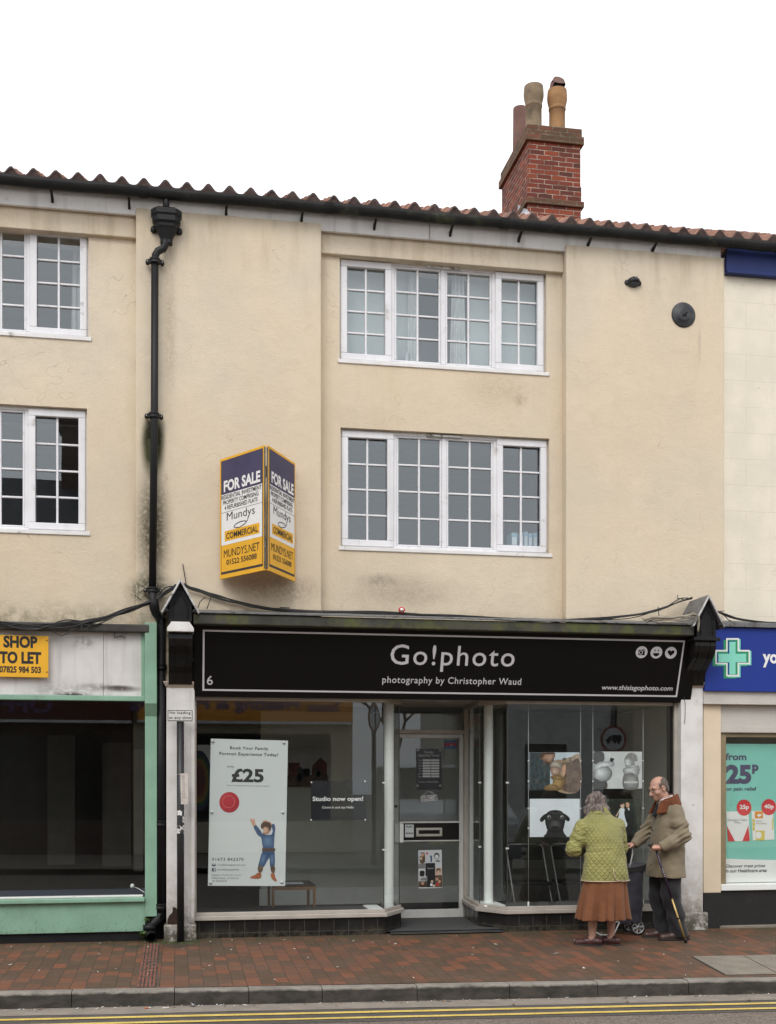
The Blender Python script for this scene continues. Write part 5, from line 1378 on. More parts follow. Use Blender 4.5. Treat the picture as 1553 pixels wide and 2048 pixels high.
# ================================================================== posters and prints in the photo shop
m_pwt = M('poster_white', (.62, .655, .665), .5, var=.015, vs=2)
m_ink = M('poster_ink', (.03, .03, .032), .6)
m_ltg = M('print_light_grey', (.56, .58, .59), .6, var=.12, vs=3); m_mdg = M('print_mid_grey', (.22, .22, .22), .6, var=.25, vs=14); m_dkg = M('print_dark_grey', (.055, .055, .055), .6, var=.35, vs=18)
m_blkp = M('print_black', (.012, .012, .013), .5, var=.5, vs=25); m_skinp = M('print_skin', (.58, .33, .22), .6, var=.12, vs=10); m_skin2 = M('print_pale_skin', (.62, .44, .34), .6, var=.1, vs=10)
m_hairp = M('print_brown_hair', (.075, .035, .02), .6, var=.4, vs=40); m_bluep = M('print_blue_cloth', (.035, .085, .19), .6, var=.4, vs=30); m_bootp = M('print_tan_boot', (.33, .10, .035), .6, var=.2)
m_yell = M('print_mustard', (.42, .23, .05), .6, var=.2, vs=18); m_sky = M('print_sky', (.50, .58, .64), .6, var=.08, vs=4); m_brn = M('print_brown', (.12, .075, .05), .6, var=.5, vs=14); m_teal = M('print_dark_teal', (.03, .045, .05), .6, var=.5, vs=25)
m_sand = M('print_sand', (.36, .26, .17), .6, var=.25, vs=20); m_forest = M('print_forest', (.012, .02, .012), .6, var=.6, vs=10); m_whitep2 = M('print_white', (.71, .76, .81), .6, var=.04)
m_prints_red = M('print_brick_red', (.14, .03, .02), .6, var=.4, vs=10)
m_panel = M('black_acrylic', (.014, .016, .020), .25, var=.3, vs=3)
_pm = {}
def pm(c):
    if c not in _pm: _pm[c] = M('print_tone', c, .6, var=.10, vs=30)
    return _pm[c]
def inked(fr, ox, oy, s):
    """place things by the spot they have on the sheet in an enlarged view of it"""
    Z = lambda zx, zy: fr.px(ox + zx / s, oy + zy / s)
    class K: pass
    k = K(); k.Z = Z
    k.t = lambda q, body, x0, x1, y0, y1, m, h=.002, **kw: q.text(fr, body, Z(x0, y1)[0], Z(x1, y1)[0], Z((x0 + x1) / 2, y1)[1], Z((x0 + x1) / 2, y0)[1], m, h, **kw)
    k.b = lambda q, pts, m, h: q.blobp(fr, [Z(*p) for p in pts][::-1], m, h)
    k.p = lambda q, pts, m, h: q.fpoly(fr, [Z(*p) for p in pts][::-1], m, h)
    def sh(q, pts, c0, c1, hx, hy, h, n=5, step=.17):
        for i in range(n):
            g = 1 - step * i; t_ = i / (n - 1); cc = tuple(round(a * (1 - t_) + b * t_, 3) for a, b in zip(c0, c1))
            k.b(q, [(hx + (x - hx) * g, hy + (y - hy) * g) for x, y in pts], pm(cc), h + i * .00025)
    k.s = sh
    k.e = lambda q, x, y, rx, ry, m, h, **kw: q.fell(fr, *Z(x, y), rx / s * k.mpp, ry / s * k.mpp, m, h, **kw)
    k.mpp = (fr.px(ox + 10, oy)[0] - fr.px(ox, oy)[0]) / 10
    return k
def sheet_thing(name, lab, cat, Y, tl, tr, bl, m, group=None, th=.004):
    a, b, c = at(*bl, Y), at(*tl, Y), at(*tr, Y)
    fr = Frame(a, c - b, (0, 0, 1)); fr.v = (fr.n.cross(fr.u)).normalized()
    wd = (c - b).length; ht = (b - a).length
    t = thing(name, lab, cat, fr.p(wd / 2, 0), group)
    MB().fbox(fr, 0, wd, 0, ht, -th, 0, m).build('sheet', t)
    return t, fr, wd, ht
# --- tall white poster
t, fr, wd, ht = sheet_thing('price_poster', 'tall white poster for family portraits at 25 pounds with a boy in blue', 'poster', GY + .02, (420, 1477.5), (574.5, 1481.5), (416, 1772), m_pwt)
k = inked(fr, 380, 1390, 3.698); q = MB()
k.t(q, 'Book Your Family', 297, 580, 384, 412, m_ink, bold=.012, spacing=1.08); k.t(q, 'Portrait Experience Today!', 218, 653, 427, 457, m_ink, bold=.012, spacing=1.08)
k.t(q, 'only', 275, 326, 521, 542, m_ink, spacing=1.1); k.t(q, '£25', 307, 546, 546, 648, m_ink, bold=.035); k.t(q, '(plus a framed portrait when you place an order)', 274, 583, 666, 679, m_mdg)
k.t(q, '01673 842370', 163, 397, 1205, 1228, m_ink, spacing=1.1); k.t(q, 'chris@thisisgophoto.com', 199, 410, 1250, 1268, m_mdg); k.t(q, 'portraitsbygophoto', 199, 366, 1284, 1303, m_mdg)
k.t(q, 'enquire inside for more', 162, 380, 1325, 1343, m_mdg); k.t(q, 'information or find us', 162, 362, 1346, 1362, m_mdg); k.t(q, 'on facebook', 162, 275, 1366, 1383, m_mdg)
q.build('lettering', t)
q = MB(); k.p(q, [(163, 1248), (190, 1248), (190, 1268), (163, 1268)], m_navy, .002); k.p(q, [(164, 1249), (189, 1249), (176, 1260)], m_pwt, .003)
k.p(q, [(163, 1282), (190, 1282), (190, 1306), (163, 1306)], m_navy, .002); k.t(q, 'f', 175, 187, 1285, 1306, m_pwt, .003, bold=.04); q.build('icon', t)
m_discr = M('print_plain_red', (.42, .03, .045), .6, var=.2, vs=6)
q = MB(); k.e(q, 292, 795, 75, 78, m_discr, .002); k.e(q, 286, 790, 50, 50, M('print_rose_red', (.55, .10, .10), .6), .003, ring=.82); q.build('red_disc_print', t)
q = MB()      # the boy: plain blue pyjamas, arms up
k.b(q, [(470, 975), (488, 962), (520, 1000), (545, 1030), (600, 1035), (612, 1000), (600, 965), (622, 955), (632, 985), (628, 1030), (622, 1140), (628, 1180), (626, 1270), (596, 1275), (590, 1215), (580, 1215), (545, 1275), (505, 1275), (530, 1180), (540, 1140), (528, 1060), (500, 1035)], m_bluep, .0015); k.s(q, [(535, 1050), (575, 1036), (615, 1045), (618, 1125), (545, 1128)], (.035, .085, .19), (.10, .19, .33), 572, 1080, .0017, 4, .2); k.s(q, [(530, 1175), (560, 1168), (572, 1200), (545, 1265), (512, 1268)], (.03, .07, .16), (.09, .17, .30), 540, 1210, .0017, 4, .2); k.s(q, [(590, 1175), (624, 1172), (622, 1262), (600, 1266)], (.03, .07, .16), (.09, .17, .30), 608, 1215, .0017, 4, .2)
k.b(q, [(445, 918), (458, 915), (466, 930), (473, 912), (480, 925), (484, 962), (472, 972), (455, 948)], m_skinp, .0025); k.b(q, [(538, 935), (560, 928), (600, 945), (606, 965), (585, 962)], m_skinp, .0025)
k.s(q, [(533, 975), (545, 1005), (540, 1025), (560, 1032), (585, 1022), (590, 985), (560, 965)], (.34, .17, .11), (.60, .38, .28), 552, 1002, .003, 4, .2); k.b(q, [(527, 985), (528, 955), (555, 938), (595, 950), (602, 985), (590, 1010), (580, 985), (555, 975), (540, 990)], m_hairp, .004)
k.p(q, [(535, 1135), (632, 1135), (630, 1158), (533, 1158)], m_hairp, .003)
k.b(q, [(505, 1270), (540, 1270), (532, 1310), (506, 1308)], m_brn, .003); k.b(q, [(597, 1270), (628, 1270), (626, 1315), (604, 1312)], m_brn, .003)
k.b(q, [(500, 1318), (525, 1316), (522, 1356), (455, 1358), (452, 1345), (485, 1330)], m_bootp, .003); k.b(q, [(598, 1325), (624, 1322), (632, 1350), (643, 1375), (632, 1380), (606, 1358)], m_bootp, .003)
q.build('boy_print', t)
q = MB()
for a in ((170, 345), (696, 354), (162, 869), (688, 869), (154, 1390), (680, 1386)):
    c = k.Z(*a); q.lathe([(.0, .022), (.008, .02), (.009, .012), (.017, .004), (.018, .001)], fr.p(*c), m_ltg, 12, 'Y')
q.build('sucker', t)
# --- black panel
t, fr, wd, ht = sheet_thing('open_panel', 'black acrylic panel with white words Studio now open hung in the left window', 'sign', GY + .06, (622.5, 1562), (733, 1562), (622.5, 1641.5), m_panel)
k = inked(fr, 380, 1390, 3.698); q = MB(); k.t(q, 'Studio now open!', 908, 1282, 752, 795, m_signwhite, bold=.022); k.t(q, 'Come in and say Hello', 979, 1213, 823, 846, m_signwhite, bold=.008); q.build('lettering', t)
q = MB()
for a in ((900, 648), (1296, 640), (897, 926), (1298, 925)): q.lathe([(0, .006), (.008, .004), (.009, 0)], fr.p(*k.Z(*a)), m_whitep, 10, 'Y')
q.build('pin', t)
# --- four hanging photographs
PYp = GY + .10
HG = 'photographs hanging on wires in the right window'
def hang(lab, tl, tr, bl, m): return sheet_thing('hanging_photograph', lab, 'photograph', PYp, tl, tr, bl, m, HG)
t, fr, wd, ht = hang('colour photograph of a bearded parent hugging a child in a mustard coat', (1060, 1505), (1160, 1505), (1060, 1580.5), m_sky); k = inked(fr, 940, 1380, 3.235); q = MB()
def clipr(pts): return [(min(max(x, 389), 711), min(max(y, 405), 648)) for x, y in pts]
k.p(q, [(389, 405), (545, 405), (545, 470), (520, 520), (520, 648), (389, 648)], m_teal, .0008)
for j in range(26):
    xj, yj = random.uniform(392, 512), random.uniform(440, 600); k.p(q, [(xj, yj), (xj + random.uniform(3, 9), yj), (xj + random.uniform(-4, 10), yj + random.uniform(30, 48)), (xj - 4, yj + 30)], pm(random.choice([(.02, .025, .03), (.05, .06, .06), (.09, .085, .075), (.02, .06, .09), (.03, .03, .028)])), .001 + j * .00002)
for j in range(22):
    xj, yj = random.uniform(560, 705), random.uniform(440, 480); k.p(q, [(xj, yj), (xj + 14, yj - 3), (xj + 12, yj + 8), (xj - 4, yj + 9)], pm(random.choice([(.12, .09, .06), (.20, .16, .11), (.30, .25, .19), (.09, .07, .05)])), .0018 + j * .00002)
k.b(q, clipr([(545, 470), (600, 452), (660, 432), (711, 428), (711, 648), (560, 648)]), m_sand, .0015)
k.s(q, [(455, 440), (480, 408), (545, 408), (552, 430), (530, 470), (505, 478), (490, 468)], (.16, .085, .055), (.42, .26, .18), 520, 432, .002, 5); k.b(q, [(455, 436), (462, 408), (520, 406), (552, 408), (540, 416), (490, 420), (470, 440)], m_hairp, .0025)
k.b(q, [(490, 462), (520, 470), (535, 462), (528, 480), (500, 482)], m_hairp, .003)
k.b(q, [(620, 480), (660, 462), (711, 455), (711, 648), (600, 648), (610, 560)], m_brn, .0025)
k.s(q, [(518, 500), (525, 470), (560, 458), (592, 475), (598, 510), (570, 505), (540, 500)], (.22, .18, .14), (.46, .41, .35), 550, 480, .003); k.s(q, [(524, 505), (560, 498), (588, 512), (580, 548), (550, 560), (528, 540)], (.24, .15, .11), (.52, .38, .30), 545, 525, .0042)
k.s(q, [(522, 562), (560, 548), (580, 548), (612, 575), (608, 610), (585, 648), (488, 648), (490, 622), (530, 612), (538, 585)], (.17, .105, .04), (.40, .26, .10), 565, 595, .0055, 5); k.p(q, [(530, 612), (560, 618), (588, 645), (584, 648), (556, 624), (530, 618)], pm((.12, .07, .03)), .007); k.p(q, [(526, 566), (560, 575), (606, 578), (604, 584), (560, 582), (526, 573)], pm((.14, .085, .035)), .007)
k.e(q, 536, 520, 3.5, 2.5, m_blkp, .006); k.e(q, 558, 520, 3.5, 2.5, m_blkp, .006); k.p(q, [(535, 541), (550, 543), (543, 546)], pm((.25, .09, .07)), .006); k.b(q, [(600, 500), (622, 490), (618, 540), (604, 555)], m_skinp, .003); q.build('picture_print', t)
t, fr, wd, ht = hang('black and white photograph of a pregnant belly beside a toddler', (1188, 1503.5), (1285, 1503.5), (1188, 1578), m_ltg); k = inked(fr, 940, 1380, 3.235); q = MB()
k.b(q, [(804, 404), (860, 403), (872, 430), (868, 460), (840, 468), (804, 478)], m_dkg, .001)
k.s(q, [(804, 500), (850, 492), (890, 495), (918, 520), (920, 555), (895, 588), (850, 598), (804, 590)], (.14, .145, .15), (.66, .70, .72), 838, 530, .0013, 8, .115)
k.s(q, [(804, 488), (850, 470), (890, 462), (935, 470), (930, 492), (900, 496), (850, 505), (804, 530)], (.30, .31, .32), (.66, .70, .72), 850, 488, .0034, 4, .2); k.p(q, [(912, 438), (936, 446), (925, 468), (904, 460)], m_blkp, .003)
k.b(q, [(804, 572), (850, 592), (885, 592), (884, 638), (804, 638)], m_dkg, .0045)
k.b(q, [(1003, 470), (1012, 425), (1045, 406), (1080, 425), (1085, 470), (1060, 490)], m_mdg, .001); k.s(q, [(1003, 450), (1035, 440), (1052, 470), (1040, 498), (1012, 500), (1004, 480)], (.25, .26, .27), (.64, .67, .69), 1020, 472, .002)
k.s(q, [(992, 530), (1000, 505), (1050, 500), (1090, 490), (1100, 520), (1085, 560), (1060, 540), (1010, 545)], (.22, .23, .24), (.60, .63, .65), 1030, 520, .0035); k.s(q, [(998, 548), (1060, 540), (1088, 560), (1086, 638), (998, 638)], (.12, .12, .12), (.32, .33, .34), 1045, 590, .002)
k.b(q, [(1066, 470), (1085, 462), (1106, 490), (1100, 512), (1080, 500)], m_ltg, .003); k.e(q, 1012, 470, 3, 2.5, m_blkp, .005); k.e(q, 1030, 468, 3, 2.5, m_blkp, .005); k.p(q, [(1012, 488), (1026, 487), (1020, 491)], m_dkg, .005); k.p(q, [(1000, 592), (1086, 592), (1086, 604), (1000, 604)], m_ltg, .004); q.build('picture_print', t)
t, fr, wd, ht = hang('photograph of a black pug against a plain pale background', (1060, 1598), (1160, 1598), (1060, 1674.5), m_whitep2); k = inked(fr, 940, 1380, 3.235); q = MB()
k.b(q, [(486, 952), (495, 930), (508, 905), (556, 900), (600, 905), (612, 930), (620, 952)], pm((.02, .02, .02)), .0006); k.s(q, [(488, 850), (490, 810), (515, 785), (555, 778), (598, 788), (618, 830), (614, 870), (600, 912), (556, 925), (508, 912), (494, 880)], (.010, .010, .011), (.030, .030, .031), 550, 860, .001)
k.b(q, [(508, 800), (480, 808), (454, 838), (466, 856), (490, 835), (505, 820)], m_blkp, .0015); k.b(q, [(590, 795), (620, 805), (648, 832), (638, 852), (618, 838), (600, 820)], m_blkp, .0015)
for x in (513, 597): k.e(q, x, 824, 14, 15, pm((.10, .10, .10)), .0022); k.e(q, x, 823, 10, 11, pm((.35, .35, .35)), .0025); k.e(q, x, 825, 8, 9, m_blkp, .003); k.e(q, x - 3, 821, 3, 3, m_whitep2, .0035)
k.s(q, [(512, 880), (522, 852), (552, 840), (584, 852), (594, 882), (586, 905), (552, 898), (520, 905)], (.03, .03, .03), (.085, .085, .085), 552, 862, .0024); k.p(q, [(505, 800), (530, 792), (552, 797), (576, 792), (600, 800), (576, 797), (552, 803), (530, 797)], pm((.06, .06, .06)), .0024); k.b(q, [(535, 838), (553, 832), (572, 838), (560, 850), (546, 850)], m_blkp, .0025); k.b(q, [(520, 895), (552, 880), (586, 893), (552, 900)], m_blkp, .003); q.build('picture_print', t)
t, fr, wd, ht = hang('dark photograph of a bride in white and a groom in a wood', (1188, 1598), (1283, 1598), (1188, 1669), m_forest); k = inked(fr, 940, 1380, 3.235); q = MB()
k.b(q, [(970, 772), (985, 765), (1003, 772), (1000, 800), (1012, 850), (1020, 870), (1008, 888), (962, 850), (968, 800)], m_whitep2, .001); k.b(q, [(974, 745), (985, 732), (1000, 742), (998, 762), (982, 765)], m_skin2, .0015); k.b(q, [(972, 745), (985, 728), (1002, 735), (985, 742)], m_hairp, .002)
k.b(q, [(968, 775), (955, 800), (945, 815), (950, 820), (966, 795)], m_skin2, .001); k.b(q, [(1005, 775), (1020, 760), (1050, 770), (1060, 850), (1045, 930), (1020, 930), (1012, 850)], m_blkp, .0008)
k.b(q, [(1010, 735), (1022, 728), (1034, 742), (1028, 762), (1014, 758)], m_skinp, .0015); k.p(q, [(1020, 766), (1034, 764), (1032, 785)], m_whitep2, .002); q.build('picture_print', t)
q = MB()
for px in (1057.5, 1162, 1186.5, 1287):
    x = AX(px, PYp); zt_ = ZT; q.tube([(x, PYp, ZS), (x, PYp, zt_)], .0022, m_ltg, 5)
    q.lathe([(.010, 0), (.010, .06), (.004, .065)], (x, PYp, ZS), m_whitep, 10)
    for py in (1522, 1563, 1617, 1657): q.lathe([(0, -.009), (.008, -.006), (.008, .006), (0, .009)], at(px, py, PYp), m_whitep, 8)
hw = thing('display_wire', 'four thin vertical display wires with small clips in the right window', 'display wire', (AX(1170, PYp), PYp, ZS))
q.build('wire', hw)
# --- door prints
t, fr, wd, ht = sheet_thing('opening_hours_panel', 'black panel of studio opening times on the glass door', 'sign', DY - .004, (833, 1497.5), (884.5, 1497.5), (833, 1580.5), m_panel, th=.002); k = inked(fr, 740, 1390, 4.015); q = MB()
k.t(q, 'Studio', 437, 511, 450, 469, m_ltg, bold=.01); k.t(q, 'Opening Times', 390, 558, 477, 500, m_ltg, bold=.01); k.t(q, 'Come in and say Hello!', 391, 554, 692, 708, m_ltg)
for i, d in enumerate(('Mon', 'Tue', 'Wed', 'Thur', 'Fri', 'Sat', 'Sun')): k.t(q, d, 391 if i != 4 else 400, 416, 520 + i * 21.8, 532 + i * 21.8, m_ltg)
q.build('lettering', t); q = MB()
for i in range(7):
    for a, b in ((425, 489), (493, 558)): k.p(q, [(a, 518 + i * 21.5), (b, 518 + i * 21.5), (b, 533 + i * 21.5), (a, 533 + i * 21.5)], m_pwt, .002)
q.build('blank_hour_strip', t); q = MB()
for a in ((386, 443), (565, 445), (383, 730), (564, 730)): q.lathe([(0, .014), (.012, .01), (.014, 0)], fr.p(*k.Z(*a)), m_ltg, 10, 'Y')
q.build('sucker', t)
t, fr, wd, ht = sheet_thing('closed_sign', 'tilted outlined sign reading CLOSED hanging on the door glass', 'sign', DY - .012, (841.5, 1592.5), (874.5, 1590), (842.5, 1603.5), m_panel, th=.002); q = MB()
q.text(fr, 'CLOSED', wd * .08, wd * .92, ht * .2, ht * .8, m_signwhite, .002, bold=.045)
for a in ((0, wd, 0, .008), (0, wd, ht - .008, ht), (0, .008, .008, ht - .008), (wd - .008, wd, .008, ht - .008)): q.frect(fr, *a, m_signwhite)
q.fline(fr, [(wd * .12, ht), (wd * .5, ht + .055), (wd * .88, ht)], .006, m_signwhite, .002); q.build('lettering', t)
t, fr, wd, ht = sheet_thing('push_label', 'small white PUSH label beside the letter box', 'label', DY - .028, (810.5, 1649.5), (828, 1649.5), (810.5, 1675), m_pwt, th=.002); q = MB()
q.text(fr, 'PUSH', wd * .14, wd * .82, ht * .76, ht * .90, m_ink, .001, bold=.04); q.text(fr, 'WURTH', wd * .06, wd * .95, ht * .24, ht * .37, m_ink, .001, bold=.04); q.build('lettering', t)
m_blu = M('sticker_blue', (.05, .16, .32), .5); m_rd = M('sticker_red', (.36, .04, .07), .5)
t, fr, wd, ht = sheet_thing('window_sticker', 'blue and red sticker in the top corner of the door glass', 'sticker', DY - .004, (890, 1481), (914, 1481), (890, 1498), m_blu, th=.002); q = MB(); q.frect(fr, 0, wd, ht * .3, ht * .72, m_rd); q.fline(fr, [(wd * .45, ht * .42), (wd * .52, ht * .36), (wd * .62, ht * .55)], .008, m_pwt, .002); q.build('band', t)
t, fr, wd, ht = sheet_thing('collage_poster', 'poster collage of studio portraits on the lower door pane', 'poster', DY - .006, (836.5, 1701), (884, 1700), (837.5, 1777.5), m_pwt, th=.002); k = inked(fr, 740, 1390, 4.015); q = MB()
for pts, m in (([(447, 1352), (525, 1350), (526, 1545), (448, 1545)], m_blkp), ([(390, 1262), (446, 1262), (446, 1350), (390, 1350)], m_ltg), ([(392, 1498), (462, 1498), (462, 1545), (392, 1545)], m_brn), ([(526, 1450), (580, 1448), (582, 1545), (527, 1545)], m_brn), ([(527, 1390), (578, 1390), (578, 1448), (527, 1448)], m_skin2), ([(390, 1355), (445, 1355), (445, 1395), (390, 1395)], m_mdg), ([(392, 1455), (462, 1455), (462, 1496), (392, 1496)], m_ltg)): k.p(q, pts, m, .001)
k.b(q, [(400, 1275), (420, 1268), (440, 1275), (442, 1345), (405, 1348)], m_brn, .002); k.e(q, 425, 1285, 12, 14, m_skinp, .003); k.e(q, 412, 1315, 11, 12, m_skin2, .003); k.e(q, 404, 1285, 11, 14, m_sky, .0025)
k.b(q, [(483, 1295), (492, 1290), (500, 1300), (498, 1340), (488, 1340), (488, 1312)], m_bluep, .002); k.e(q, 460, 1274, 8, 9, m_red, .002)
k.e(q, 538, 1294, 22, 26, m_dkg, .002); k.e(q, 538, 1300, 15, 17, m_whitep2, .003); k.b(q, [(528, 1330), (550, 1325), (568, 1340), (535, 1342)], m_mdg, .002)
k.b(q, [(402, 1420), (420, 1412), (440, 1420), (435, 1455), (405, 1455)], m_blkp, .002); k.b(q, [(408, 1480), (430, 1468), (455, 1478), (450, 1490), (412, 1490)], m_mdg, .002)
k.e(q, 552, 1410, 18, 18, m_brn, .002); k.e(q, 552, 1420, 11, 12, m_skin2, .003); k.e(q, 425, 1515, 12, 12, m_skinp, .002); k.e(q, 418, 1535, 14, 10, m_hairp, .0025)
for x, y, m in ((500, 1500, m_skin2), (495, 1525, m_whitep2), (515, 1535, m_skin2), (540, 1480, m_skinp), (560, 1500, m_skinp), (545, 1520, m_red)): k.e(q, x, y, 11, 12, m, .003)
k.t(q, 'Go!photo', 462, 512, 1388, 1402, m_pwt, .002); q.build('picture_print', t)

# ================================================================== things inside the rooms
m_tbl = M('dark_table_top', (.035, .03, .027), .35); m_oak = M('oak_leg', (.27, .15, .075), .5, var=.15, vs=20)
def table():
    a = at(530, 1762, 1.9); b = at(628, 1770, 1.2); zt_ = .46
    xa, xb = AX(540, 1.5), AX(626, 1.5); y0, y1 = 1.2, 1.85
    t = thing('side_table', 'low table with dark top and oak legs behind the left window', 'table', ((xa + xb) / 2, (y0 + y1) / 2, .06))
    MB().box(xa, xb, y0, y1, zt_ - .012, zt_, m_tbl).build('table_top', t, .003)
    q = MB(); q.box(xa, xb, y0 + .005, y0 + .03, zt_ - .05, zt_ - .012, m_oak).box(xa, xb, y1 - .03, y1 - .005, zt_ - .05, zt_ - .012, m_oak); q.build('apron', t, .002)
    for x in (xa + .015, xb - .015):
        for y in (y0 + .02, y1 - .02): MB().box(x - .014, x + .014, y - .014, y + .014, .06, zt_ - .05, m_oak).build('leg', t, .002)
    tag(MB().box(xa + .10, xa + .38, y0 + .2, y0 + .42, zt_, zt_ + .006, m_whitep2).build('magazine'), 'open pale magazine lying on the low dark table', 'magazine')
table()
m_steel = M('grey_chair_steel', (.16, .16, .16), .4, metal=.4)
def chair(px, lab):
    y = .95; x = AX(px, y); t = thing('folding_chair', lab, 'chair', (x, y, .06), 'folding chairs behind the right window')
    w = .21; s = .46
    q = MB(); q.box(x - w, x + w, y - .2, y + .2, s, s + .03, m_blk_dull); q.build('seat', t, .012)
    q = MB(); q.box(x - w, x + w, y + .19, y + .215, .72, .88, m_blk_dull); q.build('backrest', t, .012)
    for sx in (-1, 1):
        q = MB(); q.tube([(x + sx * (w + .01), y - .26, .06), (x + sx * (w + .01), y + .0, .5), (x + sx * (w + .01), y + .20, .86), (x + sx * (w - .03), y + .21, .90)], .011, m_steel, 8); q.build('frame', t)
        q = MB(); q.tube([(x + sx * (w - .01), y + .24, .06), (x + sx * (w - .01), y - .02, .46)], .011, m_steel, 8); q.build('leg', t)
    q = MB(); q.tube([(x - w + .03, y + .21, .90), (x + w - .03, y + .21, .90)], .011, m_steel, 8); q.build('top_rail', t)
chair(1060, 'dark folding chair behind the right window, nearer the door'); chair(1150, 'dark folding chair behind the right window, beside the lady')
def canvas(px0, px1, py0, py1, y, lab, fn):
    t, fr, wd, ht = sheet_thing('wall_picture', lab, 'picture', y, (px0, py0), (px1, py0), (px0, py1), m_ltg, th=.03); q = MB(); fn(q, fr, wd, ht); q.build('picture_print', t)
def houses(q, fr, w, h):
    q.frect(fr, 0, w, h * .0, h * .3, m_brn).frect(fr, w * .02, w * .3, h * .3, h * .62, m_prints_red, .002); q.fpoly(fr, [(w * .6, h * .3), (w * .98, h * .3), (w * .98, h * .6), (w * .82, h * .75), (w * .62, h * .55)], m_prints_red, .002)
    for i in range(8): q.fell(fr, w * random.uniform(.2, .8), h * random.uniform(.2, .5), w * .08, h * .1, m_dkg, .003)
canvas(576, 656, 1496, 1574, 2.86, 'wall picture of red brick houses on the grey studio wall', houses)
def rainbow(q, fr, w, h):
    cols = [M('print_band_%d' % i, c, .6) for i, c in enumerate([(.012, .02, .06), (.012, .05, .025), (.13, .10, .015), (.14, .05, .01), (.08, .015, .01)])]
    for i, c in enumerate(cols): q.fell(fr, w * .1, h * .35, w * (.9 - i * .13), h * (.55 - i * .07), c, .001 + i * .0005)
canvas(396, 425, 1490, 1600, 1.6, 'dark wall picture with a rainbow arc at the left of the window', rainbow)
q = MB(); xa, xb = AX(700, 2.6), AX(716, 2.6)
m_win = M('pale_door_frame', (.45, .46, .44), .6)
# upstairs: blinds and curtains behind the top window, books on the lower sill
m_blind = M('pale_net_blind', (.60, .645, .62), .8, var=.04, vs=3); m_curt = M('pale_curtain', (.70, .72, .69), .8, var=.06, vs=6)
def curtain(px0, px1, py0, py1, Y, lab, folds=5, flare=0, mat=None, name='curtain'):
    x0, x1 = AX(px0, Y), AX(px1, Y); z0, z1 = AZ((px0 + px1) / 2, py1, Y), AZ((px0 + px1) / 2, py0, Y); q = MB(); n = 40; v = []
    for i in range(n + 1):
        t = i / n; yy = Y + .022 * math.sin(t * folds * 6.283) * (1 if folds else 0)
        v += [(x0 + (x1 - x0) * t + flare * (t - .5), yy, z0), (x0 + (x1 - x0) * t, yy, z1)]
    q.add(v, [(2 * i, 2 * i + 2, 2 * i + 3, 2 * i + 1) for i in range(n)], mat or m_curt, True); return tag(q.build(name), lab, 'curtain' if name == 'curtain' else 'blind', 'curtains in the top window')
YB = .42
curtain(684, 790, 530, 725, YB, 'pale blind filling the left casement of the top window', 0, 0, m_blind, 'blind')
curtain(793, 832, 540, 725, YB, 'pale blind in the second light of the top window', 0, 0, m_blind, 'blind')
curtain(940, 992, 545, 742, YB, 'pale blind in the third light of the top window', 0, 0, m_blind, 'blind')
curtain(996, 1086, 550, 745, YB, 'pale blind filling the right casement of the top window', 0, 0, m_blind, 'blind')
curtain(818, 834, 535, 730, YB - .06, 'drawn curtain left of the dark gap in the top window', 2, .05)
curtain(905, 928, 535, 740, YB - .06, 'drawn curtain right of the dark gap in the top window', 3, .06)
curtain(146, 172, 470, 690, .5, 'pale curtain at the right edge of the upper left window', 3, .04)
tag(MB().box(AX(838, 1.2), AX(917, 1.2), 1.2, 1.3, AZ(880, 735, 1.2), AZ(880, 640, 1.2), m_pwt).build('cupboard', bevel=.004), 'white cupboard showing between the curtains of the top window', 'cupboard')
tag(MB().lathe([(.022, 0), (.022, .08), (.012, .10), (.014, .13), (0, .13)], at(814, 724, .33), m_ltg, 12).build('bottle'), 'small bottle standing on the sill of the top window', 'bottle')
m_bkb = M('pale_blue_folder', (.35, .55, .66), .5, var=.05); m_bkw = M('white_folder_label', (.75, .78, .80), .5)
bx = [1024, 1040, 1049, 1058, 1068]; BYY = .34
for i, px in enumerate(bx):
    x0, x1 = AX(px, BYY), AX(px + (11 if i == 0 else 7.5), BYY); z0 = AZ(1050, 1096, BYY); z1 = AZ(1050, 1066 - (i % 3) * 1.5, BYY)
    t = thing('box_file', ['pale blue box file standing apart at the left of the row', 'pale blue box file, second from the left in the row', 'pale blue box file in the middle of the row', 'pale blue box file, second from the right in the row', 'pale blue box file at the right end of the row'][i], 'box file', ((x0 + x1) / 2, BYY, z0), 'box files on the window sill')
    MB().box(x0, x1, BYY, BYY + .2, z0, z1, m_bkb).build('case', t, .003); MB().box(x0 + .006, x1 - .006, BYY - .002, BYY, z0 + .03, z1 - .05, m_bkw).build('spine_label', t)

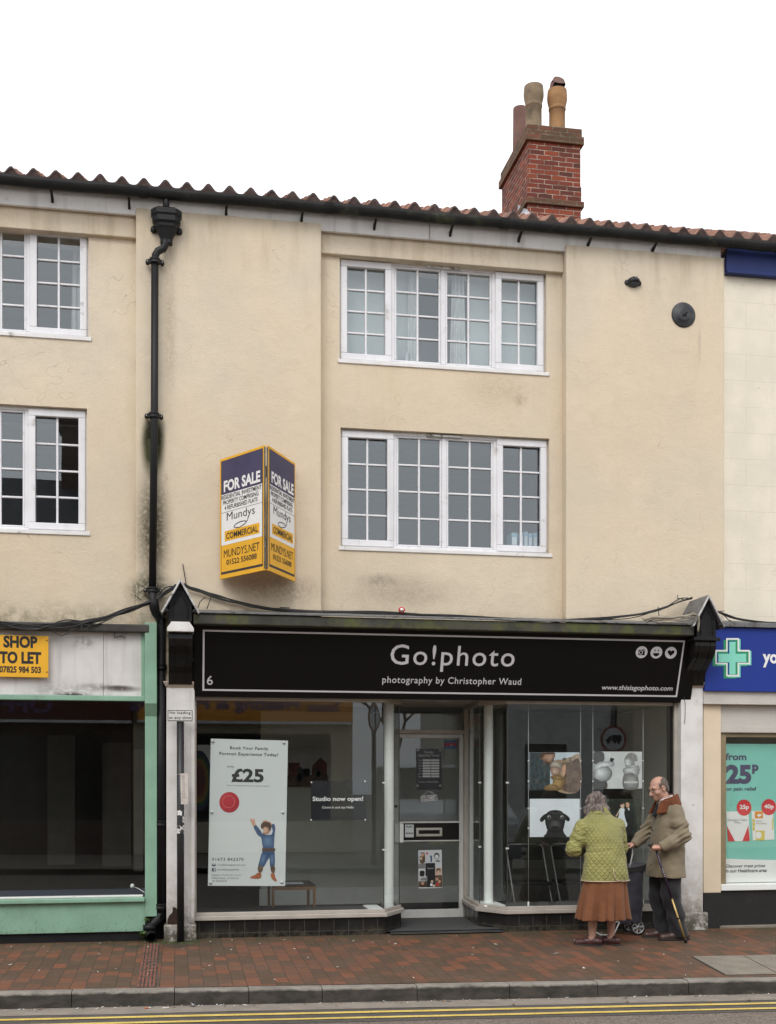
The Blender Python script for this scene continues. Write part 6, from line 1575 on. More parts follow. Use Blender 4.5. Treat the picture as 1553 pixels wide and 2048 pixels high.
# ================================================================== the other side of the street (seen in the glass)
OY = -14.6
m_cr2 = M('opposite_cream_wall', (.60, .52, .38), .8, var=.06); m_wbrick = M('white_painted_brick', (.66, .66, .64), .8, var=.15, vs=6, bmp=.4, bs=12, dirt=((.12, .11, .1), 3, .6, .75))
m_slate = M('slate_roof', (.05, .05, .055), .8, var=.25, vs=10); m_dglass = M('dark_shop_window', (.02, .022, .022), .15); m_obrick = M('opposite_red_brick', (.085, .055, .045), .9, var=.2, vs=8)
m_orf = M('orange_fascia', (.85, .36, .05), .5, var=.05, vs=2); m_redf = M('red_fascia', (.10, .02, .016), .5, var=.05); m_gold = M('gold_disc', (.55, .36, .08), .5); m_purp = M('purple_letters', (.16, .10, .22), .5)
m_trim0 = M('dark_window_frame', (.07, .068, .062), .5)
def opp(name, lab, x0, x1, eave, ridge, depth, wall, group=None, shop=None, fz=(2.95, 3.6)):
    t = thing(name, lab, 'building', ((x0 + x1) / 2, OY, 0), group)
    holes = [(x0 + (x1 - x0) * (i + .28) / 3, x0 + (x1 - x0) * (i + .72) / 3, 4.0, min(5.2, eave - .25)) for i in range(3)] if eave > 4.6 else [(x0 + (x1 - x0) * .25, x0 + (x1 - x0) * .6, 1.0, 2.5)] if not shop else []
    sh = [(x0 + .5, x1 - .5, .7, 2.7)] if shop else []
    q = MB()
    v = []
    holes_o = holes + sh
    holes_wall(q, x0, x1, .0, eave, OY, holes_o, -.12, wall)
    q.box(x0, x1, OY - depth, OY - .2, 0, eave, wall); q.build('wall', t)
    q = MB(); q.prism([(x0 - .1, OY + .3, eave - .05), (x0 - .1, OY - depth / 2, ridge), (x0 - .1, OY - depth - .3, eave - .05)], (x1 - x0 + .2, 0, 0), m_slate); q.build('roof', t)
    for h in holes_o:
        q = MB(); q.box(h[0], h[1], OY - .14, OY - .1, h[2], h[3], m_dglass); e = .06
        for a in ((h[0], h[1], h[2], h[2] + e), (h[0], h[1], h[3] - e, h[3]), (h[0], h[0] + e, h[2], h[3]), (h[1] - e, h[1], h[2], h[3]), ((h[0] + h[1]) / 2 - e / 2, (h[0] + h[1]) / 2 + e / 2, h[2], h[3])): q.box(a[0], a[1], OY - .1, OY - .06, a[2], a[3], m_trim0)
        q.build('window', t)
    if shop:
        mcol, words, wm = shop
        MB().box(x0 + .1, x1 - .03, OY, OY + .25, fz[0], fz[1], mcol).build('fascia', t, .01); MB().box(x0 + .1, x1 - .03, OY, OY + .27, fz[0] - .06, fz[0], m_upvc).build('fascia_trim', t)
        fr = Frame((x1 - .1, OY + .25, fz[0]), (-1, 0, 0), (0, 0, 1))
        q = MB()
        for w_, a0, a1, b0, b1 in words: q.text(fr, w_, a0, a1, b0, b1, wm, .006, bold=.03)
        q.build('lettering', t)
    return t
X4 = at(705, 1420, 14.8).x
o1 = opp('opposite_building', 'red brick shop with slate roof across the street, reflected in the left windows', -13, -.9, 6.0, 9.3, 8, m_obrick, None, (m_redf, [('OFF LICENCE', 1.6, 5.2, .14, .5)], m_purp))
q = MB(); q.box(-2.62, -1.7, -18.9, -18.2, 7.5, 10.9, m_obrick); q.box(-2.72, -1.6, -19.0, -18.1, 10.55, 10.75, m_obrick); q.build('chimney', o1)
o2 = opp('opposite_building', 'low cream shop with an orange fascia across the street, reflected in the left display window', -.9, X4, 4.0, 5.2, 7, m_cr2, None, (m_orf, [('Heating & Plumbing', 1.15, 4.9, .18, .52), ('Showroom', .25, .95, .22, .46)], m_purp), fz=(2.97, 3.75))
o3 = opp('opposite_building', 'white painted brick building across the street, reflected in the right display window', 7.4, 10.4, 4.0, 5.2, 6, m_wbrick)
o4 = opp('opposite_building', 'cream rendered building across the street, furthest right in the reflections', 10.45, 22, 4.1, 5.3, 7, m_cr2)
m_skirt = None
# side street tree behind the gap: bare winter branches
m_bark = M('bare_bark', (.06, .05, .045), .9)
tr = thing('bare_tree', 'bare winter tree in the side street across the road', 'tree', (6.6, -21, 0)); q = MB()
def branch(p, d, L, r, n):
    e = p + d * L; q.tube([p, p.lerp(e, .5) + Vector((random.uniform(-.1, .1), 0, .05)), e], [r, r * .8, r * .55], m_bark, 6)
    if n:
        for _ in range(3): branch(e, (d + Vector((random.uniform(-.8, .8), random.uniform(-.6, .6), random.uniform(-.1, .5)))).normalized(), L * .7, r * .5, n - 1)
branch(Vector((6.6, -21, -.2)), Vector((0, 0, 1)), 2.2, .16, 4); q.build('trunk', tr)
# white van waiting at the side street
m_van = M('white_van_paint', (.70, .71, .72), .25, var=.02); m_tyre = M('tyre_rubber', (.02, .02, .02), .8); m_trim = M('grey_bumper', (.07, .07, .075), .6)
vx, vy = 5.25, -8.4
van = thing('parked_van', 'white van facing the photo shop, seen reflected in its glass door', 'van', (vx, vy - 2.4, -.15)); W2 = .93
pr = [(0, .28), (0.02, .75), (-.08, .98), (-.75, 1.22), (-1.45, 1.92), (-1.8, 1.98), (-4.7, 1.95), (-4.75, .3)]
q = MB(); q.prism([(vx - W2, vy + y, z) for y, z in pr], (2 * W2, 0, 0), m_van); q.build('body', van, .06, 3)
def onfront(a, b, h=.02): return a
A_, B_ = Vector((0, vy - .80, 1.25)), Vector((0, vy - 1.42, 1.88)); nrm = Vector((0, .7, .62)) * .035
q = MB(); q.poly([Vector((vx + s * w2, 0, 0)) + p + nrm for s, w2, p in ((1, .82, A_), (-1, .82, A_), (-1, .74, B_), (1, .74, B_))], m_dglass); q.build('windscreen', van)
q = MB(); q.box(vx - W2 - .02, vx + W2 + .02, vy - .15, vy + .06, .22, .52, m_trim); q.build('bumper', van, .05); q = MB(); q.box(vx - .5, vx + .5, vy + .0, vy + .035, .62, .78, m_trim); q.build('grille', van, .01)
for s in (-1, 1):
    q = MB(); q.box(vx + s * .72 - .17, vx + s * .72 + .17, vy - .06, vy + .03, .62, .86, m_ltg); q.build('headlight', van, .03)
    for yy in (-.85, -3.8):
        q = MB(); q.lathe([(.2, -.1), (.32, -.09), (.33, 0), (.32, .09), (.2, .1)], (vx + s * (W2 - .08), vy + yy, .18), m_tyre, 24, 'X'); q.build('wheel', van)
q = MB(); q.lathe([(.085, .01), (.085, .02), (.075, .022), (.075, .01)], (vx, vy + .03, .88), m_chrome, 20, 'Y'); q.build('badge', van)
q = MB(); q.box(vx - .26, vx + .26, vy + .06, vy + .075, .36, .47, m_ylw); q.build('number_plate', van)
# two round road signs on posts across the street
m_sred = M('road_sign_red', (.32, .09, .07), .4); m_spost = M('grey_post', (.10, .10, .10), .5)
def roadsign(px, py, lab, lorry):
    c = at(px, py, 11.3); c = Vector((c.x, .16 - 11.3, c.z)); t = thing('road_sign', lab, 'road sign', (c.x, c.y, 0), 'road signs across the street')
    q = MB(); q.tube([(c.x, c.y - .05, -.1), (c.x, c.y - .05, 4.6 if lorry else c.z + .4)], .045, m_spost, 10); q.build('post', t)
    fr = Frame(c, (-1, 0, 0) if lorry else (-.55, .83, 0), (0, 0, 1)); q = MB(); q.fell(fr, 0, 0, .29, .29, m_sred, .0); q.fell(fr, 0, 0, .29, .29, m_spost, -.01); q.fell(fr, 0, 0, .235, .235, m_pwt, .003); q.build('disc', t)
    if lorry:
        q = MB(); q.frect(fr, -.17, .05, -.04, .09, m_ink, .006).frect(fr, .06, .13, -.04, .06, m_ink, .006).frect(fr, .13, .17, -.04, .01, m_ink, .006)
        for x in (-.11, -.03, .12): q.fell(fr, x, -.055, .034, .034, m_ink, .007)
        q.build('lorry_symbol', t)
roadsign(1228, 1479, 'round red ringed sign with a lorry across the street, reflected in the right window', True)
roadsign(749, 1436, 'round red ringed sign across the street, reflected at the right edge of the left window', False)
# ================================================================== litter and crumbs
m_lit = M('pale_litter', (.62, .60, .56), .7); m_foil = M('crumpled_foil', (.5, .5, .52), .25, metal=.6); m_cig = M('orange_filter', (.60, .16, .05), .7); m_leafd = M('dead_leaf', (.20, .11, .05), .9, var=.4, vs=40)
def zroad(x): return zk(x) - .125 + .006
def litter(name, lab, cat, px, py, mat, mk):
    c = atz(px, py, -.13); c.z = zroad(c.x); q = MB(); mk(q, c, mat); tag(q.build(name), lab, cat)
def butt(q, c, m): q.tube([c + Vector((-.03, 0, .006)), c + Vector((.0, .004, .006))], .0055, m, 8); q.tube([c + Vector((.0, .004, .006)), c + Vector((.022, .007, .006))], .005, m_lit, 8)
litter('cigarette_end', 'orange cigarette end in the gutter below the kerb', 'cigarette end', 297, 2020.5, m_cig, butt); litter('cigarette_end', 'plain white cigarette end in the gutter right of the orange one', 'cigarette end', 333, 2020, m_lit, butt)
def foil(q, c, m):
    pts = [c + Vector((random.gauss(0, .018), random.gauss(0, .018), abs(random.gauss(0, .014)) + .004)) for _ in range(16)]
    for i in range(22): q.poly(random.sample(pts, 3), m)
litter('crumpled_foil', 'crumpled scrap of silver foil in the gutter', 'litter', 384, 2015, m_foil, foil)
def leaf(q, c, m):
    a = random.random() * 6; q.poly([c + Vector((math.cos(a + t) * r, math.sin(a + t) * r, h)) for t, r, h in ((0, .03, .004), (1.2, .014, .012), (3.1, .03, .006), (4.7, .013, .010))], m)
for i, (px, py) in enumerate(((1028, 2003), (1256, 1994), (1500, 1988), (1420, 1993))): litter('dead_leaf', ['small brown leaf in the gutter below the middle of the shop window', 'small brown leaf in the gutter below the right pilaster', 'small brown leaf at the far right of the gutter', 'small brown leaf in the gutter between two other leaves'][i], 'leaf', px, py, m_leafd, leaf)
q = MB(); rr = np.random.default_rng(11)
for i in range(420):
    x, y = rr.uniform(-2.6, 6.6), rr.uniform(KY + .15, -.12) if i < 120 else (KY - abs(rr.normal(.015, .05)) if i < 360 else rr.normal(-.16, .05))
    z = zpav(x, y) if y > KY else zroad(x); s = rr.uniform(.004, .011) * (1 if i % 9 else 1.7); m = (m_lit, m_leafd, m_dkg)[0 if i < 60 else rr.integers(0, 3)]
    a = rr.uniform(0, 6.28); q.poly([(x + s * math.cos(a + t) * (1.6 if t in (0, 3.14) else .8), y + s * math.sin(a + t) * (1.6 if t in (0, 3.14) else .8), z + .003 + (.006 if t == 0 else 0)) for t in (0, 1.57, 3.14, 4.71)], m)
o = q.build('street_crumbs'); kind(o, 'stuff'); tag(o, 'scattered crumbs and flecks of litter on the pavement and gutter', 'litter')

# ================================================================== the two people and the shopping trolley
def skin_mat(name, base, blot=.25):
    m, nt, b = new_mat(name); p = objc(nt)
    c = mix(nt, ramp(nt, noise(nt, p, 22, 4), .35, .65), mul(base, 1 - blot * .4), mul(base, 1 + blot * .3))
    c = mix(nt, ramp(nt, noise(nt, p, 9, 3), .5, .72, 0, .35), c, (base[0] * .95, base[1] * .62, base[2] * .58))
    nt.links.new(c, b.inputs['Base Color']); b.inputs['Roughness'].default_value = .5
    b.inputs['Subsurface Weight'].default_value = .08; b.inputs['Subsurface Radius'].default_value = (.02, .008, .005); return m
m_skin = skin_mat('weathered_skin', (.50, .285, .21)); m_skinl = skin_mat('pale_stocking_skin', (.46, .27, .205), .12)
def cloth(name, base, var=.15, weave=300, bmpd=.2, rough=.85, fold=0):
    m, nt, b = new_mat(name); p = objc(nt)
    c = mix(nt, ramp(nt, noise(nt, p, 6, 5), .3, .7), mul(base, 1 - var), mul(base, 1 + var))
    c = mix(nt, ramp(nt, noise(nt, p, weave, 2), .35, .7, 0, .25), c, mul(base, .6))
    nt.links.new(c, b.inputs['Base Color']); b.inputs['Roughness'].default_value = rough; b.inputs['Specular IOR Level'].default_value = .2
    b.inputs['Sheen Weight'].default_value = .15
    bump(nt, b, mth(nt, 'ADD', noise(nt, p, 16, 4, .5, (1, 1, .5)), mth(nt, 'MULTIPLY', noise(nt, p, weave, 2), .15)), bmpd, .012); return m
def quilt():
    m, nt, b = new_mat('green_quilted_cloth'); p = objc(nt)
    w_ = N(nt, 'ShaderNodeTexNoise'); w_.inputs['Scale'].default_value = 5; nt.links.new(p, w_.inputs['Vector'])
    x, y, z = sepxyz(nt, p); wob = mth(nt, 'MULTIPLY', mth(nt, 'SUBTRACT', w_.outputs['Fac'], .5), .022)
    ang = mth(nt, 'ARCTAN2', x, mth(nt, 'MULTIPLY', mth(nt, 'SUBTRACT', y, .06), -1.0)); s = mth(nt, 'ADD', mth(nt, 'MULTIPLY', ang, .19), wob)
    k = 1 / .046; lines = []
    for sg_ in (1, -1):
        t = mth(nt, 'MULTIPLY', mth(nt, 'ADD', s, mth(nt, 'MULTIPLY', z, .80 * sg_)), k)
        lines.append(mth(nt, 'ABSOLUTE', mth(nt, 'SUBTRACT', mth(nt, 'FRACT', t), .5)))
    d = mth(nt, 'SUBTRACT', .5, mth(nt, 'MAXIMUM', *lines))          # 0 on a seam
    base = (.275, .262, .085)
    c = mix(nt, ramp(nt, noise(nt, p, 7, 5), .3, .7), mul(base, .9), mul(base, 1.12))
    c = mix(nt, ramp(nt, d, .05, .0, 0, .5), c, mul(base, .55))
    nt.links.new(c, b.inputs['Base Color']); b.inputs['Roughness'].default_value = .6; b.inputs['Sheen Weight'].default_value = .2; b.inputs['Specular IOR Level'].default_value = .3
    bump(nt, b, mth(nt, 'ADD', ramp(nt, d, 0, .28), mth(nt, 'MULTIPLY', noise(nt, p, 40, 4), .35)), .55, .012); return m
m_quilt = quilt(); m_trim = M('tan_piping', (.50, .40, .28), .7)
m_skirt = cloth('rust_wool', (.185, .074, .034), .12, 250, .25)
m_coat = cloth('khaki_waxed_cotton', (.225, .185, .125), .10, 400, .3, .7); m_cord = cloth('brown_corduroy', (.15, .048, .018), .25, 120, .5)
m_trou = cloth('charcoal_wool', (.028, .028, .031), .2, 300, .4, .8); m_shirt = cloth('white_shirt', (.74, .74, .78), .04); m_tie = cloth('dark_tie', (.02, .02, .025))
m_shoe = M('brown_leather', (.055, .028, .022), .35, var=.3, vs=12, bmp=.1, bs=40); m_shoel = M('burgundy_leather', (.065, .022, .020), .38, var=.3, vs=14, bmp=.1, bs=40); m_sole = M('black_rubber_sole', (.018, .016, .015), .7)
def hair_mat(name, a, b_, sc):
    m, nt, b = new_mat(name); p = objc(nt)
    c = mix(nt, ramp(nt, noise(nt, p, sc, 6, .7, (1, 1, .35)), .3, .7), a, b_)
    nt.links.new(c, b.inputs['Base Color']); b.inputs['Roughness'].default_value = .6
    bump(nt, b, noise(nt, p, sc, 6, .7, (1, 1, .3)), 1., .02); return m
m_hairl = hair_mat('grey_wavy_hair', (.060, .045, .040), (.30, .245, .215), 38); m_hairm = hair_mat('greying_hair', (.085, .06, .048), (.25, .20, .165), 120)

def fingers(s, knuckles, mids, tips, r=.0092, k=.004):
    for a, b, c in zip(knuckles, mids, tips):
        a, b, c = map(np.array, (a, b, c)); s.chain([a, (a * .45 + b * .55), b, (b * .45 + c * .55) + 0, c], [r * 1.05, r, r * .98, r * .92, r * .82], k)

# ---------------------------------------------------------------- the man
mx, my = 5.02, -.56; mz = zpav(mx, my)
def head_pts(c, yaw, pitch):
    cyw, syw, cp, sp = math.cos(yaw), math.sin(yaw), math.cos(pitch), math.sin(pitch)
    fwd = np.array([syw * cp, cyw * cp, -sp]); up = np.array([syw * sp, cyw * sp, cp]); rt = np.cross(fwd, up)
    A = np.stack([rt, fwd, up], 1)
    return (lambda x, y, z: np.array(c) + A @ np.array([x, y, z], float)), A
H, HA = head_pts((0, .10, 1.555), -.22, .30)
s = SDF((-.42, -.30, -.02), (.42, .52, 1.78), .005)
s.loft([.86, 1.0, 1.2, 1.34, 1.42], [0] * 5, [0, 0, -.02, -.02, 0], [.14, .14, .16, .10, .055], [.10, .10, .10, .07, .055], .03)
for sx, ay, kf in ((-1, -.09, .02), (1, .0, .07)): s.chain([(sx * .09, 0, .90), (sx * .10, kf, .48), (sx * .10, ay, .09)], [.085, .055, .04], .02); s.cone((sx * .10, ay, .05), (sx * .10, ay + .16, .035), .035, .025, .02)
s.chain([(-.15, -.01, 1.28), (-.26, -.06, 1.07), (-.25, .20, .955)], [.045, .045, .030], .02); s.chain([(.15, -.0, 1.28), (.25, .13, 1.09), (.21, .29, .965)], [.055, .045, .030], .02)
# left hand, closed over the top of the stick
s.ell((-.250, .245, .963), (.034, .045, .022), .012)
ky = (.218, .239, .260, .280)
fingers(s, [(-.272, y, .975 - .003 * i) for i, y in enumerate(ky)], [(-.296, y + .004, .953) for y in ky], [(-.272, y + .004, .930) for y in ky], .0098)
s.chain([(-.228, .222, .958), (-.218, .255, .958), (-.230, .285, .950)], [.013, .011, .009], .006)
# right hand, over the trolley handle
s.ell((.210, .325, .962), (.040, .042, .020), .012)
kx = (.178, .199, .221, .242)
fingers(s, [(x, .352, .966 - .002 * i) for i, x in enumerate(kx)], [(x, .382, .945) for x in kx], [(x, .372, .913) for x in kx], .0098)
s.chain([(.178, .305, .955), (.160, .335, .945), (.158, .362, .930)], [.013, .011, .009], .006)
# head
s.cone((0, .005, 1.36), H(0, -.03, -.06), .058, .054, .03)
s.ell(H(0, -.012, .035), (.073, .094, .082), .02, HA); s.ell(H(0, .03, -.03), (.062, .062, .075), .03, HA)
s.cone(H(0, .035, -.06), H(0, .062, -.098), .046, .026, .03); s.ell(H(0, .075, .022), (.052, .018, .012), .02, HA)
for e in (-1, 1):
    s.ell(H(e * .030, .088, .0), (.017, .010, .010), .012, HA, cut=True); s.ell(H(e * .030, .078, -.001), (.013, .011, .009), .004, HA)
    s.ell(H(e * .045, .058, -.03), (.024, .024, .020), .02, HA); s.ell(H(e * .074, -.012, -.008), (.009, .021, .034), .006, HA); s.ell(H(e * .080, -.008, -.006), (.006, .010, .018), .004, HA, cut=True)
s.chain([H(0, .086, .012), H(0, .103, -.018), H(0, .116, -.038)], [.009, .011, .0135], .010); s.ell(H(.012, .10, -.042), (.009, .010, .008), .006, HA); s.ell(H(-.012, .10, -.042), (.009, .010, .008), .006, HA)
s.ell(H(0, .086, -.064), (.024, .012, .006), .006, HA); s.ell(H(0, .083, -.078), (.021, .012, .006), .006, HA); s.ell(H(0, .098, -.071), (.022, .010, .0025), .002, HA, cut=True)
man = sdf_obj(s, 'person', m_skin, loc=(mx, my, mz), rz=R(90), smooth=1)
tag(man, 'elderly man in khaki coat with brown collar and glasses, leaning on a walking stick', 'person')
# hair: a fringe round the sides and back
s = SDF(H(0, -.02, .02) - .16, H(0, -.02, .02) + .16, .004)
s.ell(H(0, -.020, .028), (.0785, .0945, .088), 0, HA); s.ell(H(0, -.068, -.03), (.058, .040, .052), .02, HA)
s.ell(H(0, .035, .115), (.068, .105, .062), .008, HA, cut=True); s.ell(H(0, .118, -.02), (.14, .105, .15), .006, HA, cut=True)
s.ell(H(0, .0, -.098), (.10, .075, .062), .008, HA, cut=True)
for e in (-1, 1): s.ell(H(e * .078, -.008, -.012), (.02, .024, .038), .004, HA, cut=True)
s.warp(lambda p: .0025 * vnoise(p, 90, 3) + .002 * vnoise(p, 220, 4)); sdf_obj(s, 'hair', m_hairm, man, smooth=1)
q = MB(); m_frame = M('thin_spectacle_frame', (.03, .025, .025), .3)
for e in (-1, 1):
    c = H(e * .033, .104, -.004); pts = [c + HA @ np.array([.023 * math.cos(t), -.004 * abs(math.cos(t)), .017 * math.sin(t)]) for t in [2 * math.pi * i / 16 for i in range(17)]]; q.tube(pts, .0022, m_frame, 5)
    q.tube([H(e * .056, .098, .003), H(e * .072, .06, .004), H(e * .078, -.005, .008)], .0022, m_frame, 5)
q.tube([H(-.011, .108, .0), H(.011, .108, .0)], .0022, m_frame, 5)
def local_mb(q, name, parent, bevel=0):
    o = q.build(name, None, bevel, loc=(0, 0, 0)); o.location = (0, 0, 0); o.parent = parent; return o
local_mb(q, 'glasses', man)
q = MB()
for e in (-1, 1): q.lathe([(0, -.006), (.006, -.003), (.006, .003), (0, .006)], H(e * .030, .0865, .0), m_blkp, 10)
local_mb(q, 'eyes', man)
q = MB()
for e in (-1, 1): q.tube([H(e * .014, .094, .018), H(e * .032, .094, .024), H(e * .05, .082, .018)], [.003, .0045, .002], m_hairm, 6)
local_mb(q, 'eyebrows', man)
# coat
s = SDF((-.46, -.36, .58), (.46, .46, 1.52), .007)
zs = [.640, .72, .85, .98, 1.10, 1.22, 1.31, 1.37, 1.415]
fold = lambda th, z, p: .022 * np.clip((1.0 - z) / .36, 0, 1) * np.cos(5 * th + .8) + .010 * np.clip((1.0 - z) / .36, 0, 1) * np.cos(11 * th + 2)
s.loft(zs, [0] * 9, [.020, .018, .010, .0, -.005, -.012, -.015, -.01, 0], [.245, .238, .225, .215, .212, .204, .186, .150, .110], [.190, .183, .168, .160, .155, .146, .134, .121, .108], .03, fold, 2.3)
lsh, lel, lwr = np.array((-.175, -.02, 1.315)), np.array((-.268, -.055, 1.07)), np.array((-.250, .165, .965))
rsh, rel, rwr = np.array((.172, -.0, 1.315)), np.array((.252, .125, 1.095)), np.array((.213, .262, .975))
s.chain([lsh, (lsh + lel) / 2, lel, (lel * .45 + lwr * .55), lwr], [.070, .072, .068, .062, .053], .045); s.chain([rsh, (rsh + rel) / 2, rel, rel * .45 + rwr * .55, rwr], [.070, .070, .066, .060, .052], .045)
for wr, el in ((lwr, lel), (rwr, rel)):
    d = (wr - el) / np.linalg.norm(wr - el); s.cone(wr + d * .014, wr + d * .05, .040, .038, .003, cut=True)
def coatwarp(p):
    o = .0045 * vnoise(p * np.array([1, 1, .6]), 30, 1) + .002 * vnoise(p, 75, 2)
    for el, a, b in ((lel, lsh, lwr), (rel, rsh, rwr)):
        ax = (b - a) / np.linalg.norm(b - a); r = np.linalg.norm(p - el, axis=1)
        o += .013 * np.exp(-(r / .11) ** 2) * np.sin((p - el) @ (np.array((0, .35, .95))) * 125 + 2.2 * np.sin(p[:, 0] * 20 + p[:, 1] * 14))
        r2 = np.linalg.norm(p - (a * .35 + el * .65), axis=1); o += .009 * np.exp(-(r2 / .13) ** 2) * np.sin((p - a) @ np.array((.2, -.4, .9)) * 60 + p[:, 1] * 18)
    # armhole crease and front placket step
    o += .004 * np.exp(-((p[:, 0] + .005) / .004) ** 2) * (p[:, 1] > .05)
    return o
s.warp(coatwarp); coat = sdf_obj(s, 'coat', m_coat, man, smooth=1)
q = MB()
for z in (.76, .98, 1.12, 1.26): q.lathe([(0, -.006), (.009, -.004), (.009, .004), (0, .006)], (-.025, .19 if z < .9 else .178 if z < 1.2 else .15, z), m_blkp, 8, 'Y')
def ringpts(zz, a, b, cx, cy_, t0, t1, n=26): return [(cx + a * math.sin(R(t0 + (t1 - t0) * i / n)), cy_ + b * math.cos(R(t0 + (t1 - t0) * i / n)), zz) for i in range(n + 1)]
local_mb(q, 'button', coat)
s = SDF((-.24, -.22, 1.24), (.24, .26, 1.56), .005)          # corduroy collar
for t in range(-150, 151, 4):
    if abs(t) < 40: continue
    a = R(t); zz = 1.415 + .035 * (-math.cos(a)); rr = 1.0
    p0 = np.array((.094 * math.sin(a), .0 + .090 * math.cos(a) - .005, zz + .040)); p1 = np.array((.163 * math.sin(a), -.008 + (.150 if math.cos(a) > 0 else .116) * math.cos(a), zz - .052 - (.045 if abs(t) < 80 else 0)))
    s.cone(p0, p1, .013, .010, .008)
for e in (-1, 1): [s.cone((e * (.07 + .05 * f), .095 - .045 * f, 1.415), (e * (.098 + .062 * f), .152 - .062 * f, 1.300 + .012 * f), .015, .013, .012) for f in (0, .2, .4, .6, .8, 1)]
sdf_obj(s, 'collar', m_cord, coat, smooth=1)
s = SDF((-.13, -.12, 1.34), (.13, .16, 1.52), .004)
for t in range(-165, 166, 10):
    a = R(t); zz = 1.435 + .022 * (-math.cos(a)); s.cone((.066 * math.sin(a), .018 + .066 * math.cos(a), zz + .020), (.073 * math.sin(a), .015 + .074 * math.cos(a), zz - .035), .008, .007, .006)
sdf_obj(s, 'shirt_collar', m_shirt, man, smooth=1)
s = SDF((-.08, .04, 1.24), (.08, .20, 1.44), .004); s.chain([(0, .088, 1.40), (0, .108, 1.37), (0, .14, 1.28)], [.018, .022, .026], .01); sdf_obj(s, 'tie', m_tie, man)
s = SDF((-.28, -.24, .03), (.28, .26, .98), .007)
s.loft([.70, .80, .92], [0] * 3, [0, 0, 0], [.17, .175, .165], [.13, .14, .12], .03)
for sx, ay, kf in ((-1, -.085, .015), (1, .005, .07)): s.chain([(sx * .088, .0, .86), (sx * .098, kf * .6, .62), (sx * .10, kf, .46), (sx * .102, ay * .6 + kf * .3, .24), (sx * .102, ay + .005, .06)], [.118, .104, .092, .086, .082], .02)
s.warp(lambda p: .006 * np.sin(p[:, 2] * 34 + 3 * np.sin(p[:, 0] * 16 + p[:, 1] * 12)) * np.clip(1.1 - np.abs(p[:, 2] - .3) * 2.4, .1, 1) + .003 * vnoise(p, 30, 8)); sdf_obj(s, 'trousers', m_trou, man, smooth=1)
def shoe(parent, x, y, ang, L, wd, mat, h=.055, open_top=False):
    c, q_ = math.cos(ang), math.sin(ang); P = lambda f, r, z: (x + r * c - f * q_, y + r * q_ + f * c, z)
    s = SDF((x - .26, y - .26, -.01), (x + .26, y + .26, .16), .004)
    s.chain([P(-.06, 0, .040), P(L * .25, 0, .036), P(L * .62, .0, .026)], [wd * 1.0, wd * 1.06, wd * .95], .02); s.cone(P(-.055, 0, .05), P(-.03, 0, h + .02), wd * .95, wd * .80, .02); s.cone(P(L * .2, 0, .05), P(0, 0, h + .015), wd * .8, wd * .75, .02)
    sl, p = s.sub(s.lo, s.lo + s.h * s.n); s.D[sl] = np.maximum(s.D[sl], (.012 - p[..., 2]).astype(np.float32))
    o = sdf_obj(s, 'shoe', mat, parent, smooth=1)
    s = SDF((x - .26, y - .26, -.02), (x + .26, y + .26, .10), .004); s.chain([P(-.06, 0, .01), P(L * .25, 0, .01), P(L * .64, 0, .01)], [wd * 1.06, wd * 1.1, wd * .98], .02)
    sl, p = s.sub(s.lo, s.lo + s.h * s.n); s.D[sl] = np.maximum(s.D[sl], np.maximum(p[..., 2] - .016, -.002 - p[..., 2]).astype(np.float32)); sdf_obj(s, 'sole', m_sole, o, smooth=0); return o
shoe(man, -.10, -.09, 0, .30, .044, m_shoe); shoe(man, .10, .0, 0, .30, .044, m_shoe)

# walking stick
def mw(p): return Vector((mx - p[1], my + p[0], mz + p[2]))
tip = Vector((AX(1373, -.86), -.86, 0)); tip.z = zpav(tip.x, tip.y) + .01; top = mw((-.253, .238, .940))
stk = thing('walking_stick', 'folding walking stick, purple above and golden below, held by the elderly man', 'walking stick', tip)
m_purp2 = M('dark_purple_shaft', (.028, .014, .04), .3); m_golds = M('gold_shaft', (.52, .36, .13), .3, metal=.4); m_spk = M('white_fleck', (.7, .7, .7), .5)
ax = (tip - top); u_ = ax.normalized(); q = MB(); q.tube([top, top + ax * .52], .0115, m_purp2, 10); q.tube([top + ax * .52, top + ax * .53], .0135, m_iron, 10)
q.tube([top + ax * .53, top + ax * .97], .0095, m_golds, 10); q.tube([top + ax * .735, top + ax * .75], .012, m_iron, 10); q.build('shaft', stk)
q = MB()
for i, f in enumerate((.215, .235, .25, .27, .29)): q.lathe([(0, -.006), (.006, 0), (0, .006)], top + ax * f + Vector((-.003, -.011, 0)), m_spk, 6)
q.build('flecks', stk)
q = MB(); q.tube([top + ax * .955, top + ax * 1.0], [.013, .017], m_iron, 10); q.build('ferrule', stk)
q = MB(); q.tube([mw((-.253, .315, .985)), mw((-.253, .285, .972)), mw((-.253, .24, .958)), mw((-.253, .21, .950)), top + ax * .03], [.012, .016, .016, .014, .013], m_iron, 10); q.build('handle', stk)

# ---------------------------------------------------------------- the lady
lx, ly = 4.22, -.89; lz = zpav(lx, ly); LRZ = R(5)
G, GA = head_pts((.0, .215, 1.375), .10, .75)
s = SDF((-.42, -.22, -.02), (.42, .50, 1.56), .006)
s.loft([.72, .9, 1.1, 1.22, 1.30], [0] * 5, [0, 0, .05, .10, .14], [.15, .14, .16, .14, .06], [.10, .10, .10, .09, .06], .03)
AL, AR = (-.132, .03), (.075, .04)
for ax_, ay in (AL, AR): s.chain([(ax_ * .8, .01, .75), (ax_, .015, .42), (ax_, ay - .02, .30), (ax_, ay, .09)], [.08, .055, .052, .033], .02); s.cone((ax_, ay, .06), (ax_ - .08, ay + .07, .03), .034, .026, .02)
s.chain([(-.18, .12, 1.17), (-.28, .10, .97), (-.12, .36, .93)], [.05, .04, .028], .02); s.chain([(.18, .12, 1.17), (.24, .14, .95), (.10, .38, .95)], [.05, .04, .028], .02)
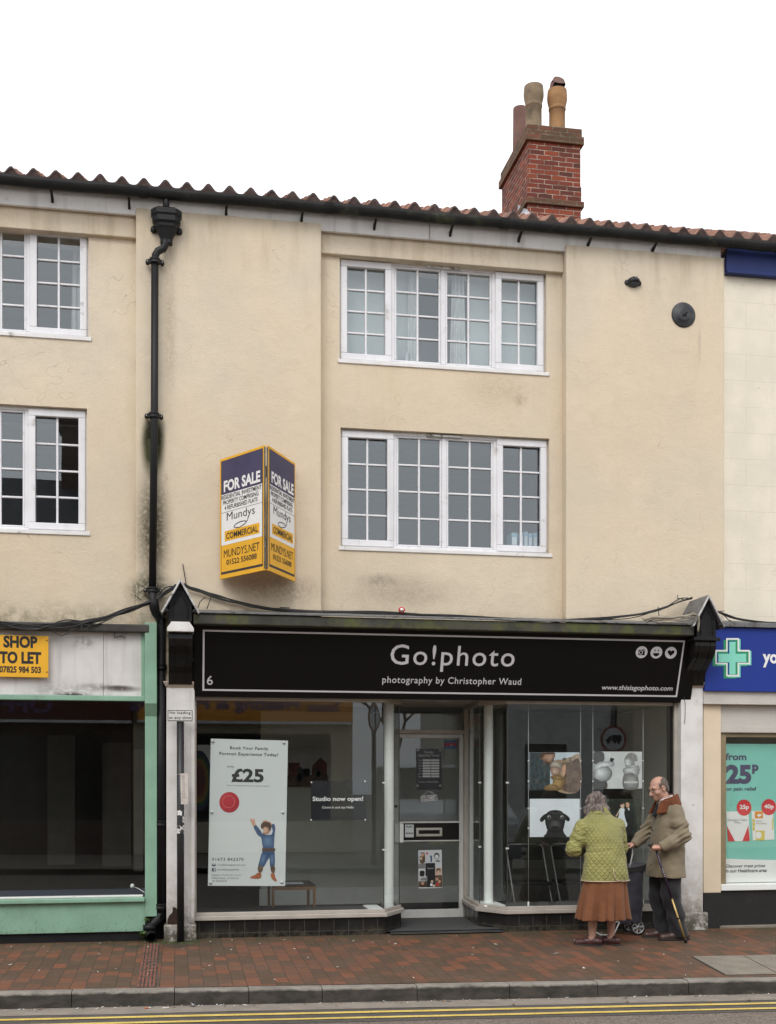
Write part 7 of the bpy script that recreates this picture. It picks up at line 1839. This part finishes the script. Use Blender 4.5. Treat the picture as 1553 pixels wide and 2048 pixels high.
for hx_, sg_ in ((-.10, 1), (.08, -1)):
    s.ell((hx_, .40, .93), (.030, .042, .022), .012); fingers(s, [(hx_ + d, .43, .93) for d in (-.027, -.009, .009, .027)], [(hx_ + d, .465, .915) for d in (-.027, -.009, .009, .027)], [(hx_ + d * .9, .46, .885) for d in (-.027, -.009, .009, .027)], .0092)
    s.chain([(hx_ + sg_ * .025, .385, .925), (hx_ + sg_ * .045, .415, .915), (hx_ + sg_ * .045, .44, .90)], [.012, .010, .008], .006)
s.cone((0, .14, 1.27), G(0, -.03, -.06), .052, .05, .03); s.ell(G(0, -.01, .03), (.070, .090, .080), .02, GA); s.ell(G(0, .03, -.03), (.058, .058, .072), .03, GA); s.cone(G(0, .035, -.06), G(0, .06, -.093), .042, .022, .03)
s.chain([G(0, .084, .008), G(0, .108, -.034)], [.008, .012], .010); s.ell(G(0, .082, -.066), (.022, .012, .007), .006, GA)
for e in (-1, 1): s.ell(G(e * .072, -.012, -.008), (.009, .02, .032), .006, GA); s.ell(G(e * .028, .088, .0), (.016, .010, .010), .01, GA, cut=True); s.ell(G(e * .028, .078, 0), (.012, .010, .008), .004, GA)
lady = sdf_obj(s, 'person', m_skinl, loc=(lx, ly, lz), rz=LRZ, smooth=1)
tag(lady, 'elderly grey haired lady seen from behind in green quilted jacket and rust skirt', 'person')
s = SDF(G(0, 0, 0) - .21, G(0, 0, 0) + .21, .0045)
s.ell(G(0, -.025, .040), (.108, .115, .098), 0, GA); s.ell((0, .115, 1.355), (.098, .052, .062), .03); s.ell((-.082, .185, 1.325), (.046, .06, .085), .03); s.ell((.080, .185, 1.33), (.044, .06, .075), .03)
s.ell(G(0, .13, -.03), (.068, .075, .09), .01, GA, cut=True)
s.warp(lambda p: .011 * vnoise(p * np.array([1, 1, .5]), 48, 12) + .007 * vnoise(p * np.array([1, 1, .45]), 105, 13) + .004 * vnoise(p * np.array([1, 1, .5]), 230, 14)); sdf_obj(s, 'hair', m_hairl, lady, smooth=0)
# quilted jacket
s = SDF((-.46, -.26, .58), (.46, .52, 1.44), .007)
jz = [.650, .72, .85, .98, 1.10, 1.19, 1.26, 1.305, 1.33]
ja = [.243, .236, .212, .196, .206, .206, .170, .115, .085]; jb = [.165, .160, .152, .148, .150, .140, .125, .098, .080]; jy = [.0, .0, .008, .03, .065, .095, .125, .145, .155]
jf = lambda th, z, p: .012 * np.cos(7 * th) * np.clip((.9 - z) / .25, 0, 1)
s.loft(jz, [0] * 9, jy, ja, jb, .03, jf, 2.25)
ls, le, lw = np.array((-.195, .115, 1.175)), np.array((-.30, .095, .955)), np.array((-.15, .315, .93)); rs_, re_, rw = np.array((.19, .12, 1.18)), np.array((.232, .15, .955)), np.array((.12, .34, .95))
s.chain([ls, (ls + le) / 2, le, lw], [.084, .078, .076, .060], .022); s.chain([rs_, (rs_ + re_) / 2, re_, rw], [.080, .074, .070, .056], .035)
def jwarp(p):
    o = .004 * vnoise(p, 24, 21) + .002 * vnoise(p, 70, 22)
    r = np.linalg.norm(p - (le * .8 + ls * .2), axis=1); o += .009 * np.exp(-(r / .13) ** 2) * np.sin((p - ls) @ np.array((.6, .2, .8)) * 62 + 2 * np.sin(p[:, 0] * 18))
    o += .006 * np.exp(-((p[:, 2] - (.955 + .12 * p[:, 0])) / .012) ** 2) * (p[:, 1] < .1) * (p[:, 0] < .02)
    return o
s.warp(jwarp); jk = sdf_obj(s, 'jacket', m_quilt, lady, smooth=1)
s = SDF((-.18, .0, 1.24), (.18, .32, 1.44), .005)
for t in range(-170, 171, 8):
    if abs(t) < 35: continue
    a = R(t); zz = 1.335 + .012 * (-math.cos(a)); s.cone((.078 * math.sin(a), .155 + .070 * math.cos(a), zz + .016), (.112 * math.sin(a), .15 + .098 * math.cos(a), zz - .034), .013, .010, .01)
sdf_obj(s, 'collar', m_quilt, jk, smooth=1)
q = MB()
def back(x, z, o=.006):
    a, b, c = np.interp(z, jz, ja), np.interp(z, jz, jb), np.interp(z, jz, jy); return (x, c - (b + o) * max(0, 1 - abs(x / a) ** 2.25) ** (1 / 2.25), z)
hem = []
for i in range(61):
    th = R(-180 + 6 * i); cc, ss = math.cos(th), math.sin(th); k_ = (abs(cc) ** 2.25 + abs(ss) ** 2.25) ** (-1 / 2.25); g = 1 + .012 * math.cos(7 * math.atan2(ss * k_, cc * k_)); hem.append((.247 * cc * k_ * g, .168 * ss * k_ * g, .651))
q.tube(hem, .0055, m_trim, 6, False); q.tube([back(.005, .775), back(.008, .74), back(.015, .70), back(.03, .668), back(.055, .657), back(.09, .654)], .005, m_trim, 6)
q.tube([(.116 * math.sin(R(t)), .15 + .102 * math.cos(R(t)), 1.301 + .012 * (-math.cos(R(t)))) for t in range(70, 291, 8)], .0045, m_trim, 6)
q.lathe([(0, -.006), (.007, 0), (0, .006)], back(.03, .74, .010), m_trim, 8); local_mb(q, 'piping', jk)
# skirt
s = SDF((-.40, -.36, .20), (.40, .36, .84), .006)
sk = lambda th, z, p: np.clip((.70 - z) / .45, 0, 1) * (-.26 * (1 - np.abs(np.sin(4.5 * th + .7 + .5 * np.sin(th)))) ** 2.2 - .13 * (1 - np.abs(np.sin(6.5 * th + 2.1))) ** 3 + .05 * np.cos(5 * th + .6) + .05)
s.loft([.262, .40, .55, .70, .80], [-.025, -.02, -.01, 0, 0], [.02, .015, .01, .0, 0], [.283, .262, .240, .218, .20], [.225, .205, .180, .155, .14], 0, sk, 2.0)
sl, p = s.sub(s.lo, s.lo + s.h * s.n)      # hollow underneath
pz = p[..., 2]; rr_ = np.sqrt(((p[..., 0] + .02) / .17) ** 2 + ((p[..., 1] - .015) / .12) ** 2); s.D[sl] = np.maximum(s.D[sl], -np.maximum((rr_ - 1) * .12, pz - .40).astype(np.float32))
sl, p = s.sub(s.lo, s.lo + s.h * s.n); wav = .258 + .010 * np.sin(9 * np.arctan2(p[..., 1], p[..., 0])); s.D[sl] = np.maximum(s.D[sl], (wav - p[..., 2]).astype(np.float32))
s.warp(lambda p: .0025 * vnoise(p, 26, 31)); sdf_obj(s, 'skirt', m_skirt, lady, smooth=1)
shoe(lady, AL[0] - .0, AL[1] - .0, R(52), .235, .037, m_shoel, .045); shoe(lady, AR[0], AR[1], R(48), .235, .037, m_shoel, .045)

# ---------------------------------------------------------------- wheeled shopping trolley
m_bag = cloth('slate_nylon', (.048, .048, .062), .15, 250, .4, .6); m_bagk = M('black_webbing', (.014, .014, .015), .6); m_tube = M('white_tube', (.62, .62, .62), .35, metal=.2); m_rim2 = M('silver_wheel_rim', (.45, .45, .46), .35, metal=.4, var=.15, vs=20); m_tread = M('wheel_tyre', (.018, .018, .018), .7)
wy = -.34; wc = at(1276.5, 1855.5, wy); gz = zpav(wc.x, wy); wr_ = .083; wc.z = gz + wr_; ty = -.22; bx1 = AX(1281, -.25); bx0 = bx1 - .30
tr = thing('shopping_trolley', 'dark slate wheeled shopping trolley with white frame standing between the two people', 'shopping trolley', ((bx0 + bx1) / 2, ty, gz))
s = SDF((bx0 - .06, ty - .24, gz + .06), (bx1 + .06, ty + .24, gz + .78), .008)
bxc = (bx0 + bx1) / 2; s.loft([gz + .13, gz + .3, gz + .55, gz + .68], [bxc + .0, bxc, bxc, bxc], [ty] * 4, [.135, .150, .150, .152], [.155, .17, .17, .17], 0, None, 5); s.warp(lambda p: .006 * vnoise(p, 18, 41) + .003 * vnoise(p, 50, 42))
sdf_obj(s, 'bag', m_bag, tr).location = -wloc(tr)
q = MB(); n = 16; v = []
for i in range(n + 1):
    t = i / n; x = bx0 - .015 + (bx1 + .03 - bx0 + .015) * t; zz = gz + .705 + .05 * t ** 2.2; 
    for y in (ty - .18, ty + .18): v += [(x, y, zz), (x, y, gz + .655 + .02 * t)]
for i in range(n):
    a = i * 4; b = a + 4; q.add(v, [(a, b, b + 2, a + 2)], m_bag, True); q.add(v, [(a + 1, b + 1, b, a), (a + 2, b + 2, b + 3, a + 3)], m_bagk)
q.add(v, [(1, 0, 2, 3), (n * 4, n * 4 + 1, n * 4 + 3, n * 4 + 2)], m_bagk); q.build('lid', tr)
q = MB(); hx = mw((0, .36, 0)).x; hzz = mz + .932; hy_ = my + .21
for dy in (-.0,):
    q.tube([(hx, hy_, hzz), (hx + .035, hy_, hzz + .012), (hx + .06, hy_, hzz - .015), (hx + .062, hy_, hzz - .06), (hx + .045, hy_ + .01, hzz - .17), (hx + .03, hy_ + .02, gz + .70)], .0085, m_tube, 8)
q.build('handle_tube', tr); q = MB(); q.tube([(hx, hy_ - .055, hzz), (hx, hy_ + .06, hzz)], .013, m_iron, 10); q.tube([(hx, hy_, hzz), (hx + .035, hy_, hzz + .012)], .013, m_iron, 10); q.build('grip', tr)
q = MB(); fy0, fy1 = ty - .13, ty + .13; xl = at(1203, 1866, fy0).x
q.tube([(bxc + .12, fy0, gz + .16), (xl + .10, fy0, gz + .14)], .007, m_tube, 8)
a1 = at(1236, 1852, fy0)
q.tube([(xl + .06, fy1, gz + .25), (xl, fy1, gz + .03), (xl, fy0, gz + .012), (xl + .14, fy0, gz + .012), (xl + .25, fy0, gz + .24)], .008, m_tube, 8); q.build('stand', tr)
q = MB(); q.tube([(wc.x, wy - .02, wc.z), (wc.x, ty * 2 - wy + .02, wc.z)], .008, m_iron, 8); q.build('axle', tr)
for yy in (wy, ty * 2 - wy):
    q = MB(); q.lathe([(.066, .018), (.078, .020), (wr_, .010), (wr_, -.010), (.078, -.020), (.066, -.018)], (wc.x, yy, wc.z), m_tread, 32, 'Y'); w_ = q.build('wheel', tr)
    q = MB(); q.lathe([(.066, -.016), (.067, .014), (.060, .017), (.056, .008)], (wc.x, yy, wc.z), m_rim2, 32, 'Y'); q.lathe([(.018, -.01), (.018, .016), (.0, .02)], (wc.x, yy, wc.z), m_rim2, 16, 'Y')
    for i in range(6):
        a = R(60 * i + 12); e = Vector((math.cos(a), 0, math.sin(a))); o_ = Vector((-math.sin(a), 0, math.cos(a))); c_ = Vector((wc.x, yy - .010, wc.z))
        q.prism([c_ + e * .012 + o_ * .006, c_ + e * .060 + o_ * .013, c_ + e * .060 - o_ * .013, c_ + e * .012 - o_ * .006], (0, .012, 0), m_rim2)
    q.build('rim', w_)
